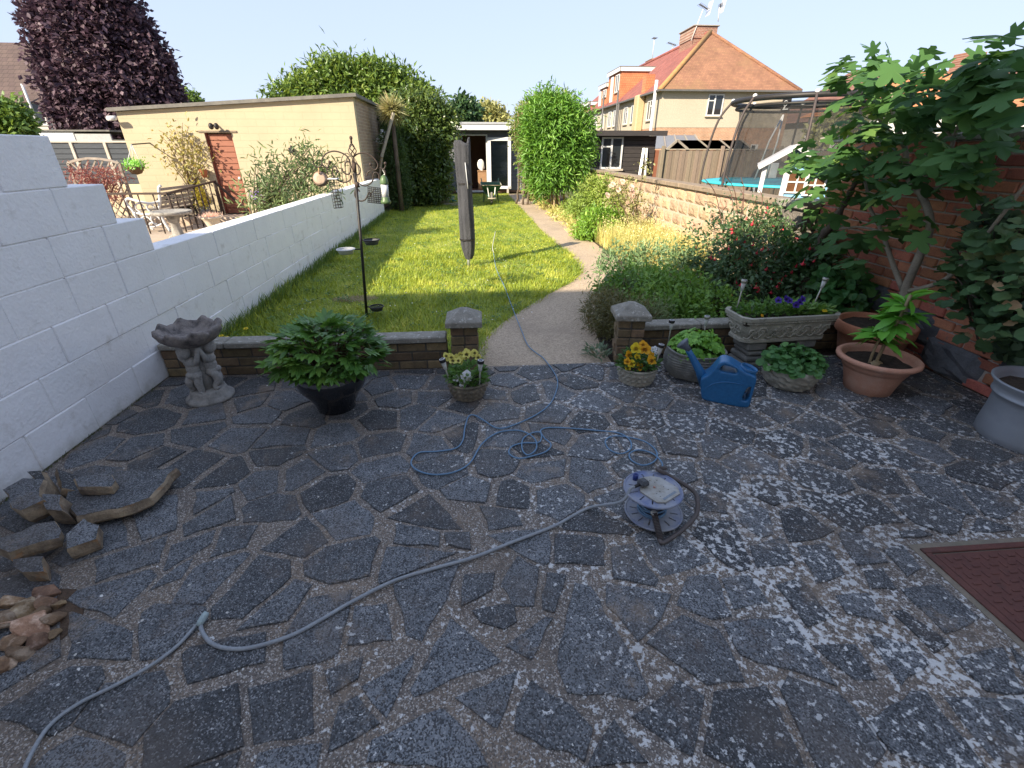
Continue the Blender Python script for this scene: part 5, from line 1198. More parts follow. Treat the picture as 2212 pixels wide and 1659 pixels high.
# white swing ball straps hanging in the net
sg = thing('net_basketball_hoop', 'white straps and small backboard hanging inside the trampoline net', 'hoop', (tc.x - .6, tc.y - .6, zp))
hx = tc + Vector((-.75, -.35, 0)); 
for s in (-1, 1): MB().tube([hx + Vector((0, 0, zt - .3)), hx + Vector((s * .10 - .1, 0, zp + .9)), hx + Vector((s * .13 - .22, 0, zp + .1))], .018, 6).build('strap', M_UPVC, sg)
MB().box(hx.x - .1, hx.x + .1, hx.y - .03, hx.y - .01, zt - .25, zt + .02, .004).build('backboard', M_BLACK, sg); MB().box(hx.x - .02, hx.x + .16, hx.y - .03, hx.y + .03, zp + .12, zp + .45, .01).build('bag', M_UPVC, sg)
# number mark on the backboard, as printed there
mk = MB().tube([(hx.x - .03 + .045 * math.cos(a * .5236), hx.y - .036, zt - .08 + .05 * math.sin(a * .5236)) for a in range(12)], .010, 5, closed=True).bar((hx.x - .07, hx.y - .036, zt - .2), (hx.x + .05, hx.y - .036, zt - .19), .02).bar((hx.x - .03, hx.y - .036, zt - .13), (hx.x - .05, hx.y - .036, zt - .19), .02); mk.build('printed_mark', M_UPVC, sg)
# ================================================================== children's playhouse
p0 = AY(1723, 316, 6.7); PRZ = -math.atan2(p0.x, p0.y) + R(4)
ph = thing('playhouse', 'pale blue wooden playhouse with white barge boards beyond the wall', 'playhouse', (p0.x, p0.y, 0), PRZ)
M_PB = plain('pale_blue_paint', (.22, .42, .62), (.18, .36, .55), rough=.6, scale=3); M_PW = M_UPVC
ROOF = plain('playhouse_roof', (.42, .40, .40), (.33, .32, .32)); SOF = plain('raw_soffit', (.42, .30, .18), (.35, .25, .15))
PHI = Matrix.Rotation(-PRZ, 3, 'Z')
def PL(x, y, d=0):      # measured point on the plane of the gable, in the playhouse's own axes
    r = PHI @ Vector(ray(x, y)); o = PHI @ (Vector((0, 0, CAM_H)) - Vector((p0.x, p0.y, 0))); t = (d - o.y) / r.y; return o + r * t
apz = p0.z; lxz = PL(1638, 362); rxz = Vector((-lxz.x * 1.5, 0, apz - (apz - lxz.z) * 1.5))
for e, nm in ((lxz, 'l'), (rxz, 'r')):
    q = .02 if nm == 'l' else -.02
    MB().prism([(e.x, 0, e.z), (0, 0, apz), (0, 0, apz + .025), (e.x, 0, e.z + .025)], (0, 1.5, 0)).build('roof_panel', ROOF, ph, world=False)
    MB().prism([(e.x + q, .03, e.z - .014), (0, .03, apz - .016), (0, .03, apz - .004), (e.x + q, .03, e.z - .002)], (0, 1.4, 0)).build('soffit', SOF, ph, world=False)
    MB().bar((e.x, -.02, e.z), (0, -.02, apz), .035, .06, .004).build('barge_board', M_PW, ph, world=False)
wy = .30; w0 = PL(1697, 400, wy); w1 = PL(1800, 400, wy); wx0, wx1 = w0.x, w1.x + .12
def zr(x): return apz - (apz - (lxz.z if x < 0 else rxz.z)) * abs(x / (lxz.x if x < 0 else rxz.x)) - .025
top = [(wx1, wy, zr(wx1))] + ([(0, wy, zr(0))] if wx0 < 0 < wx1 else []) + [(wx0, wy, zr(wx0))]
MB().prism([(wx0, wy, 0), (wx1, wy, 0)] + top, (0, .03, 0)).build('front_wall', M_PB, ph, world=False)
MB().box(wx0, wx0 + .03, wy + .032, wy + 1.0, 0, zr(wx0) - .02).build('side_wall', M_PB, ph, world=False)
px = PL(1645, 395, .06).x; MB().box(px - .028, px + .028, .04, .09, 0, zr(px) - .005).build('porch_post', M_PW, ph, world=False)
MB().box(wx0 - .06, wx0 - .004, wy - .03, wy + .02, 0, zr(wx0) - .03).build('corner_post', M_PW, ph, world=False)
MB().box(px - .02, wx1, .02, wy, .0, .08).build('floor', SOF, ph, world=False)
for k, (xa, xb, ya, yb2) in enumerate(((1704, 1738, 368, 418), (1742, 1776, 376, 424))):
    a_ = PL(xa, ya, wy); b_ = PL(xb, yb2, wy); a, b, zt_, zb = a_.x, b_.x, a_.z, b_.z; f = MB(); t_ = .022
    for (u0, u1, v0, v1) in ((a, a + t_, zb, zt_), (b - t_, b, zb, zt_), (a + t_, b - t_, zb, zb + t_), (a + t_, b - t_, zt_ - t_, zt_), ((a + b) / 2 - t_ * .5, (a + b) / 2 + t_ * .5, zb + t_, zt_ - t_)): f.box(u0, u1, wy - .03, wy - .004, v0, v1)
    f.box(a + t_, (a + b) / 2 - t_ * .5, wy - .028, wy - .005, (zb + zt_) / 2 - .01, (zb + zt_) / 2 + .01); f.box((a + b) / 2 + t_ * .5, b - t_, wy - .028, wy - .005, (zb + zt_) / 2 - .01, (zb + zt_) / 2 + .01)
    fo = f.build('window', M_PW, ph, world=False); MB().box(a + t_, b - t_, wy - .012, wy - .006, zb + t_, zt_ - t_).build('pane', plain('amber_pane', (.16, .075, .035), (.06, .03, .02), rough=.15, scale=3), fo, world=False)
# ================================================================== houses far right behind the fig
h2 = thing('orange_roof_house', 'white house with orange tiled roof glimpsed through the fig leaves', 'house', (23, 23, 0))
MB().box(18.0, 31, 20, 27, 0, 3.2).build('wall', plain('bright_white_render', (.78, .77, .75), (.72, .71, .69), scale=1), h2)
MB().add([(17.6, 19.6, 3.15), (31.4, 19.6, 3.15), (31.4, 27.4, 3.15), (17.6, 27.4, 3.15), (20.2, 23.5, 4.75), (31.4, 23.5, 4.75)], [(0, 1, 5, 4), (1, 2, 5), (2, 3, 4, 5), (3, 0, 4), (3, 2, 1, 0)]).build('roof', brickmat('orange_tiles', (.55, .22, .09), (.48, .19, .08), (.3, .12, .06), 'x', bw=.2, rh=.14), h2)
MB().box(22.2, 23.0, 23.2, 24, 4.3, 5.5).build('chimney', M_CHIM, h2)
for x in (19, 22, 25): wv = MB().box(x, x + 1.3, 19.93, 19.99, 1.2, 2.5).build('window', M_UPVC, h2); MB().box(x + .1, x + 1.2, 19.9, 19.92, 1.3, 2.4).build('pane', M_GLASS, wv)
h3 = thing('far_dark_house', 'distant house with dark red roof and solar panel seen through the net', 'house', (33, 40, 0))
MB().box(27, 44, 36, 46, 0, 3.6).build('wall', plain('far_wall', (.5, .46, .4), (.42, .39, .34)), h3)
MB().add([(26.5, 35.6, 3.6), (44.5, 35.6, 3.6), (44.5, 46, 3.6), (26.5, 46, 3.6), (30, 41, 7.2), (44.5, 41, 7.2)], [(0, 1, 5, 4), (2, 3, 4, 5), (3, 0, 4), (1, 2, 5), (3, 2, 1, 0)]).build('roof', brickmat('dark_red_tiles', (.24, .12, .09), (.2, .1, .08), (.12, .06, .05), 'x', bw=.25, rh=.2), h3)
MB().add([(30.5, 36.6, 4.3), (34.5, 36.6, 4.3), (34.5, 39.4, 6.3), (30.5, 39.4, 6.3)], [(0, 1, 2, 3)]).build('solar_panel', plain('solar_blue', (.02, .03, .06), (.03, .04, .07), rough=.2), h3)
for x in (29, 33, 38): w3 = MB().box(x, x + 1.4, 35.93, 35.99, 1.4, 2.8).build('window', M_UPVC, h3); MB().box(x + .1, x + 1.3, 35.9, 35.92, 1.5, 2.7).build('pane', M_GLASS, w3)
# right neighbour's lawn
nl = sheet('neighbour_lawn', [(3.8, -.3), (3.8, 40), (40, 40), (40, -.3)], -.012, plain('neighbour_grass', (.07, .10, .025), (.12, .14, .045), rough=1, scale=4, bumps=.6, bdist=.02))
bl = blobs_px([(1790, 275, 26), (1815, 262, 26), (1770, 290, 22), (1840, 280, 26)], 16); tree('golden_hedge', 'sunlit yellow green hedge behind the trampoline on the right', (bl[0][0][0], 16, 0), bl, 420, 7, .09, .16, .09, L_PALE, .06, cat='shrub', stems=3)
# ================================================================== things standing on the patio
M_TERRA = plain('terracotta', (.46, .19, .105), (.40, .155, .085), rough=.8, scale=7, bumps=.15, fine=160, dirt=(.52, .30, .21), dirt_s=5, dirt_lo=.5, dirt_hi=.75)
M_TERRAP = plain('pale_terracotta', (.52, .27, .18), (.46, .22, .145), rough=.8, scale=6, bumps=.15, fine=160, dirt=(.56, .36, .27), dirt_s=4, dirt_lo=.5, dirt_hi=.75)
M_CAST = plain('pale_cast_stone', (.42, .39, .32), (.29, .27, .22), rough=.95, scale=14, bumps=.5, bdist=.005, dirt=(.14, .135, .11), dirt_s=11, dirt_lo=.55, dirt_hi=.75)
M_BASKET = plain('brown_cast_stone', (.27, .225, .165), (.17, .145, .11), rough=.95, scale=16, bumps=.6, bdist=.005, dirt=(.085, .075, .06), dirt_s=12, dirt_lo=.52, dirt_hi=.7)
M_GLAZE = plain('black_glaze', (.006, .007, .010), (.010, .011, .015), rough=.12, scale=6, bumps=.02, spec=.6, coat=.6)
M_STEM = plain('pale_stem', (.36, .27, .16), (.26, .19, .11), rough=.8, scale=20, bumps=.3)
def soil(c, r, z, parent, name='compost'):
    n = 20; vs = [(c[0], c[1], z + .012)]; fs = []
    for k in (1, 2, 3):
        for i in range(n): a = 2 * math.pi * i / n; vs.append((c[0] + r * k / 3 * math.cos(a), c[1] + r * k / 3 * math.sin(a), z + random.uniform(-.008, .012)))
    for i in range(n):
        j = (i + 1) % n; fs.append((0, 1 + i, 1 + j))
        for k in (0, 1): fs.append((1 + k * n + i, 1 + (k + 1) * n + i, 1 + (k + 1) * n + j, 1 + k * n + j))
    return MB().add(vs, fs, True).build(name, M_SOIL, parent)
# --- bird bath held up by cherubs
bb = thing('bird_bath', 'grey stone bird bath carried by cherubs next to the white wall', 'bird bath', (-1.94, 3.10, 0))
C = Vector((-1.94, 3.10, 0))
MB().lathe([(.148, 0), (.155, .012), (.152, .028), (.135, .036), (.122, .05), (.116, .075), (.105, .088), (0, .092)], 40, C).build('base', M_STONEG, bb)
cm = MB()
cm.lathe([(.05, .08), (.04, .2), (.042, .34), (.07, .42)], 16, C)
for k in range(3):
    a = R(-110) + k * R(120); d = Vector((math.cos(a), math.sin(a), 0)); s = Vector((-d.y, d.x, 0))
    hip = C + d * .062 + Vector((0, 0, .215)); ch = C + d * .058 + Vector((0, 0, .31)); hd = C + d * .088 + Vector((0, 0, .395))
    cm.ell(hip, (.048, .048, .045)); cm.ell((hip + ch) / 2, (.043, .043, .06)); cm.ell(ch, (.048, .048, .045))
    cm.ell(hd, (.043, .043, .05), mod=lambda p, q: p * (1 + .06 * math.sin(q.x * 22) * math.sin(q.z * 20)))
    cm.tube(spline([hip + s * .022, hip + d * .018 + s * .03 + Vector((0, 0, -.06)), C + d * .075 + s * .032 + Vector((0, 0, .095)), C + d * .10 + s * .036 + Vector((0, 0, .088))], 4), [.03, .029, .028, .027, .026, .024, .023, .022, .02, .019, .018, .017, .015], 8)
    cm.tube(spline([hip - s * .022, hip + d * .035 - s * .03 + Vector((0, 0, -.05)), C + d * .07 - s * .045 + Vector((0, 0, .11)), C + d * .09 - s * .055 + Vector((0, 0, .09))], 4), [.031, .03, .03, .029, .028, .026, .025, .023, .021, .02, .018, .016, .015], 8)
    for q in (1, -1): cm.tube(spline([ch + s * .04 * q, ch + s * .07 * q + d * .01 + Vector((0, 0, .03)), C + d * .05 + s * .085 * q + Vector((0, 0, .42))], 4), [.022, .021, .02, .019, .018, .017, .016, .015, .014], 7)
    cm.ell(hip + d * .03 + Vector((0, 0, .01)), (.03, .03, .025))
cm.build('cherubs', plain('pale_bath_stone', (.36, .345, .325), (.25, .24, .23), rough=.95, scale=22, bumps=.6, bdist=.005, dirt=(.15, .14, .13), dirt_s=18, dirt_lo=.55, dirt_hi=.72), bb)
def bmod(r, z, a):
    k = (1 + .035 * math.cos(8 * a) + .018 * math.sin(21 * a + z * 60)) if r > .06 else 1
    return r * k, z + (.014 * math.cos(8 * a + .6) + .006 * math.sin(17 * a) if z > .505 else 0)
bo = MB().lathe([(.05, .415), (.10, .425), (.15, .455), (.182, .49), (.198, .525), (.195, .54), (.18, .545), (.165, .535), (.15, .51), (.11, .485), (0, .475)], 64, C, bmod).build('basin', plain('weathered_basin', (.28, .24, .215), (.17, .15, .14), rough=.95, scale=20, bumps=1, bdist=.012, dirt=(.09, .08, .078), dirt_s=13, dirt_lo=.5, dirt_hi=.65), bb)
# --- black glazed pot with peony, leaf by leaf
bp = thing('black_pot', 'large glossy black glazed pot holding a bushy green peony', 'pot', (-.995, 2.885, 0)); C = Vector((-.995, 2.885, 0))
MB().lathe([(.115, 0), (.125, .01), (.135, .06), (.175, .13), (.218, .19), (.228, .235), (.222, .275), (.212, .29), (.222, .30), (.222, .315), (.205, .318), (.195, .30), (.19, .27)], 56, C).build('pot', M_GLAZE, bp)
soil(C, .192, .275, bp)
def palmate(nl, L, W, spread, lobes=None, curl=.12):
    """leaf of nl finger-like leaflets fanning out from the stalk"""
    m = MB()
    for k in range(nl):
        a = (k - (nl - 1) / 2) * spread; l = L * (1 - .12 * abs(k - (nl - 1) / 2)); d = Vector((math.cos(a), math.sin(a), 0)); s = Vector((-d.y, d.x, 0)); z0 = Vector((0, 0, 1))
        P = []
        for t, w in ((0, .05), (.22, .55), (.5, 1), (.78, .7), (1, 0)):
            c = d * l * t + z0 * (-curl * l * t * t + .02 * l); P.append((c, s * W * w * .5))
        vs = []
        for c, o in P: vs += [c + o + z0 * .10 * o.length, c - z0 * .02 * L, c - o + z0 * .10 * o.length]
        fs = []
        for q in range(4): fs += [(q * 3, q * 3 + 1, q * 3 + 4, q * 3 + 3), (q * 3 + 1, q * 3 + 2, q * 3 + 5, q * 3 + 4)]
        m.add(vs, fs, True)
    return m
L_PEONY = leafmat('leaf_peony', (.030, .080, .018), (.075, .155, .028), (.14, .23, .05), rough=.32, trans=.25, spec=.5)
pm = [palmate(n_, .115, .036, sp_).mesh('leaf', L_PEONY) for n_, sp_ in ((5, .5), (7, .42), (5, .62), (3, .6))]
pe = thing('peony_plant', 'bushy green peony growing in the black glazed pot', 'plant', (C.x, C.y, .28))
stm = MB(); cnt = 0
for i in range(330):
    th = math.acos(1 - random.random() * .93); ph_ = random.uniform(0, 2 * math.pi); rr = random.uniform(.72, 1.0) if i > 60 else random.uniform(.4, .75)
    d = Vector((math.sin(th) * math.cos(ph_), math.sin(th) * math.sin(ph_), math.cos(th)))
    p = Vector((d.x * .37 * rr, d.y * .31 * rr, .03 + d.z * .30 * rr + .03))
    yaw = ph_ + random.uniform(-.7, .7); pit = random.uniform(-.75, .35) + (1 - d.z) * .45 - .25 * d.z
    o = link('leaf', random.choice(pm), pe, p, (random.uniform(-.55, .55), pit, yaw), (random.uniform(.6, 1.05),) * 3)
    if i % 4 == 0: stm.tube(spline([C + Vector((d.x * .1, d.y * .1, .27)), C + Vector((p.x * .6, p.y * .6, .28 + p.z * .5)), C + Vector((p.x, p.y, .28 + p.z))], 3), .0045, 5)
stm.build('stems', plain('red_green_stem', (.10, .09, .03), (.12, .06, .035)), pe)
# --- pansies
def pansy_mesh(mat):
    m = MB()
    for k, (a, r, w) in enumerate(((R(90), .024, .030), (R(30), .022, .026), (R(150), .022, .026), (R(-35), .020, .024), (R(-145), .020, .024))):
        d = Vector((math.cos(a), math.sin(a), 0)); s = Vector((-d.y, d.x, 0)); n = 8; c = d * r * .75
        vs = [Vector((0, 0, 0))] + [c + d * r * .85 * math.cos(b) + s * w * .62 * math.sin(b) + Vector((0, 0, .003 * k + .005 * math.cos(3 * b))) for b in [2 * math.pi * i / n for i in range(n)]]
        m.add(vs, [(0, 1 + i, 1 + (i + 1) % n) for i in range(n)], True)
    return m.mesh('flower', mat)
def petal(name, c, cen):
    m, t, b = newmat(name); co = t.nodes.new('ShaderNodeTexCoord'); ln = t.nodes.new('ShaderNodeVectorMath'); ln.operation = 'LENGTH'; t.links.new(co.outputs['Object'], ln.inputs[0])
    oi = t.nodes.new('ShaderNodeObjectInfo'); f = ramp(t, math_(t, 'MULTIPLY', ln.outputs['Value'], 22), [(.22, 0), (.36, 1)])
    cc = mix(t, oi.outputs['Random'], c, tuple(min(1, v * 1.25) for v in c)); t.links.new(mix(t, f, cen, cc), b.inputs['Base Color']); b.inputs['Roughness'].default_value = .6
    tr = t.nodes.new('ShaderNodeBsdfTranslucent'); tr.inputs[0].default_value = (*c, 1); ms = t.nodes.new('ShaderNodeMixShader'); ms.inputs[0].default_value = .25
    t.links.new(b.outputs[0], ms.inputs[1]); t.links.new(tr.outputs[0], ms.inputs[2]); t.links.new(ms.outputs[0], t.nodes['Material Output'].inputs[0]); return m
F_LEM = pansy_mesh(petal('petal_lemon', (.72, .66, .18), (.05, .03, .02))); F_WHI = pansy_mesh(petal('petal_white_pansy', (.78, .78, .80), (.6, .6, .4))); F_ORA = pansy_mesh(petal('petal_amber', (.80, .42, .015), (.30, .13, .01))); F_YEL = pansy_mesh(petal('petal_yellow', (.80, .62, .03), (.4, .25, .02))); F_VIO = pansy_mesh(petal('petal_violet', (.07, .03, .32), (.02, .01, .05)))
L_PANSY = leafmat('leaf_pansy', (.035, .085, .018), (.085, .165, .035), (.15, .23, .06), rough=.45)
def flower(parent, me, p, face, s=1.0, roll=0):
    q = Vector(face).to_track_quat('Z', 'Y'); o = link('flower', me, parent, Vector(p) - parent.location); o.rotation_mode = 'QUATERNION'; o.rotation_quaternion = q; o.scale = (s, s, s); return o
def tuft(name, parent, c, r, h, n, L, W, mat, tmpl='leaf', lean=.7):
    a = RNG.random(n) * 6.283; q = np.sqrt(RNG.random(n)) * r; z = RNG.random(n)
    P = np.column_stack([c[0] + q * np.cos(a), c[1] + q * np.sin(a), c[2] + z * h * (1 - .5 * (q / r) ** 2)])
    T = np.column_stack([np.cos(a) * lean, np.sin(a) * lean, RNG.uniform(-.1, 1, n)]) + RNG.normal(size=(n, 3)) * .3
    N = np.column_stack([-np.cos(a) * .3, -np.sin(a) * .3, np.ones(n)]) + RNG.normal(size=(n, 3)) * .35
    o = leaves(name, P, N, T, L * RNG.uniform(.6, 1.2, n), W * RNG.uniform(.7, 1.2, n), mat, parent, tmpl); o['kind'] = 'stuff'; return o
def basket_pot(name, label, x, y, r0, r1, h, mat, n=64):
    t = thing(name, label, 'planter', (x, y, 0))
    def mod(r, z, a):
        if r < r0 * .8 or z > h - .001: return r, z
        rib = .008 * math.cos(20 * a + (0 if int(z / .022) % 2 else math.pi)) if .01 < z < h - .03 else 0
        return r + rib, z
    pr = [(r0, 0)] + [(r0 + (r1 - r0) * (k / 13) ** .8 + (.004 if k % 4 in (1, 2) else -.003), h * k / 13.8) for k in range(1, 14)] + [(r1 + .006, h), (r1 - .012, h + .004), (r1 - .02, h - .02), (r1 - .03, h - .035)]
    MB().lathe(pr, n, (x, y, 0), mod).build('pot', mat, t); soil((x, y), r1 - .024, h - .03, t); return t
def solar(x, y, z, label, tip=(0, 0, 1), steel=False, h=.22):
    t = thing('solar_light', label, 'solar light', (x, y, z), 0, 'solar garden lights'); ax = Vector(tip).normalized(); mz = ax.to_track_quat('Z', 'Y').to_matrix(); B = Vector((x, y, z))
    def put(prof, nm, mat, n=18): c = MB().lathe(prof, n); c.v = [tuple(B + mz @ Vector(v)) for v in c.v]; return c.build(nm, mat, t)
    mt = plain('brushed_steel', (.45, .44, .38), (.36, .35, .30), rough=.35, metal=.7) if steel else M_BLACK
    put([(.004, 0), (.006, .02), (.006, h - .07), (.004, h - .068)], 'spike', MATS['brushed_steel'] if steel else plain('brushed_steel', (.45, .44, .38), (.36, .35, .30), rough=.35, metal=.7))
    put([(.008, h - .075), (.012, h - .07), (.018, h - .012), (.014, h - .012)], 'lens', plain('clear_lens', (.5, .5, .46), (.4, .4, .37), rough=.2))
    cp = put([(.018, h - .014), (.023, h - .012), (.024, h + .006), (.022, h + .008), (0, h + .009)], 'cap', mt)
    put([(.0205, h + .0095), (.0205, h + .011), (0, h + .011)], 'cap_ring', M_UPVC); sq = MB().box(-.012, .012, -.012, .012, h + .0115, h + .013); sq.v = [tuple(B + mz @ Vector(v)) for v in sq.v]; sq.build('solar_cell', plain('solar_cell', (.02, .025, .05), (.03, .03, .05), rough=.2), cp)
    return t
# left basket
t = basket_pot('basket_planter', 'brown stone basket planter of lemon and white pansies by the left pillar', -.084, 2.985, .10, .145, .135, M_BASKET, 120); C = Vector((-.084, 2.985, .12))
pn = thing('pansy_plant', 'lemon yellow and white pansies growing in the brown basket planter', 'plant', tuple(C)); tuft('leaves', pn, C, .13, .15, 330, .055, .026, L_PANSY)
for k in range(20): a = random.uniform(0, 6.28); q = random.uniform(.02, .12); flower(pn, F_LEM, C + Vector((-.03 + q * math.cos(a), .04 + q * .55 * math.sin(a), .17 + random.uniform(-.03, .045))), (random.uniform(-.7, .7), -1, random.uniform(.1, .9)), random.uniform(.75, 1.0))
for dx, dz in ((-.075, .07), (-.02, .085), (0.012, .07), (-.03, .03), (.0, .10)): flower(pn, F_WHI, C + Vector((dx, -.10, dz)), (random.uniform(-.6, .3), -1, .5), random.uniform(.7, .95))
solar(-.195, 2.93, .10, 'tilted solar light at the left of the lemon pansies', (-.25, 0, 1)); solar(-.005, 2.88, .10, 'upright solar light at the front of the lemon pansies', (.08, -.02, 1))
# right basket
t = basket_pot('basket_planter', 'pale stone basket planter of orange pansies by the right pillar', 1.21, 3.13, .115, .15, .135, M_CAST, 120); C = Vector((1.21, 3.13, .12))
pn = thing('pansy_plant', 'orange and yellow pansies growing in the pale basket planter', 'plant', tuple(C)); tuft('leaves', pn, C, .14, .13, 330, .055, .028, leafmat('leaf_pansy_dark', (.022, .055, .015), (.055, .115, .028)))
for k, (dx, dz, me, s) in enumerate(((-.05, .17, F_YEL, 1.25), (.02, .16, F_ORA, 1.35), (-.1, .12, F_ORA, 1.0), (.06, .09, F_ORA, 1.2), (-.02, .04, F_ORA, 1.1), (-.085, .07, F_YEL, .9), (-.03, .10, F_YEL, .8), (.0, .2, F_ORA, .9), (-.12, .09, F_ORA, .8), (.075, .11, F_ORA, .9), (-.11, .04, F_YEL, .7))): flower(pn, me, C + Vector((dx, -.05 - .05 * (dz < .1), dz)), (random.uniform(-.5, .5), -1, random.uniform(.2, .8)), s * 1.05)
for k in range(9): flower(pn, F_WHI, C + Vector((.07 + random.uniform(0, .08), random.uniform(-.02, .06), .10 + random.uniform(-.02, .05))), (random.uniform(-.3, .8), -1, .8), .6)
solar(1.315, 3.06, .10, 'solar light standing among the orange pansies', (.12, 0, 1))
# ribbed planter with green mound
rp = thing('ribbed_planter', 'round ribbed stone planter with bright green leaves behind the watering can', 'planter', (1.71, 3.24, 0)); C = Vector((1.71, 3.24, 0))
pr = [(.17, 0)]; 
for k in range(1, 12): f = k / 11; r = .19 + .045 * math.sin(f * 2.6) ; pr += [(r - .011, .2 * f - .009), (r + .001, .2 * f - .006), (r + .001, .2 * f - .001)]
pr += [(.215, .205), (.225, .212), (.215, .22), (.195, .21), (.185, .17)]
MB().lathe(pr, 64, C, lambda r, z, a: (r + .003 * math.sin(9 * a + z * 60), z + (.004 * math.sin(5 * a) if .01 < z < .2 else 0))).build('pot', plain('ribbed_stone', (.26, .255, .225), (.17, .165, .15), rough=.95, scale=16, bumps=.4, dirt=(.09, .09, .08), dirt_s=9, dirt_lo=.5, dirt_hi=.7), rp); soil(C, .19, .18, rp)
L_BRIGHT = leafmat('leaf_bright', (.05, .13, .02), (.12, .25, .035), (.2, .34, .07), rough=.45)
vm = palmate(5, .05, .024, .6).mesh('leaf', L_BRIGHT)
gm = thing('green_mound_plant', 'dome of small bright green leaves in the ribbed planter', 'plant', (C.x, C.y, .19))
for i in range(240):
    th = math.acos(1 - random.random()); ph_ = random.uniform(0, 6.283); d = Vector((math.sin(th) * math.cos(ph_), math.sin(th) * math.sin(ph_), math.cos(th))); rr = random.uniform(.8, 1)
    link('leaf', vm, gm, (d.x * .205 * rr, d.y * .205 * rr, d.z * .17 * rr), (random.uniform(-.4, .4), .25 + (1 - d.z) * .5, ph_ + random.uniform(-.6, .6)), (random.uniform(.7, 1.1),) * 3)
crown('inner_leaves', [((C.x, C.y, .22), (.15, .15, .10))], 120, 4, .02, .045, .03, L_BRIGHT, gm, 'leaf', .3)
# scroll planter
sp = thing('scroll_planter', 'pale carved bowl planter of round green leaves right of the watering can', 'planter', (2.35, 2.985, 0)); C = Vector((2.35, 2.985, 0))
MB().lathe([(.125, 0), (.145, .008), (.15, .015), (.16, .03), (.168, .042), (.174, .054), (.179, .066), (.183, .078), (.186, .09), (.188, .102), (.19, .114), (.191, .126), (.192, .138), (.192, .15), (.186, .165), (.17, .165), (.16, .12)], 110, C, lambda r, z, a: (r + (.013 * math.sin(6 * a + 9 * math.sin(z * 40)) * math.sin(z * 55) + .007 * math.sin(17 * a + z * 130) if .01 < z < .15 and r > .12 else 0), z)).build('pot', M_CAST, sp); soil(C, .165, .13, sp)
def round_leaf(r, mat):
    m = MB(); n = 14; vs = [(0, 0, 0)]
    for i in range(n + 1): a = R(-160) + R(320) * i / n; q = r * (1 + .07 * math.cos(a * 7)); vs.append((r * .75 + q * math.cos(a), q * math.sin(a), .10 * r + .12 * r * math.cos(5 * a)))
    return m.add(vs, [(0, i + 1, i + 2) for i in range(n)], True).mesh('leaf', mat)
L_GER = leafmat('leaf_geranium', (.022, .075, .022), (.055, .135, .038), (.10, .20, .06), rough=.5)
gl = [round_leaf(r_, L_GER) for r_ in (.024, .03, .02)]; gp = thing('geranium_plant', 'mound of round scalloped geranium leaves in the carved bowl planter', 'plant', (C.x, C.y, .13))
for i in range(210):
    th = math.acos(1 - random.random()); ph_ = random.uniform(0, 6.283); d = Vector((math.sin(th) * math.cos(ph_), math.sin(th) * math.sin(ph_), math.cos(th))); rr = random.uniform(.75, 1)
    link('leaf', random.choice(gl), gp, (d.x * .215 * rr, d.y * .19 * rr, d.z * .15 * rr + .03), (random.uniform(-.5, .5), random.uniform(-.2, .4) + (1 - d.z) * .5, ph_ + random.uniform(-1, 1)), (random.uniform(.8, 1.25),) * 3)
crown('inner_leaves', [((C.x, C.y, .18), (.15, .13, .08))], 120, 4, .02, .045, .035, L_GER, gp, 'round', .3)
# --- stone trough on a pedestal
tx, ty_ = 2.45, 3.40
tr = thing('stone_trough', 'carved rectangular stone trough of violas raised on stone feet', 'trough', (tx, ty_, 0), R(4))
def ring(hx, hy, z, ch=.05): return [(-hx + ch, -hy, z), (hx - ch, -hy, z), (hx, -hy + ch, z), (hx, hy - ch, z), (hx - ch, hy, z), (-hx + ch, hy, z), (-hx, hy - ch, z), (-hx, -hy + ch, z)]
rows = [(.36, .115, .225), (.375, .125, .235), (.375, .125, .255), (.36, .115, .262), (.385, .135, .33), (.395, .145, .385), (.41, .155, .395), (.41, .155, .410), (.42, .165, .418), (.425, .168, .448), (.40, .145, .450), (.39, .135, .40)]
vs = []; fs = []
for hx, hy, z in rows: vs += ring(hx, hy, z)
for k in range(len(rows) - 1):
    for i in range(8): j = (i + 1) % 8; fs.append((k * 8 + i, k * 8 + j, (k + 1) * 8 + j, (k + 1) * 8 + i))
fs.append(list(reversed(range(8)))); MB().add(vs, fs).build('trough_body', M_CAST, tr, world=False)
# carved scrolls in relief, front and left end
def scroll(cx, cz, r, turns, sgn, face):
    pts = []
    for i in range(26):
        a = sgn * i / 25 * turns * 6.283; q = r * (1 - .75 * i / 25); u = cx + q * math.cos(a); z = cz + q * math.sin(a); f = (z - .262) / .123
        if face == 'f': pts.append((u, -(.118 + .03 * f), z))
        else: pts.append((-(.363 + .035 * f), u, z))
    return pts
for k, (cx, cz, r, tn, sg) in enumerate(((-.24, .325, .042, 1.4, 1), (-.13, .32, .035, 1.2, -1), (-.03, .33, .045, 1.5, 1), (.05, .315, .03, 1.3, -1), (.14, .33, .045, 1.4, 1), (.23, .32, .04, 1.3, -1), (.31, .33, .035, 1.2, 1), (-.32, .33, .035, 1.2, -1))):
    MB().tube(scroll(cx, cz, r, tn, sg, 'f'), .0085, 6).build('carved_scroll', M_CAST, tr, world=False)
    MB().tube(spline([(cx - .06, -.125, .285), (cx - .02, -.128, .275), (cx + .03, -.14, .37)], 5), .007, 6).build('carved_leaf', M_CAST, tr, world=False)
for cx, cz, r in ((-.05, .33, .04), (.05, .325, .04), (0, .30, .03)): MB().tube(scroll(cx, cz, r, 1.3, 1, 's'), .0085, 6).build('carved_scroll', M_CAST, tr, world=False)
for i in range(26): MB().ell((-.36 + i * .0288, -.158, .4025), (.007, .006, .005), 6, 4).build('bead', M_CAST, tr, world=False)
M_FOOT = plain('grey_foot_stone', (.25, .24, .215), (.17, .165, .15), rough=.95, scale=12, bumps=.5)
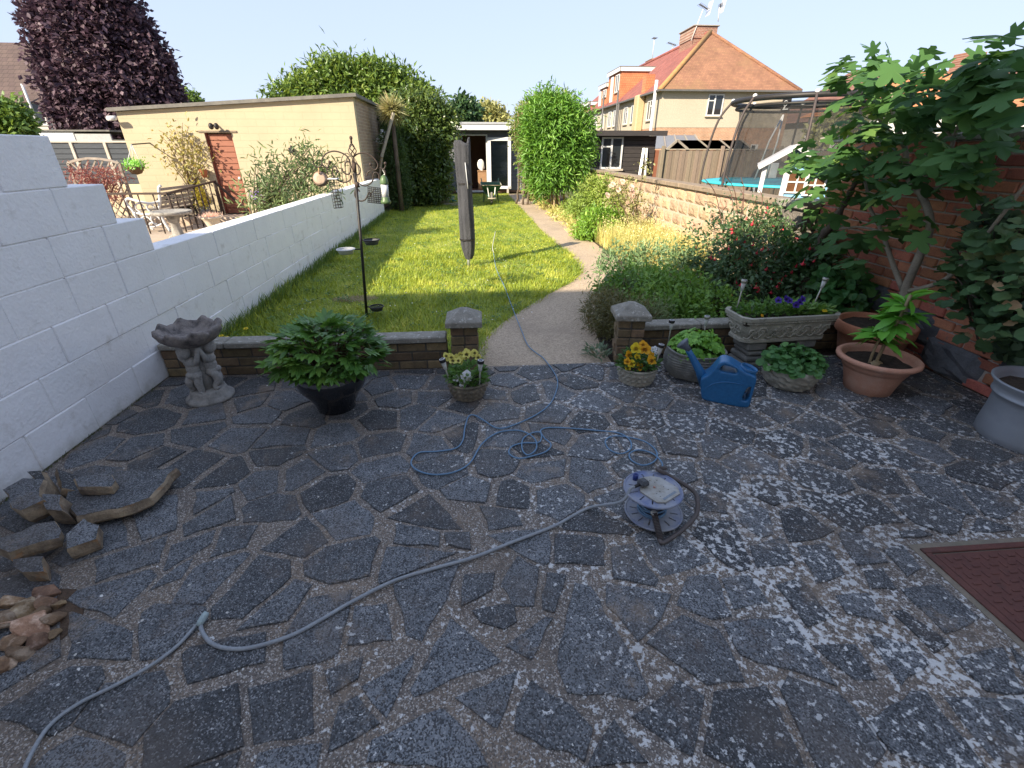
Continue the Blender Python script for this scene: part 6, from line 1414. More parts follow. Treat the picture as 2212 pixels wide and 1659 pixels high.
for cx in (-.22, .22):
    f = MB(); 
    for hx, z0_, z1_ in ((.10, 0, .055), (.085, .058, .105), (.065, .108, .15), (.085, .153, .222)): f.box(cx - hx, cx + hx, -.11, .11, z0_, z1_, .014)
    f.build('foot', M_FOOT, tr, world=False)
MB().box(-.39, .39, -.135, .135, .38, .425).build('compost', M_SOIL, tr, world=False)
vp = thing('viola_plant', 'purple violas growing in the carved stone trough', 'plant', (tx, ty_, .43))
for dx in (-.28, -.15, -.02, .1, .22, .31): tuft('leaves', vp, (tx + dx, ty_, .42), .10, .12 if -.2 < dx < .15 else .07, 120, .06, .028, L_PANSY)
for dx, dz in ((-.12, .14), (-.06, .15), (-.03, .135), (.06, .12), (.035, .10), (.075, .145)): flower(vp, F_VIO, (tx + dx, ty_ - .09, .42 + dz), (random.uniform(-.4, .4), -1, random.uniform(.2, .7)), .85)
for dx in (.27, .29): flower(vp, F_YEL, (tx + dx, ty_ - .1, .47), (.1, -1, .6), .4)
flower(vp, F_ORA, (tx - .24, ty_ - .12, .45), (.1, -1, .6), .4)
solar(2.10, 3.46, .42, 'steel solar light at the left end of the stone trough', (.04, 0, 1), True, .26); solar(2.76, 3.48, .42, 'steel solar light at the right end of the stone trough', (.16, 0, 1), True, .26)
solar(1.565, 3.44, .15, 'black capped solar light behind the ribbed planter', (0, 0, 1), False, .22); solar(1.865, 3.46, .15, 'steel capped solar light between ribbed planter and trough', (0, 0, 1), True, .24)
# --- terracotta pots
tf = thing('terracotta_pot', 'pale terracotta pot with rolled rim and a young leafy plant', 'pot', (2.895, 2.86, 0)); C = Vector((2.895, 2.86, 0))
MB().lathe([(.142, 0), (.15, .006), (.165, .07), (.185, .14), (.212, .205), (.218, .212), (.222, .222), (.245, .232), (.262, .248), (.262, .264), (.248, .275), (.228, .27), (.218, .245), (.205, .18)], 64, C).build('pot', M_TERRAP, tf); soil(C, .213, .215, tf)
tb = thing('terracotta_pot', 'big orange terracotta pot of bare soil against the brick wall', 'pot', (3.27, 3.36, 0)); C2 = Vector((3.27, 3.36, 0))
MB().lathe([(.185, 0), (.195, .008), (.225, .13), (.248, .245), (.27, .25), (.278, .26), (.282, .335), (.27, .345), (.255, .335), (.24, .26)], 64, C2).build('pot', M_TERRA, tb); soil(C2, .248, .30, tb)
yp = thing('young_plant', 'young plant with two bare stems and drooping green leaves in terracotta pot', 'plant', (C.x, C.y, .21))
L_YOUNG = leafmat('leaf_young', (.045, .14, .02), (.10, .26, .035), (.18, .36, .07), rough=.42, trans=.3)
ym = [palmate(3, .14, .05, .55, curl=.35).mesh('leaf', L_YOUNG), palmate(1, .15, .055, .5, curl=.4).mesh('leaf', L_YOUNG), palmate(2, .12, .05, .5, curl=.45).mesh('leaf', L_YOUNG)]
st = MB(); s1 = [C + Vector((-.015, -.01, .21)), C + Vector((.01, 0, .36)), C + Vector((.04, .0, .52)), C + Vector((.06, 0, .72))]; s2 = [C + Vector((-.055, .0, .21)), C + Vector((-.055, 0, .34)), C + Vector((-.03, 0, .46))]
st.tube(spline(s1, 5), .011, 8); st.tube(spline(s2, 5), .009, 8); st.ell(C + Vector((-.02, -.02, .215)), (.05, .035, .025), mod=lambda p, q: p * (1 + .2 * math.sin(q.x * 12) * math.sin(q.y * 9))); st.build('stems', M_STEM, yp)
for i in range(58):
    s = s1 if i < 34 else s2; f = random.uniform(.62, 1) ; k = f * (len(s) - 1); i0 = min(int(k), len(s) - 2); p = s[i0].lerp(s[i0 + 1], k - i0) - Vector((C.x, C.y, .21))
    link('leaf', random.choice(ym), yp, p, (random.uniform(-.5, .5), random.uniform(-.8, .35), random.uniform(0, 6.28)), (random.uniform(.9, 1.45),) * 3)
# --- galvanised bucket
bu = thing('galvanised_planter', 'large galvanised metal tub of dark soil cut by the right edge', 'tub', (3.37, 2.14, 0)); C3 = Vector((3.37, 2.14, 0))
def galv():
    m, t, b = newmat('galvanised_zinc'); v = pos(t); n = noise(t, v, 5, 5, .6); c = mix(t, n, (.22, .24, .265), (.42, .44, .47)); c = mix(t, ramp(t, noise(t, v, 2.5, 4), [(.45, 0), (.7, .7)]), c, (.17, .185, .205))
    t.links.new(c, b.inputs['Base Color']); b.inputs['Metallic'].default_value = .35; b.inputs['Roughness'].default_value = .5; bump(t, b, noise(t, v, 40, 3), .15, .003); return m
MB().lathe([(.245, 0), (.25, .006), (.252, .05), (.245, .15), (.243, .24), (.250, .275), (.262, .28), (.262, .29), (.255, .295), (.265, .335), (.288, .362), (.289, .372), (.276, .372), (.255, .34), (.245, .28)], 72, C3).build('tub', galv(), bu); soil(C3, .25, .31, bu)
# --- blue watering can
wc = thing('watering_can', 'blue plastic watering can with grey rose on the patio', 'watering can', (1.735, 2.78, 0), R(-27))
M_BLUEP = plain('blue_plastic', (.022, .13, .30), (.018, .115, .27), rough=.33, scale=4, bumps=.04, fine=60, spec=.5)
def can_body():
    # side outline of the can, swelled in thickness
    prof = [(-.155, .04), (-.13, .005), (.10, .0), (.155, .004), (.165, .03), (.168, .215), (.165, .245), (.10, .262), (.055, .285), (.02, .305), (-.04, .315), (-.065, .305), (-.09, .27), (-.115, .22), (-.14, .19), (-.19, .215), (-.20, .19), (-.17, .13)]
    return prof
def slab(outline, hole, w, bev, name, mat, parent):
    bm = bmesh.new()
    def loop(pts): return [bm.verts.new((x, 0, z)) for x, z in pts]
    L = [loop(spline2(outline))] + [loop(spline2(h)) for h in hole]
    for l in L:
        for i in range(len(l)): bm.edges.new((l[i], l[(i + 1) % len(l)]))
    bmesh.ops.triangle_fill(bm, use_beauty=True, use_dissolve=False, edges=bm.edges[:])
    me = bpy.data.meshes.new(name); bm.to_mesh(me); bm.free(); me.materials.append(mat)
    o = link(name, me, parent)
    s = o.modifiers.new('thick', 'SOLIDIFY'); s.thickness = w; s.offset = 0
    rm = o.modifiers.new('remesh', 'REMESH'); rm.mode = 'VOXEL'; rm.voxel_size = .0055; rm.use_smooth_shade = True
    sm = o.modifiers.new('smooth', 'SMOOTH'); sm.factor = .6; sm.iterations = 22
    for p in me.polygons: p.use_smooth = True
    return o
def spline2(p, n=4): return [(v.x, v.z) for v in spline([(a, 0, b) for a, b in p], n, True)]
body = slab([(-.15, .05), (-.125, .008), (.0, .0), (.14, .0), (.17, .02), (.172, .12), (.172, .22), (.16, .245), (.10, .262), (.05, .288), (-.02, .318), (-.07, .312), (-.10, .26), (-.13, .205), (-.17, .165), (-.165, .11)], [[(-.065, .265), (-.04, .292), (.03, .278), (.05, .255), (.03, .243), (-.05, .245)], [(.115, .06), (.135, .05), (.15, .07), (.152, .14), (.145, .165), (.13, .15), (.118, .10)]], .145, .042, 'body', M_BLUEP, wc)
MB().tube([(-.13, 0, .10), (-.19, 0, .20), (-.26, 0, .30), (-.30, 0, .355)], [.045, .03, .022, .019], 16).build('spout', M_BLUEP, wc, world=False)
rs = MB().lathe([(.02, -.03), (.022, 0), (.045, .035), (.047, .042), (.044, .046), (0, .054)], 24); mz = Vector((-.62, 0, .55)).to_track_quat('Z', 'Y').to_matrix(); rs.v = [tuple(Vector((-.305, 0, .36)) + mz @ Vector(v)) for v in rs.v]; rs.build('rose', plain('grey_rose', (.12, .14, .17), (.09, .105, .13), rough=.45), wc, world=False)
nk = MB().lathe([(.058, -.03), (.056, .0), (.058, .018), (.05, .018), (.046, .0), (.046, -.02)], 28); mz = Vector((.25, 0, 1)).to_track_quat('Z', 'Y').to_matrix(); nk.v = [tuple(Vector((.115, 0, .262)) + mz @ Vector((v[0], v[1], v[2]))) for v in nk.v]; nk.build('filler_neck', M_BLUEP, wc, world=False)
fi = MB().lathe([(0, -.005), (.047, -.005)], 20); fi.v = [tuple(Vector((.115, 0, .262)) + mz @ Vector(v)) for v in fi.v]; fi.build('opening', M_BLACK, wc, world=False)
MB().tube(spline([(-.13, -.071, .10), (-.08, -.073, .15), (.0, -.073, .175), (.1, -.073, .175)], 5), .004, 6).build('moulded_line', M_BLUEP, wc, world=False)
# --- manhole cover
mc = thing('manhole_cover', 'rusty red brown iron inspection cover set in the patio at right', 'manhole cover', ((MHX0 + MHX1) / 2, (MHY0 + MHY1) / 2, 0))
M_IRON = plain('rust_red_iron', (.135, .052, .040), (.095, .038, .032), rough=.7, scale=9, bumps=.4, fine=120, dirt=(.06, .035, .03), dirt_s=8, dirt_lo=.55, dirt_hi=.7)
f = MB(); e = .03
for (a, b, c, d) in ((MHX0, MHX1, MHY0, MHY0 + e), (MHX0, MHX1, MHY1 - e, MHY1), (MHX0, MHX0 + e, MHY0 + e, MHY1 - e), (MHX1 - e, MHX1, MHY0 + e, MHY1 - e)): f.box(a, b, c, d, .001, .012, .003)
f.build('frame', M_IRON, mc); MB().box(MHX0 + e + .006, MHX1 - e - .006, MHY0 + e + .006, MHY1 - e - .006, .001, .009, .003).build('plate', M_IRON, mc)
tm = MB().box(-.017, .017, -.006, .006, 0, .0045, .002).mesh('tread_bar', M_IRON); x = MHX0 + .07; i = 0; tb_ = MB(); nt_ = 0
cxm, cym = (MHX0 + MHX1) / 2 + .03, (MHY0 + MHY1) / 2
while x < MHX1 - .05:
    y = MHY0 + .07; j = 0
    while y < MHY1 - .05:
        if (x - cxm) ** 2 + (y - cym) ** 2 > .07 ** 2 and (nt_ < 290): link('tread_bar', tm, mc, (x - mc.location.x, y - mc.location.y, .0085), (0, 0, (0 if (i + j) % 2 else R(90)))); nt_ += 1
        y += .042; j += 1
    x += .042; i += 1
MB().lathe([(.052, .0085), (.055, .013), (.045, .014), (.04, .0105), (0, .0105)], 28, (cxm, cym, 0)).build('lifting_eye', M_IRON, mc)
MB().box(MHX0 - .028, MHX1 + .03, MHY0 - .03, MHY1 + .03, -.01, .0025).build('concrete_collar', plain('sandy_concrete', (.25, .205, .155), (.17, .145, .115), rough=.95, scale=9, bumps=.5, dirt=(.16, .15, .11), dirt_s=7, dirt_lo=.5, dirt_hi=.7), patio)
# --- cable reel
rc_ = Vector((.80, 1.665, 0)); rl = thing('cable_reel', 'dusty blue extension cable reel lying flat with brown carrying frame', 'cable reel', rc_)
def dusty(name, c, c2): return plain(name, c, c2, rough=.8, scale=9, bumps=.15, fine=90, dirt=(.31, .32, .35), dirt_s=8, dirt_lo=.36, dirt_hi=.60)
M_REEL = dusty('dusty_blue_plastic', (.11, .145, .29), (.17, .20, .32)); R0 = .132
def flange(z, nslot, name, c, tilt=0):
    bm = bmesh.new(); n = 72; lo = []
    def circ(r, m): return [bm.verts.new((r * math.cos(2 * math.pi * i / m), r * math.sin(2 * math.pi * i / m), 0)) for i in range(m)]
    loops = [circ(R0, n)]
    for k in range(nslot):
        a = 2 * math.pi * (k + .3) / nslot; d = Vector((math.cos(a), math.sin(a))); s = Vector((-d.y, d.x)); pts = []
        for (u, v) in ((.078, -.0035), (.112, -.0035), (.114, 0), (.112, .0035), (.078, .0035), (.076, 0)): q = d * u + s * v; pts.append(bm.verts.new((q.x, q.y, 0)))
        loops.append(pts)
    for l in loops:
        for i in range(len(l)): bm.edges.new((l[i], l[(i + 1) % len(l)]))
    bmesh.ops.triangle_fill(bm, use_beauty=True, edges=bm.edges[:]); me = bpy.data.meshes.new(name); bm.to_mesh(me); bm.free(); me.materials.append(M_REEL)
    o = link(name, me, rl, (c[0], c[1], z)); s = o.modifiers.new('t', 'SOLIDIFY'); s.thickness = .005; s.offset = 0; return o
flange(.035, 14, 'lower_flange', (.02, -.0)); flange(.17, 12, 'upper_flange', (0, 0))
for z, c in ((.035, (.02, 0)), (.17, (0, 0))): MB().tube([(rc_.x + c[0] + R0 * math.cos(a * .1309), rc_.y + c[1] + R0 * math.sin(a * .1309), z) for a in range(48)], .006, 8, closed=True).build('flange_rim', M_REEL, rl)
MB().lathe([(.055, .036), (.05, .1), (.055, .169)], 32, rc_ + Vector((.008, 0, 0))).build('drum', plain('drum_grey', (.10, .11, .14), (.14, .15, .19)), rl)
M_CBL = plain('blue_cable', (.11, .21, .33), (.14, .24, .36), rough=.5, scale=20, bumps=0); M_CBG = plain('dirty_blue_grey_cable', (.30, .32, .34), (.23, .245, .265), rough=.6, scale=20, bumps=0)
for k in range(5): MB().tube([(rc_.x + .01 + (.06 + .006 * (k % 2)) * math.cos(a * .2618), rc_.y + (.06 + .006 * (k % 3)) * math.sin(a * .2618), .045 + .009 * k + .004 * math.sin(a * .26 + k)) for a in range(24)], .0042, 6, closed=True).build('wound_cable', M_CBL, rl)
# socket plate and plug
pl8 = [(-.04, .075), (.02, .085), (.06, .07), (.115, -.01), (.11, -.05), (.02, -.105), (-.02, -.10), (-.07, -.02)]
PLm = plain('cream_socket_plate', (.33, .31, .27), (.27, .255, .225), rough=.7, scale=20, dirt=(.42, .42, .41), dirt_s=12, dirt_lo=.45, dirt_hi=.65)
MB().prism([(rc_.x + x, rc_.y + y, .1735) for x, y in pl8], (0, 0, .007)).build('socket_plate', PLm, rl)
for (x, y, w_, h_) in ((.0, .05, .006, .003), (.02, .035, .003, .007), (.035, .05, .006, .003), (.05, .0, .006, .003), (.065, -.02, .006, .003), (.02, -.03, .007, .003), (.0, -.045, .006, .003), (.01, -.065, .006, .003)): MB().box(rc_.x + x - w_ / 2, rc_.x + x + w_ / 2, rc_.y + y - h_ / 2, rc_.y + y + h_ / 2, .1808, .1812).build('socket_hole', M_BLACK, rl)
MB().lathe([(.006, 0), (.0055, .004), (0, .0045)], 12, (rc_.x + .005, rc_.y + .0, .1805)).build('reset_button', plain('pink_button', (.45, .25, .2), (.38, .2, .16)), rl)
MB().obox((rc_.x + .055, rc_.y - .062, .1811), .09, .012, .0008, Matrix.Rotation(R(32), 3, 'Z')).build('label_strip', plain('blue_grey_label', (.16, .20, .25), (.24, .27, .3), scale=150), rl)
MB().lathe([(.013, 0), (.0125, .03), (.008, .031), (.007, .02), (0, .02)], 18, (rc_.x - .062, rc_.y + .075, .172)).build('winding_knob', plain('deep_blue_plastic', (.02, .04, .18), (.03, .05, .2), rough=.4), rl)
pg = thing('power_plug', 'black three pin plug pushed into the top of the cable reel', 'plug', (rc_.x - .045, rc_.y + .018, .181)); MB().obox((rc_.x - .045, rc_.y + .018, .198), .05, .052, .032, Matrix.Rotation(R(25), 3, 'Z'), .012).build('plug_body', plain('dusty_black_plastic', (.03, .03, .035), (.09, .095, .1), rough=.5, scale=30), pg); MB().tube([(rc_.x - .065, rc_.y + .008, .196), (rc_.x - .095, rc_.y - .006, .195)], .008, 8).build('cable_grip', M_BLACK, pg)
# carrying frame: bent tube with a ribbed grip
M_FRM = plain('brown_coated_tube', (.085, .070, .065), (.12, .10, .095), rough=.5, scale=12)
fp = [G(1437, 1012, .12), G(1420, 1013, .20), G(1450, 1030, .16), G(1497, 1060, .12), G(1507, 1085, .09), G(1502, 1115, .05), G(1470, 1148, .02), G(1432, 1172, .012), G(1425, 1163, .02)]
MB().tube(spline(fp, 6), .0105, 10).build('carrying_frame', M_FRM, rl)
ga_, gb_ = G(1427, 1166, .015), G(1413, 1108, .10); MB().tube([ga_, gb_], .014, 14).build('grip', M_BLACK, rl)
for k in range(18): c = ga_.lerp(gb_, (k + .5) / 18); d = (gb_ - ga_).normalized(); x = d.orthogonal().normalized(); y = d.cross(x); MB().tube([c + (x * math.cos(a * .5236) + y * math.sin(a * .5236)) * .0145 for a in range(12)], .0018, 5, closed=True).build('grip_rib', M_FRM, rl)
MB().ell(gb_, (.017, .017, .008), 14, 6).build('grip_cap', MATS['pale_metal'], rl)
# --- cables on the ground
def cable(name, label, px, r, mat, z=.014, group=None, zend=None):
    P = [G(x, y, z) for x, y in px]
    if zend: P += zend
    t = thing(name, label, 'cable', P[0], 0, group); MB().tube(spline(P, 7), r, 8).build('cable', mat, t); return t, P
cable('extension_lead', 'grey extension lead running from the reel across the patio to bottom left', [(40, 1700), (62, 1640), (105, 1570), (170, 1520), (250, 1480), (330, 1435), (385, 1393), (420, 1355), (432, 1345)], .0062, M_CBG)
t_, P = cable('extension_lead', 'grey lead curving from its taped joint up to the cable reel plug', [(432, 1342), (437, 1365), (455, 1388), (485, 1400), (530, 1401), (585, 1388), (640, 1368), (700, 1335), (760, 1300), (850, 1255), (930, 1230), (1020, 1205), (1110, 1170), (1200, 1135), (1270, 1098)], .0075, M_CBG, .014, None, [Vector((rc_.x - .16, rc_.y - .03, .13)), Vector((rc_.x - .115, rc_.y - .012, .19)), Vector((rc_.x - .095, rc_.y - .006, .195))])
a, b = G(428, 1352, .016), G(447, 1322, .035); tag(MB().tube([a, a.lerp(b, .3), a.lerp(b, .8), b], [.010, .0125, .0125, .009], 12).build('taped_joint', plain('pale_teal_tape', (.36, .44, .44), (.30, .37, .38), rough=.6)), 'pale taped cable joint where the two grey leads meet', 'cable joint')
bc = [(1066, 545), (1072, 580), (1090, 620), (1105, 660), (1125, 710), (1140, 745), (1158, 762), (1175, 775), (1200, 810), (1204, 835), (1190, 870), (1160, 895), (1110, 918), (1075, 925), (1045, 908), (1025, 897), (1012, 900), (1004, 925), (1000, 950), (985, 968), (945, 975), (905, 978), (888, 998), (900, 1015), (935, 1025), (980, 1020), (1015, 1000), (1040, 960), (1070, 937), (1100, 930), (1130, 932), (1155, 948), (1158, 970), (1140, 983), (1128, 970), (1130, 948), (1150, 935), (1168, 935), (1165, 955), (1130, 957), (1105, 965), (1100, 980), (1120, 990), (1150, 985), (1180, 975), (1190, 960), (1175, 945), (1168, 930), (1185, 924), (1230, 925), (1290, 930), (1335, 935), (1360, 950), (1362, 970), (1340, 980), (1315, 970), (1308, 952), (1325, 942), (1360, 945), (1395, 955), (1418, 975), (1415, 995), (1390, 1005), (1365, 995), (1360, 980), (1380, 972), (1410, 980), (1430, 1000), (1428, 1018)]
P = []
for i, (x, y) in enumerate(bc): P.append(G(x, y, .012 + (.009 if i % 5 == 2 and i > 26 else 0) + (.03 if i < 4 else 0)))
P.append(Vector((rc_.x + .10, rc_.y + .12, .06))); P.append(Vector((rc_.x + .06, rc_.y + .06, .07)))
bcab = thing('blue_cable', 'blue power cable looping from the reel over the patio and along the path', 'cable', P[0]); MB().tube(spline(P, 8), .0046, 8).build('cable', M_CBL, bcab)
cable('lawn_cable', 'pale cable trailing over the sunny lawn beside the clothes line', [(1066, 545), (1064, 535), (1066, 520), (1070, 500)], .006, plain('white_cable', (.55, .55, .5), (.45, .45, .4)), .06)
# --- broken paving heaped by the white wall
def chunk(name, label, pts, th, z0, tiltx, tilty, mat, group, rz=0):
    th *= 1.35; z0 *= 1.25; tiltx *= 1.6; tilty *= 1.6
    c = Vector((sum(p[0] for p in pts) / len(pts), sum(p[1] for p in pts) / len(pts), z0)); m = MB(); P = []
    for i in range(len(pts)):
        a = Vector((*pts[i], 0)); b = Vector((*pts[(i + 1) % len(pts)], 0)); k = max(1, int((b - a).length / .05))
        for j in range(k): q = a.lerp(b, j / k); P.append((q.x - c.x + random.uniform(-.011, .011), q.y - c.y + random.uniform(-.011, .011)))
    n = len(P); vs = []
    for f, z in ((.93, 0), (1.02, th * .3), (1.0, th * .75), (.96, th)): vs += [(x * f + random.uniform(-.004, .004), y * f + random.uniform(-.004, .004), z + random.uniform(-.004, .004)) for x, y in P]
    fs = [list(reversed(range(n))), list(range(3 * n, 4 * n))]
    for k in range(3): fs += [(k * n + i, k * n + (i + 1) % n, (k + 1) * n + (i + 1) % n, (k + 1) * n + i) for i in range(n)]
    m.add(vs, fs); m.mi = [0, 1] + [0] * (len(fs) - 2)
    o = m.build(name, [mat, M_STONE], None); o.location = c; o.rotation_euler = (tiltx, tilty, rz); return tag(o, label, 'broken slab', group)
M_BROKE = plain('broken_concrete_edge', (.38, .29, .19), (.12, .09, .07), rough=1, scale=14, bumps=1, bdist=.012, dirt=(.40, .20, .08), dirt_s=10, dirt_lo=.6, dirt_hi=.72)
def gp(*a): return [tuple(G(x, y))[:2] for x, y in a]
GR = 'broken paving heaped by the white wall'
chunk('broken_slab', 'largest broken slab with a jagged front edge, leaning by the white wall', gp((395, 1040), (345, 1105), (300, 1125), (180, 1150), (150, 1105), (170, 1060), (280, 1040)), .045, .018, 0, -.03, M_BROKE, GR)
chunk('broken_slab', 'small pale topped fragment lying on the large broken slab', gp((190, 1075), (265, 1068), (272, 1085), (250, 1100), (195, 1095)), .04, .068, .03, .05, M_BROKE, GR, .2)
chunk('broken_slab', 'dark thick slab piece at the left of the heap', gp((45, 1105), (90, 1085), (135, 1090), (135, 1130), (80, 1150)), .07, .05, .1, -.06, M_BROKE, GR)
chunk('broken_slab', 'upright narrow fragment in the middle of the heap', gp((130, 1110), (170, 1110), (172, 1140), (132, 1142)), .09, .02, .15, 0, M_BROKE, GR)
chunk('broken_slab', 'long bar shaped fragment at the front of the heap', gp((20, 1215), (145, 1165), (160, 1180), (150, 1195), (40, 1240)), .045, .05, .05, .12, M_BROKE, GR)
chunk('broken_slab', 'wedge shaped fragment at the right end of the heap', gp((160, 1185), (200, 1150), (232, 1165), (222, 1190), (165, 1210)), .055, .012, .06, .05, M_BROKE, GR)
chunk('broken_slab', 'small block fragment below the long bar of the heap', gp((55, 1235), (110, 1225), (115, 1255), (60, 1265)), .05, .01, .1, .05, M_BROKE, GR)
chunk('broken_slab', 'rusty upright sliver behind the heap by the wall', gp((95, 1060), (125, 1055), (145, 1085), (125, 1095)), .06, .03, .3, .1, M_BROKE, GR)
chunk('broken_slab', 'dim far fragment tucked between heap and white wall', gp((130, 1050), (180, 1055), (185, 1085), (140, 1090)), .04, .03, -.1, .2, M_BROKE, GR)
# flint lumps where the paving has been lifted
M_LUMP = plain('tan_flint_rubble', (.34, .21, .12), (.15, .09, .055), rough=.85, scale=14, bumps=1, bdist=.012, dirt=(.58, .43, .31), dirt_s=9, dirt_lo=.54, dirt_hi=.66, rnd=.45)
tag(MB().lathe([(0, .003), (.24, .003), (.245, .001)], 24, (-1.80, 1.22, 0), lambda r, z, a: (r * (1 + .07 * math.sin(3 * a) + .04 * math.sin(7 * a)), z)).build('bare_earth', plain('bare_subsoil', (.11, .07, .045), (.07, .045, .03), rough=1, scale=20, bumps=1, bdist=.02)), kind='structure')
def shard(r):
    bm = bmesh.new()
    for i in range(15):
        d = Vector((random.gauss(0, 1), random.gauss(0, 1), random.gauss(0, .8))).normalized(); bm.verts.new((d.x * r * random.uniform(.7, 1.3), d.y * r * random.uniform(.5, 1.0), d.z * r * random.uniform(.45, .85)))
    bmesh.ops.convex_hull(bm, input=bm.verts[:]); bmesh.ops.bevel(bm, geom=bm.edges[:], offset=r * .05, segments=1, affect='EDGES')
    me = bpy.data.meshes.new('flint_lump'); bm.to_mesh(me); bm.free(); me.materials.append(M_LUMP); o = link('flint_lump', me); o.rotation_euler = (random.uniform(-.5, .5), random.uniform(-.5, .5), random.uniform(0, 6)); return o
places = ['at the edge nearest the heap of slabs', 'in the middle of the lifted patch', 'lying lowest in the lifted patch', 'at the right rim of the lifted patch', 'close to the left photo edge', 'pale and half buried', 'the biggest of the patch', 'rounded and brown', 'small, beside the biggest lump', 'flat and dark at the patch rim', 'knobbly, next to the grey stones', 'split, at the bottom of the patch', 'tall, behind the biggest lump', 'smooth, near the patio stones']
for k, (x, y, r) in enumerate(((105, 1285, .05), (60, 1330, .06), (40, 1390, .055), (118, 1340, .05), (20, 1350, .06), (100, 1310, .045), (75, 1365, .07), (30, 1310, .05), (125, 1375, .035), (50, 1420, .05), (90, 1395, .045), (20, 1440, .045), (85, 1340, .05), (130, 1310, .03))):
    p = G(x, y); s = random.uniform(0, 9); o = shard(r); o.location = (p.x, p.y, r * .35 + .003); tag(o, 'tan flint lump ' + places[k], 'stone', 'flint rubble in the lifted paving')
# scattered chips of stone on the paving
n = 420; P = np.column_stack([RNG.uniform(-2.3, 3.2, n), RNG.uniform(.5, 3.3, n), np.full(n, .009)]); k_ = ~((P[:, 0] > MHX0 - .03) & (P[:, 1] < MHY1 + .03) & (P[:, 0] < MHX1)); P = P[k_]; n = len(P)
co = leaves('stone_chips', P, np.tile([0., 0, 1], (n, 1)) + RNG.normal(size=(n, 3)) * .3, rdir(n) * np.array([1, 1, .1]), RNG.uniform(.004, .016, n), RNG.uniform(.004, .012, n), leafmat('pale_chip', (.35, .33, .3), (.6, .58, .54), (.7, .68, .66), trans=0, gain=1), None, 'round'); tag(co, 'scattered pale stone chips over the dark paving', 'stone chips', kind='stuff')
# ================================================================== grass
def in_poly_x(y, xs_ys):  # path left edge as a function of y
    return np.interp(y, [p[1] for p in xs_ys], [p[0] for p in xs_ys])
def grass(name, n, y0, y1, L, W, mat, tmpl, label):
    y = y0 + (y1 - y0) * RNG.random(n) ** 1.5; x = RNG.uniform(-2.44, 1.75, n); keep = x < in_poly_x(y, pl) + RNG.normal(size=n) * .03; x, y = x[keep], y[keep]; n = len(x)
    keep = ~((np.abs(y - LWY) < .09) & (x < .02)); x, y = x[keep], y[keep]; n = len(x)
    h = L * RNG.uniform(.45, 1.25, n) * (1 + .45 * np.sin(x * 3.1 + 1.3 * np.sin(y * 1.7)) * np.sin(y * 2.3 + x)); edge = np.clip((x + 2.44) / .3, 0, 1); h *= 1.0 + 1.3 * (1 - edge) * RNG.random(n)
    a = RNG.random(n) * 6.283; ln = RNG.uniform(.3, 1.8, n); T = np.column_stack([np.cos(a) * ln, np.sin(a) * ln, np.ones(n)]); N = np.column_stack([np.cos(a), np.sin(a), -ln]) * -1
    bare = ((x + 1.45) / .26) ** 2 + ((y - 5.55) / .12) ** 2 < 1; h = np.where(bare, h * .25, h)
    o = leaves(name, np.column_stack([x, y, np.full(n, -.012)]), N, T, h, W * RNG.uniform(.7, 1.3, n), mat, None, tmpl); return tag(o, label, 'grass', kind='stuff')
G1 = leafmat('grass_blade', (.12, .215, .035), (.42, .48, .05), (.74, .68, .18), rough=.5, trans=.25, clump=2.2, gain=1.0)
grass('near_grass', 80000, 3.62, 8.5, .085, .0075, G1, 'blade', 'short shaded and sunlit grass of the nearer lawn')
grass('far_grass', 120000, 7.8, 20.6, .062, .0085, G1, 'tri', 'sunlit grass of the farther lawn')
n = 900; a = RNG.random(n) * 6.283; q = np.sqrt(RNG.random(n)); tag(leaves('worn_patch', np.column_stack([-1.45 + .27 * q * np.cos(a), 5.55 + .13 * q * np.sin(a), RNG.uniform(.0, .02, n)]), np.tile([0., 0, 1], (n, 1)), rdir(n) * np.array([1, 1, .15]), RNG.uniform(.02, .05, n), .005, leafmat('dry_thatch', (.30, .20, .10), (.44, .32, .18), gain=1.0), None, 'blade'), 'worn straw coloured patch in the shaded lawn near the feeder', 'grass', kind='stuff')
n = 700; x = RNG.uniform(-2.3, 1.6, n); y = RNG.uniform(4, 19, n); k_ = x < in_poly_x(y, pl) - .05; x, y = x[k_], y[k_]; n = len(x); m_ = 14; X = np.repeat(x, m_) + RNG.normal(size=n * m_) * .035; Yy = np.repeat(y, m_) + RNG.normal(size=n * m_) * .035; a = RNG.random(n * m_) * 6.283
tag(leaves('lawn_clover', np.column_stack([X, Yy, RNG.uniform(.015, .05, n * m_)]), np.tile([0., 0, 1], (n * m_, 1)) + RNG.normal(size=(n * m_, 3)) * .4, np.column_stack([np.cos(a), np.sin(a), np.full(n * m_, .25)]), RNG.uniform(.018, .04, n * m_), .016, leafmat('clover', (.06, .13, .03), (.12, .20, .05), gain=1.2), None, 'round'), 'patches of darker clover and weeds in the lawn', 'weeds', kind='stuff')
# daisies and clover heads
n = 160; y = RNG.uniform(4.5, 9, n); x = RNG.uniform(-2.0, 1.0, n); dz = leaves('lawn_daisies', np.column_stack([x, y, np.full(n, .055)]), np.tile([0., 0, 1.], (n, 1)) + RNG.normal(size=(n, 3)) * .3, rdir(n) * np.array([1, 1, .2]), .014, .014, leafmat('daisy', (.7, .7, .66), (.8, .8, .76), trans=.2, gain=1), None, 'round'); tag(dz, 'tiny white daisies dotted over the lawn', 'flowers', kind='stuff')
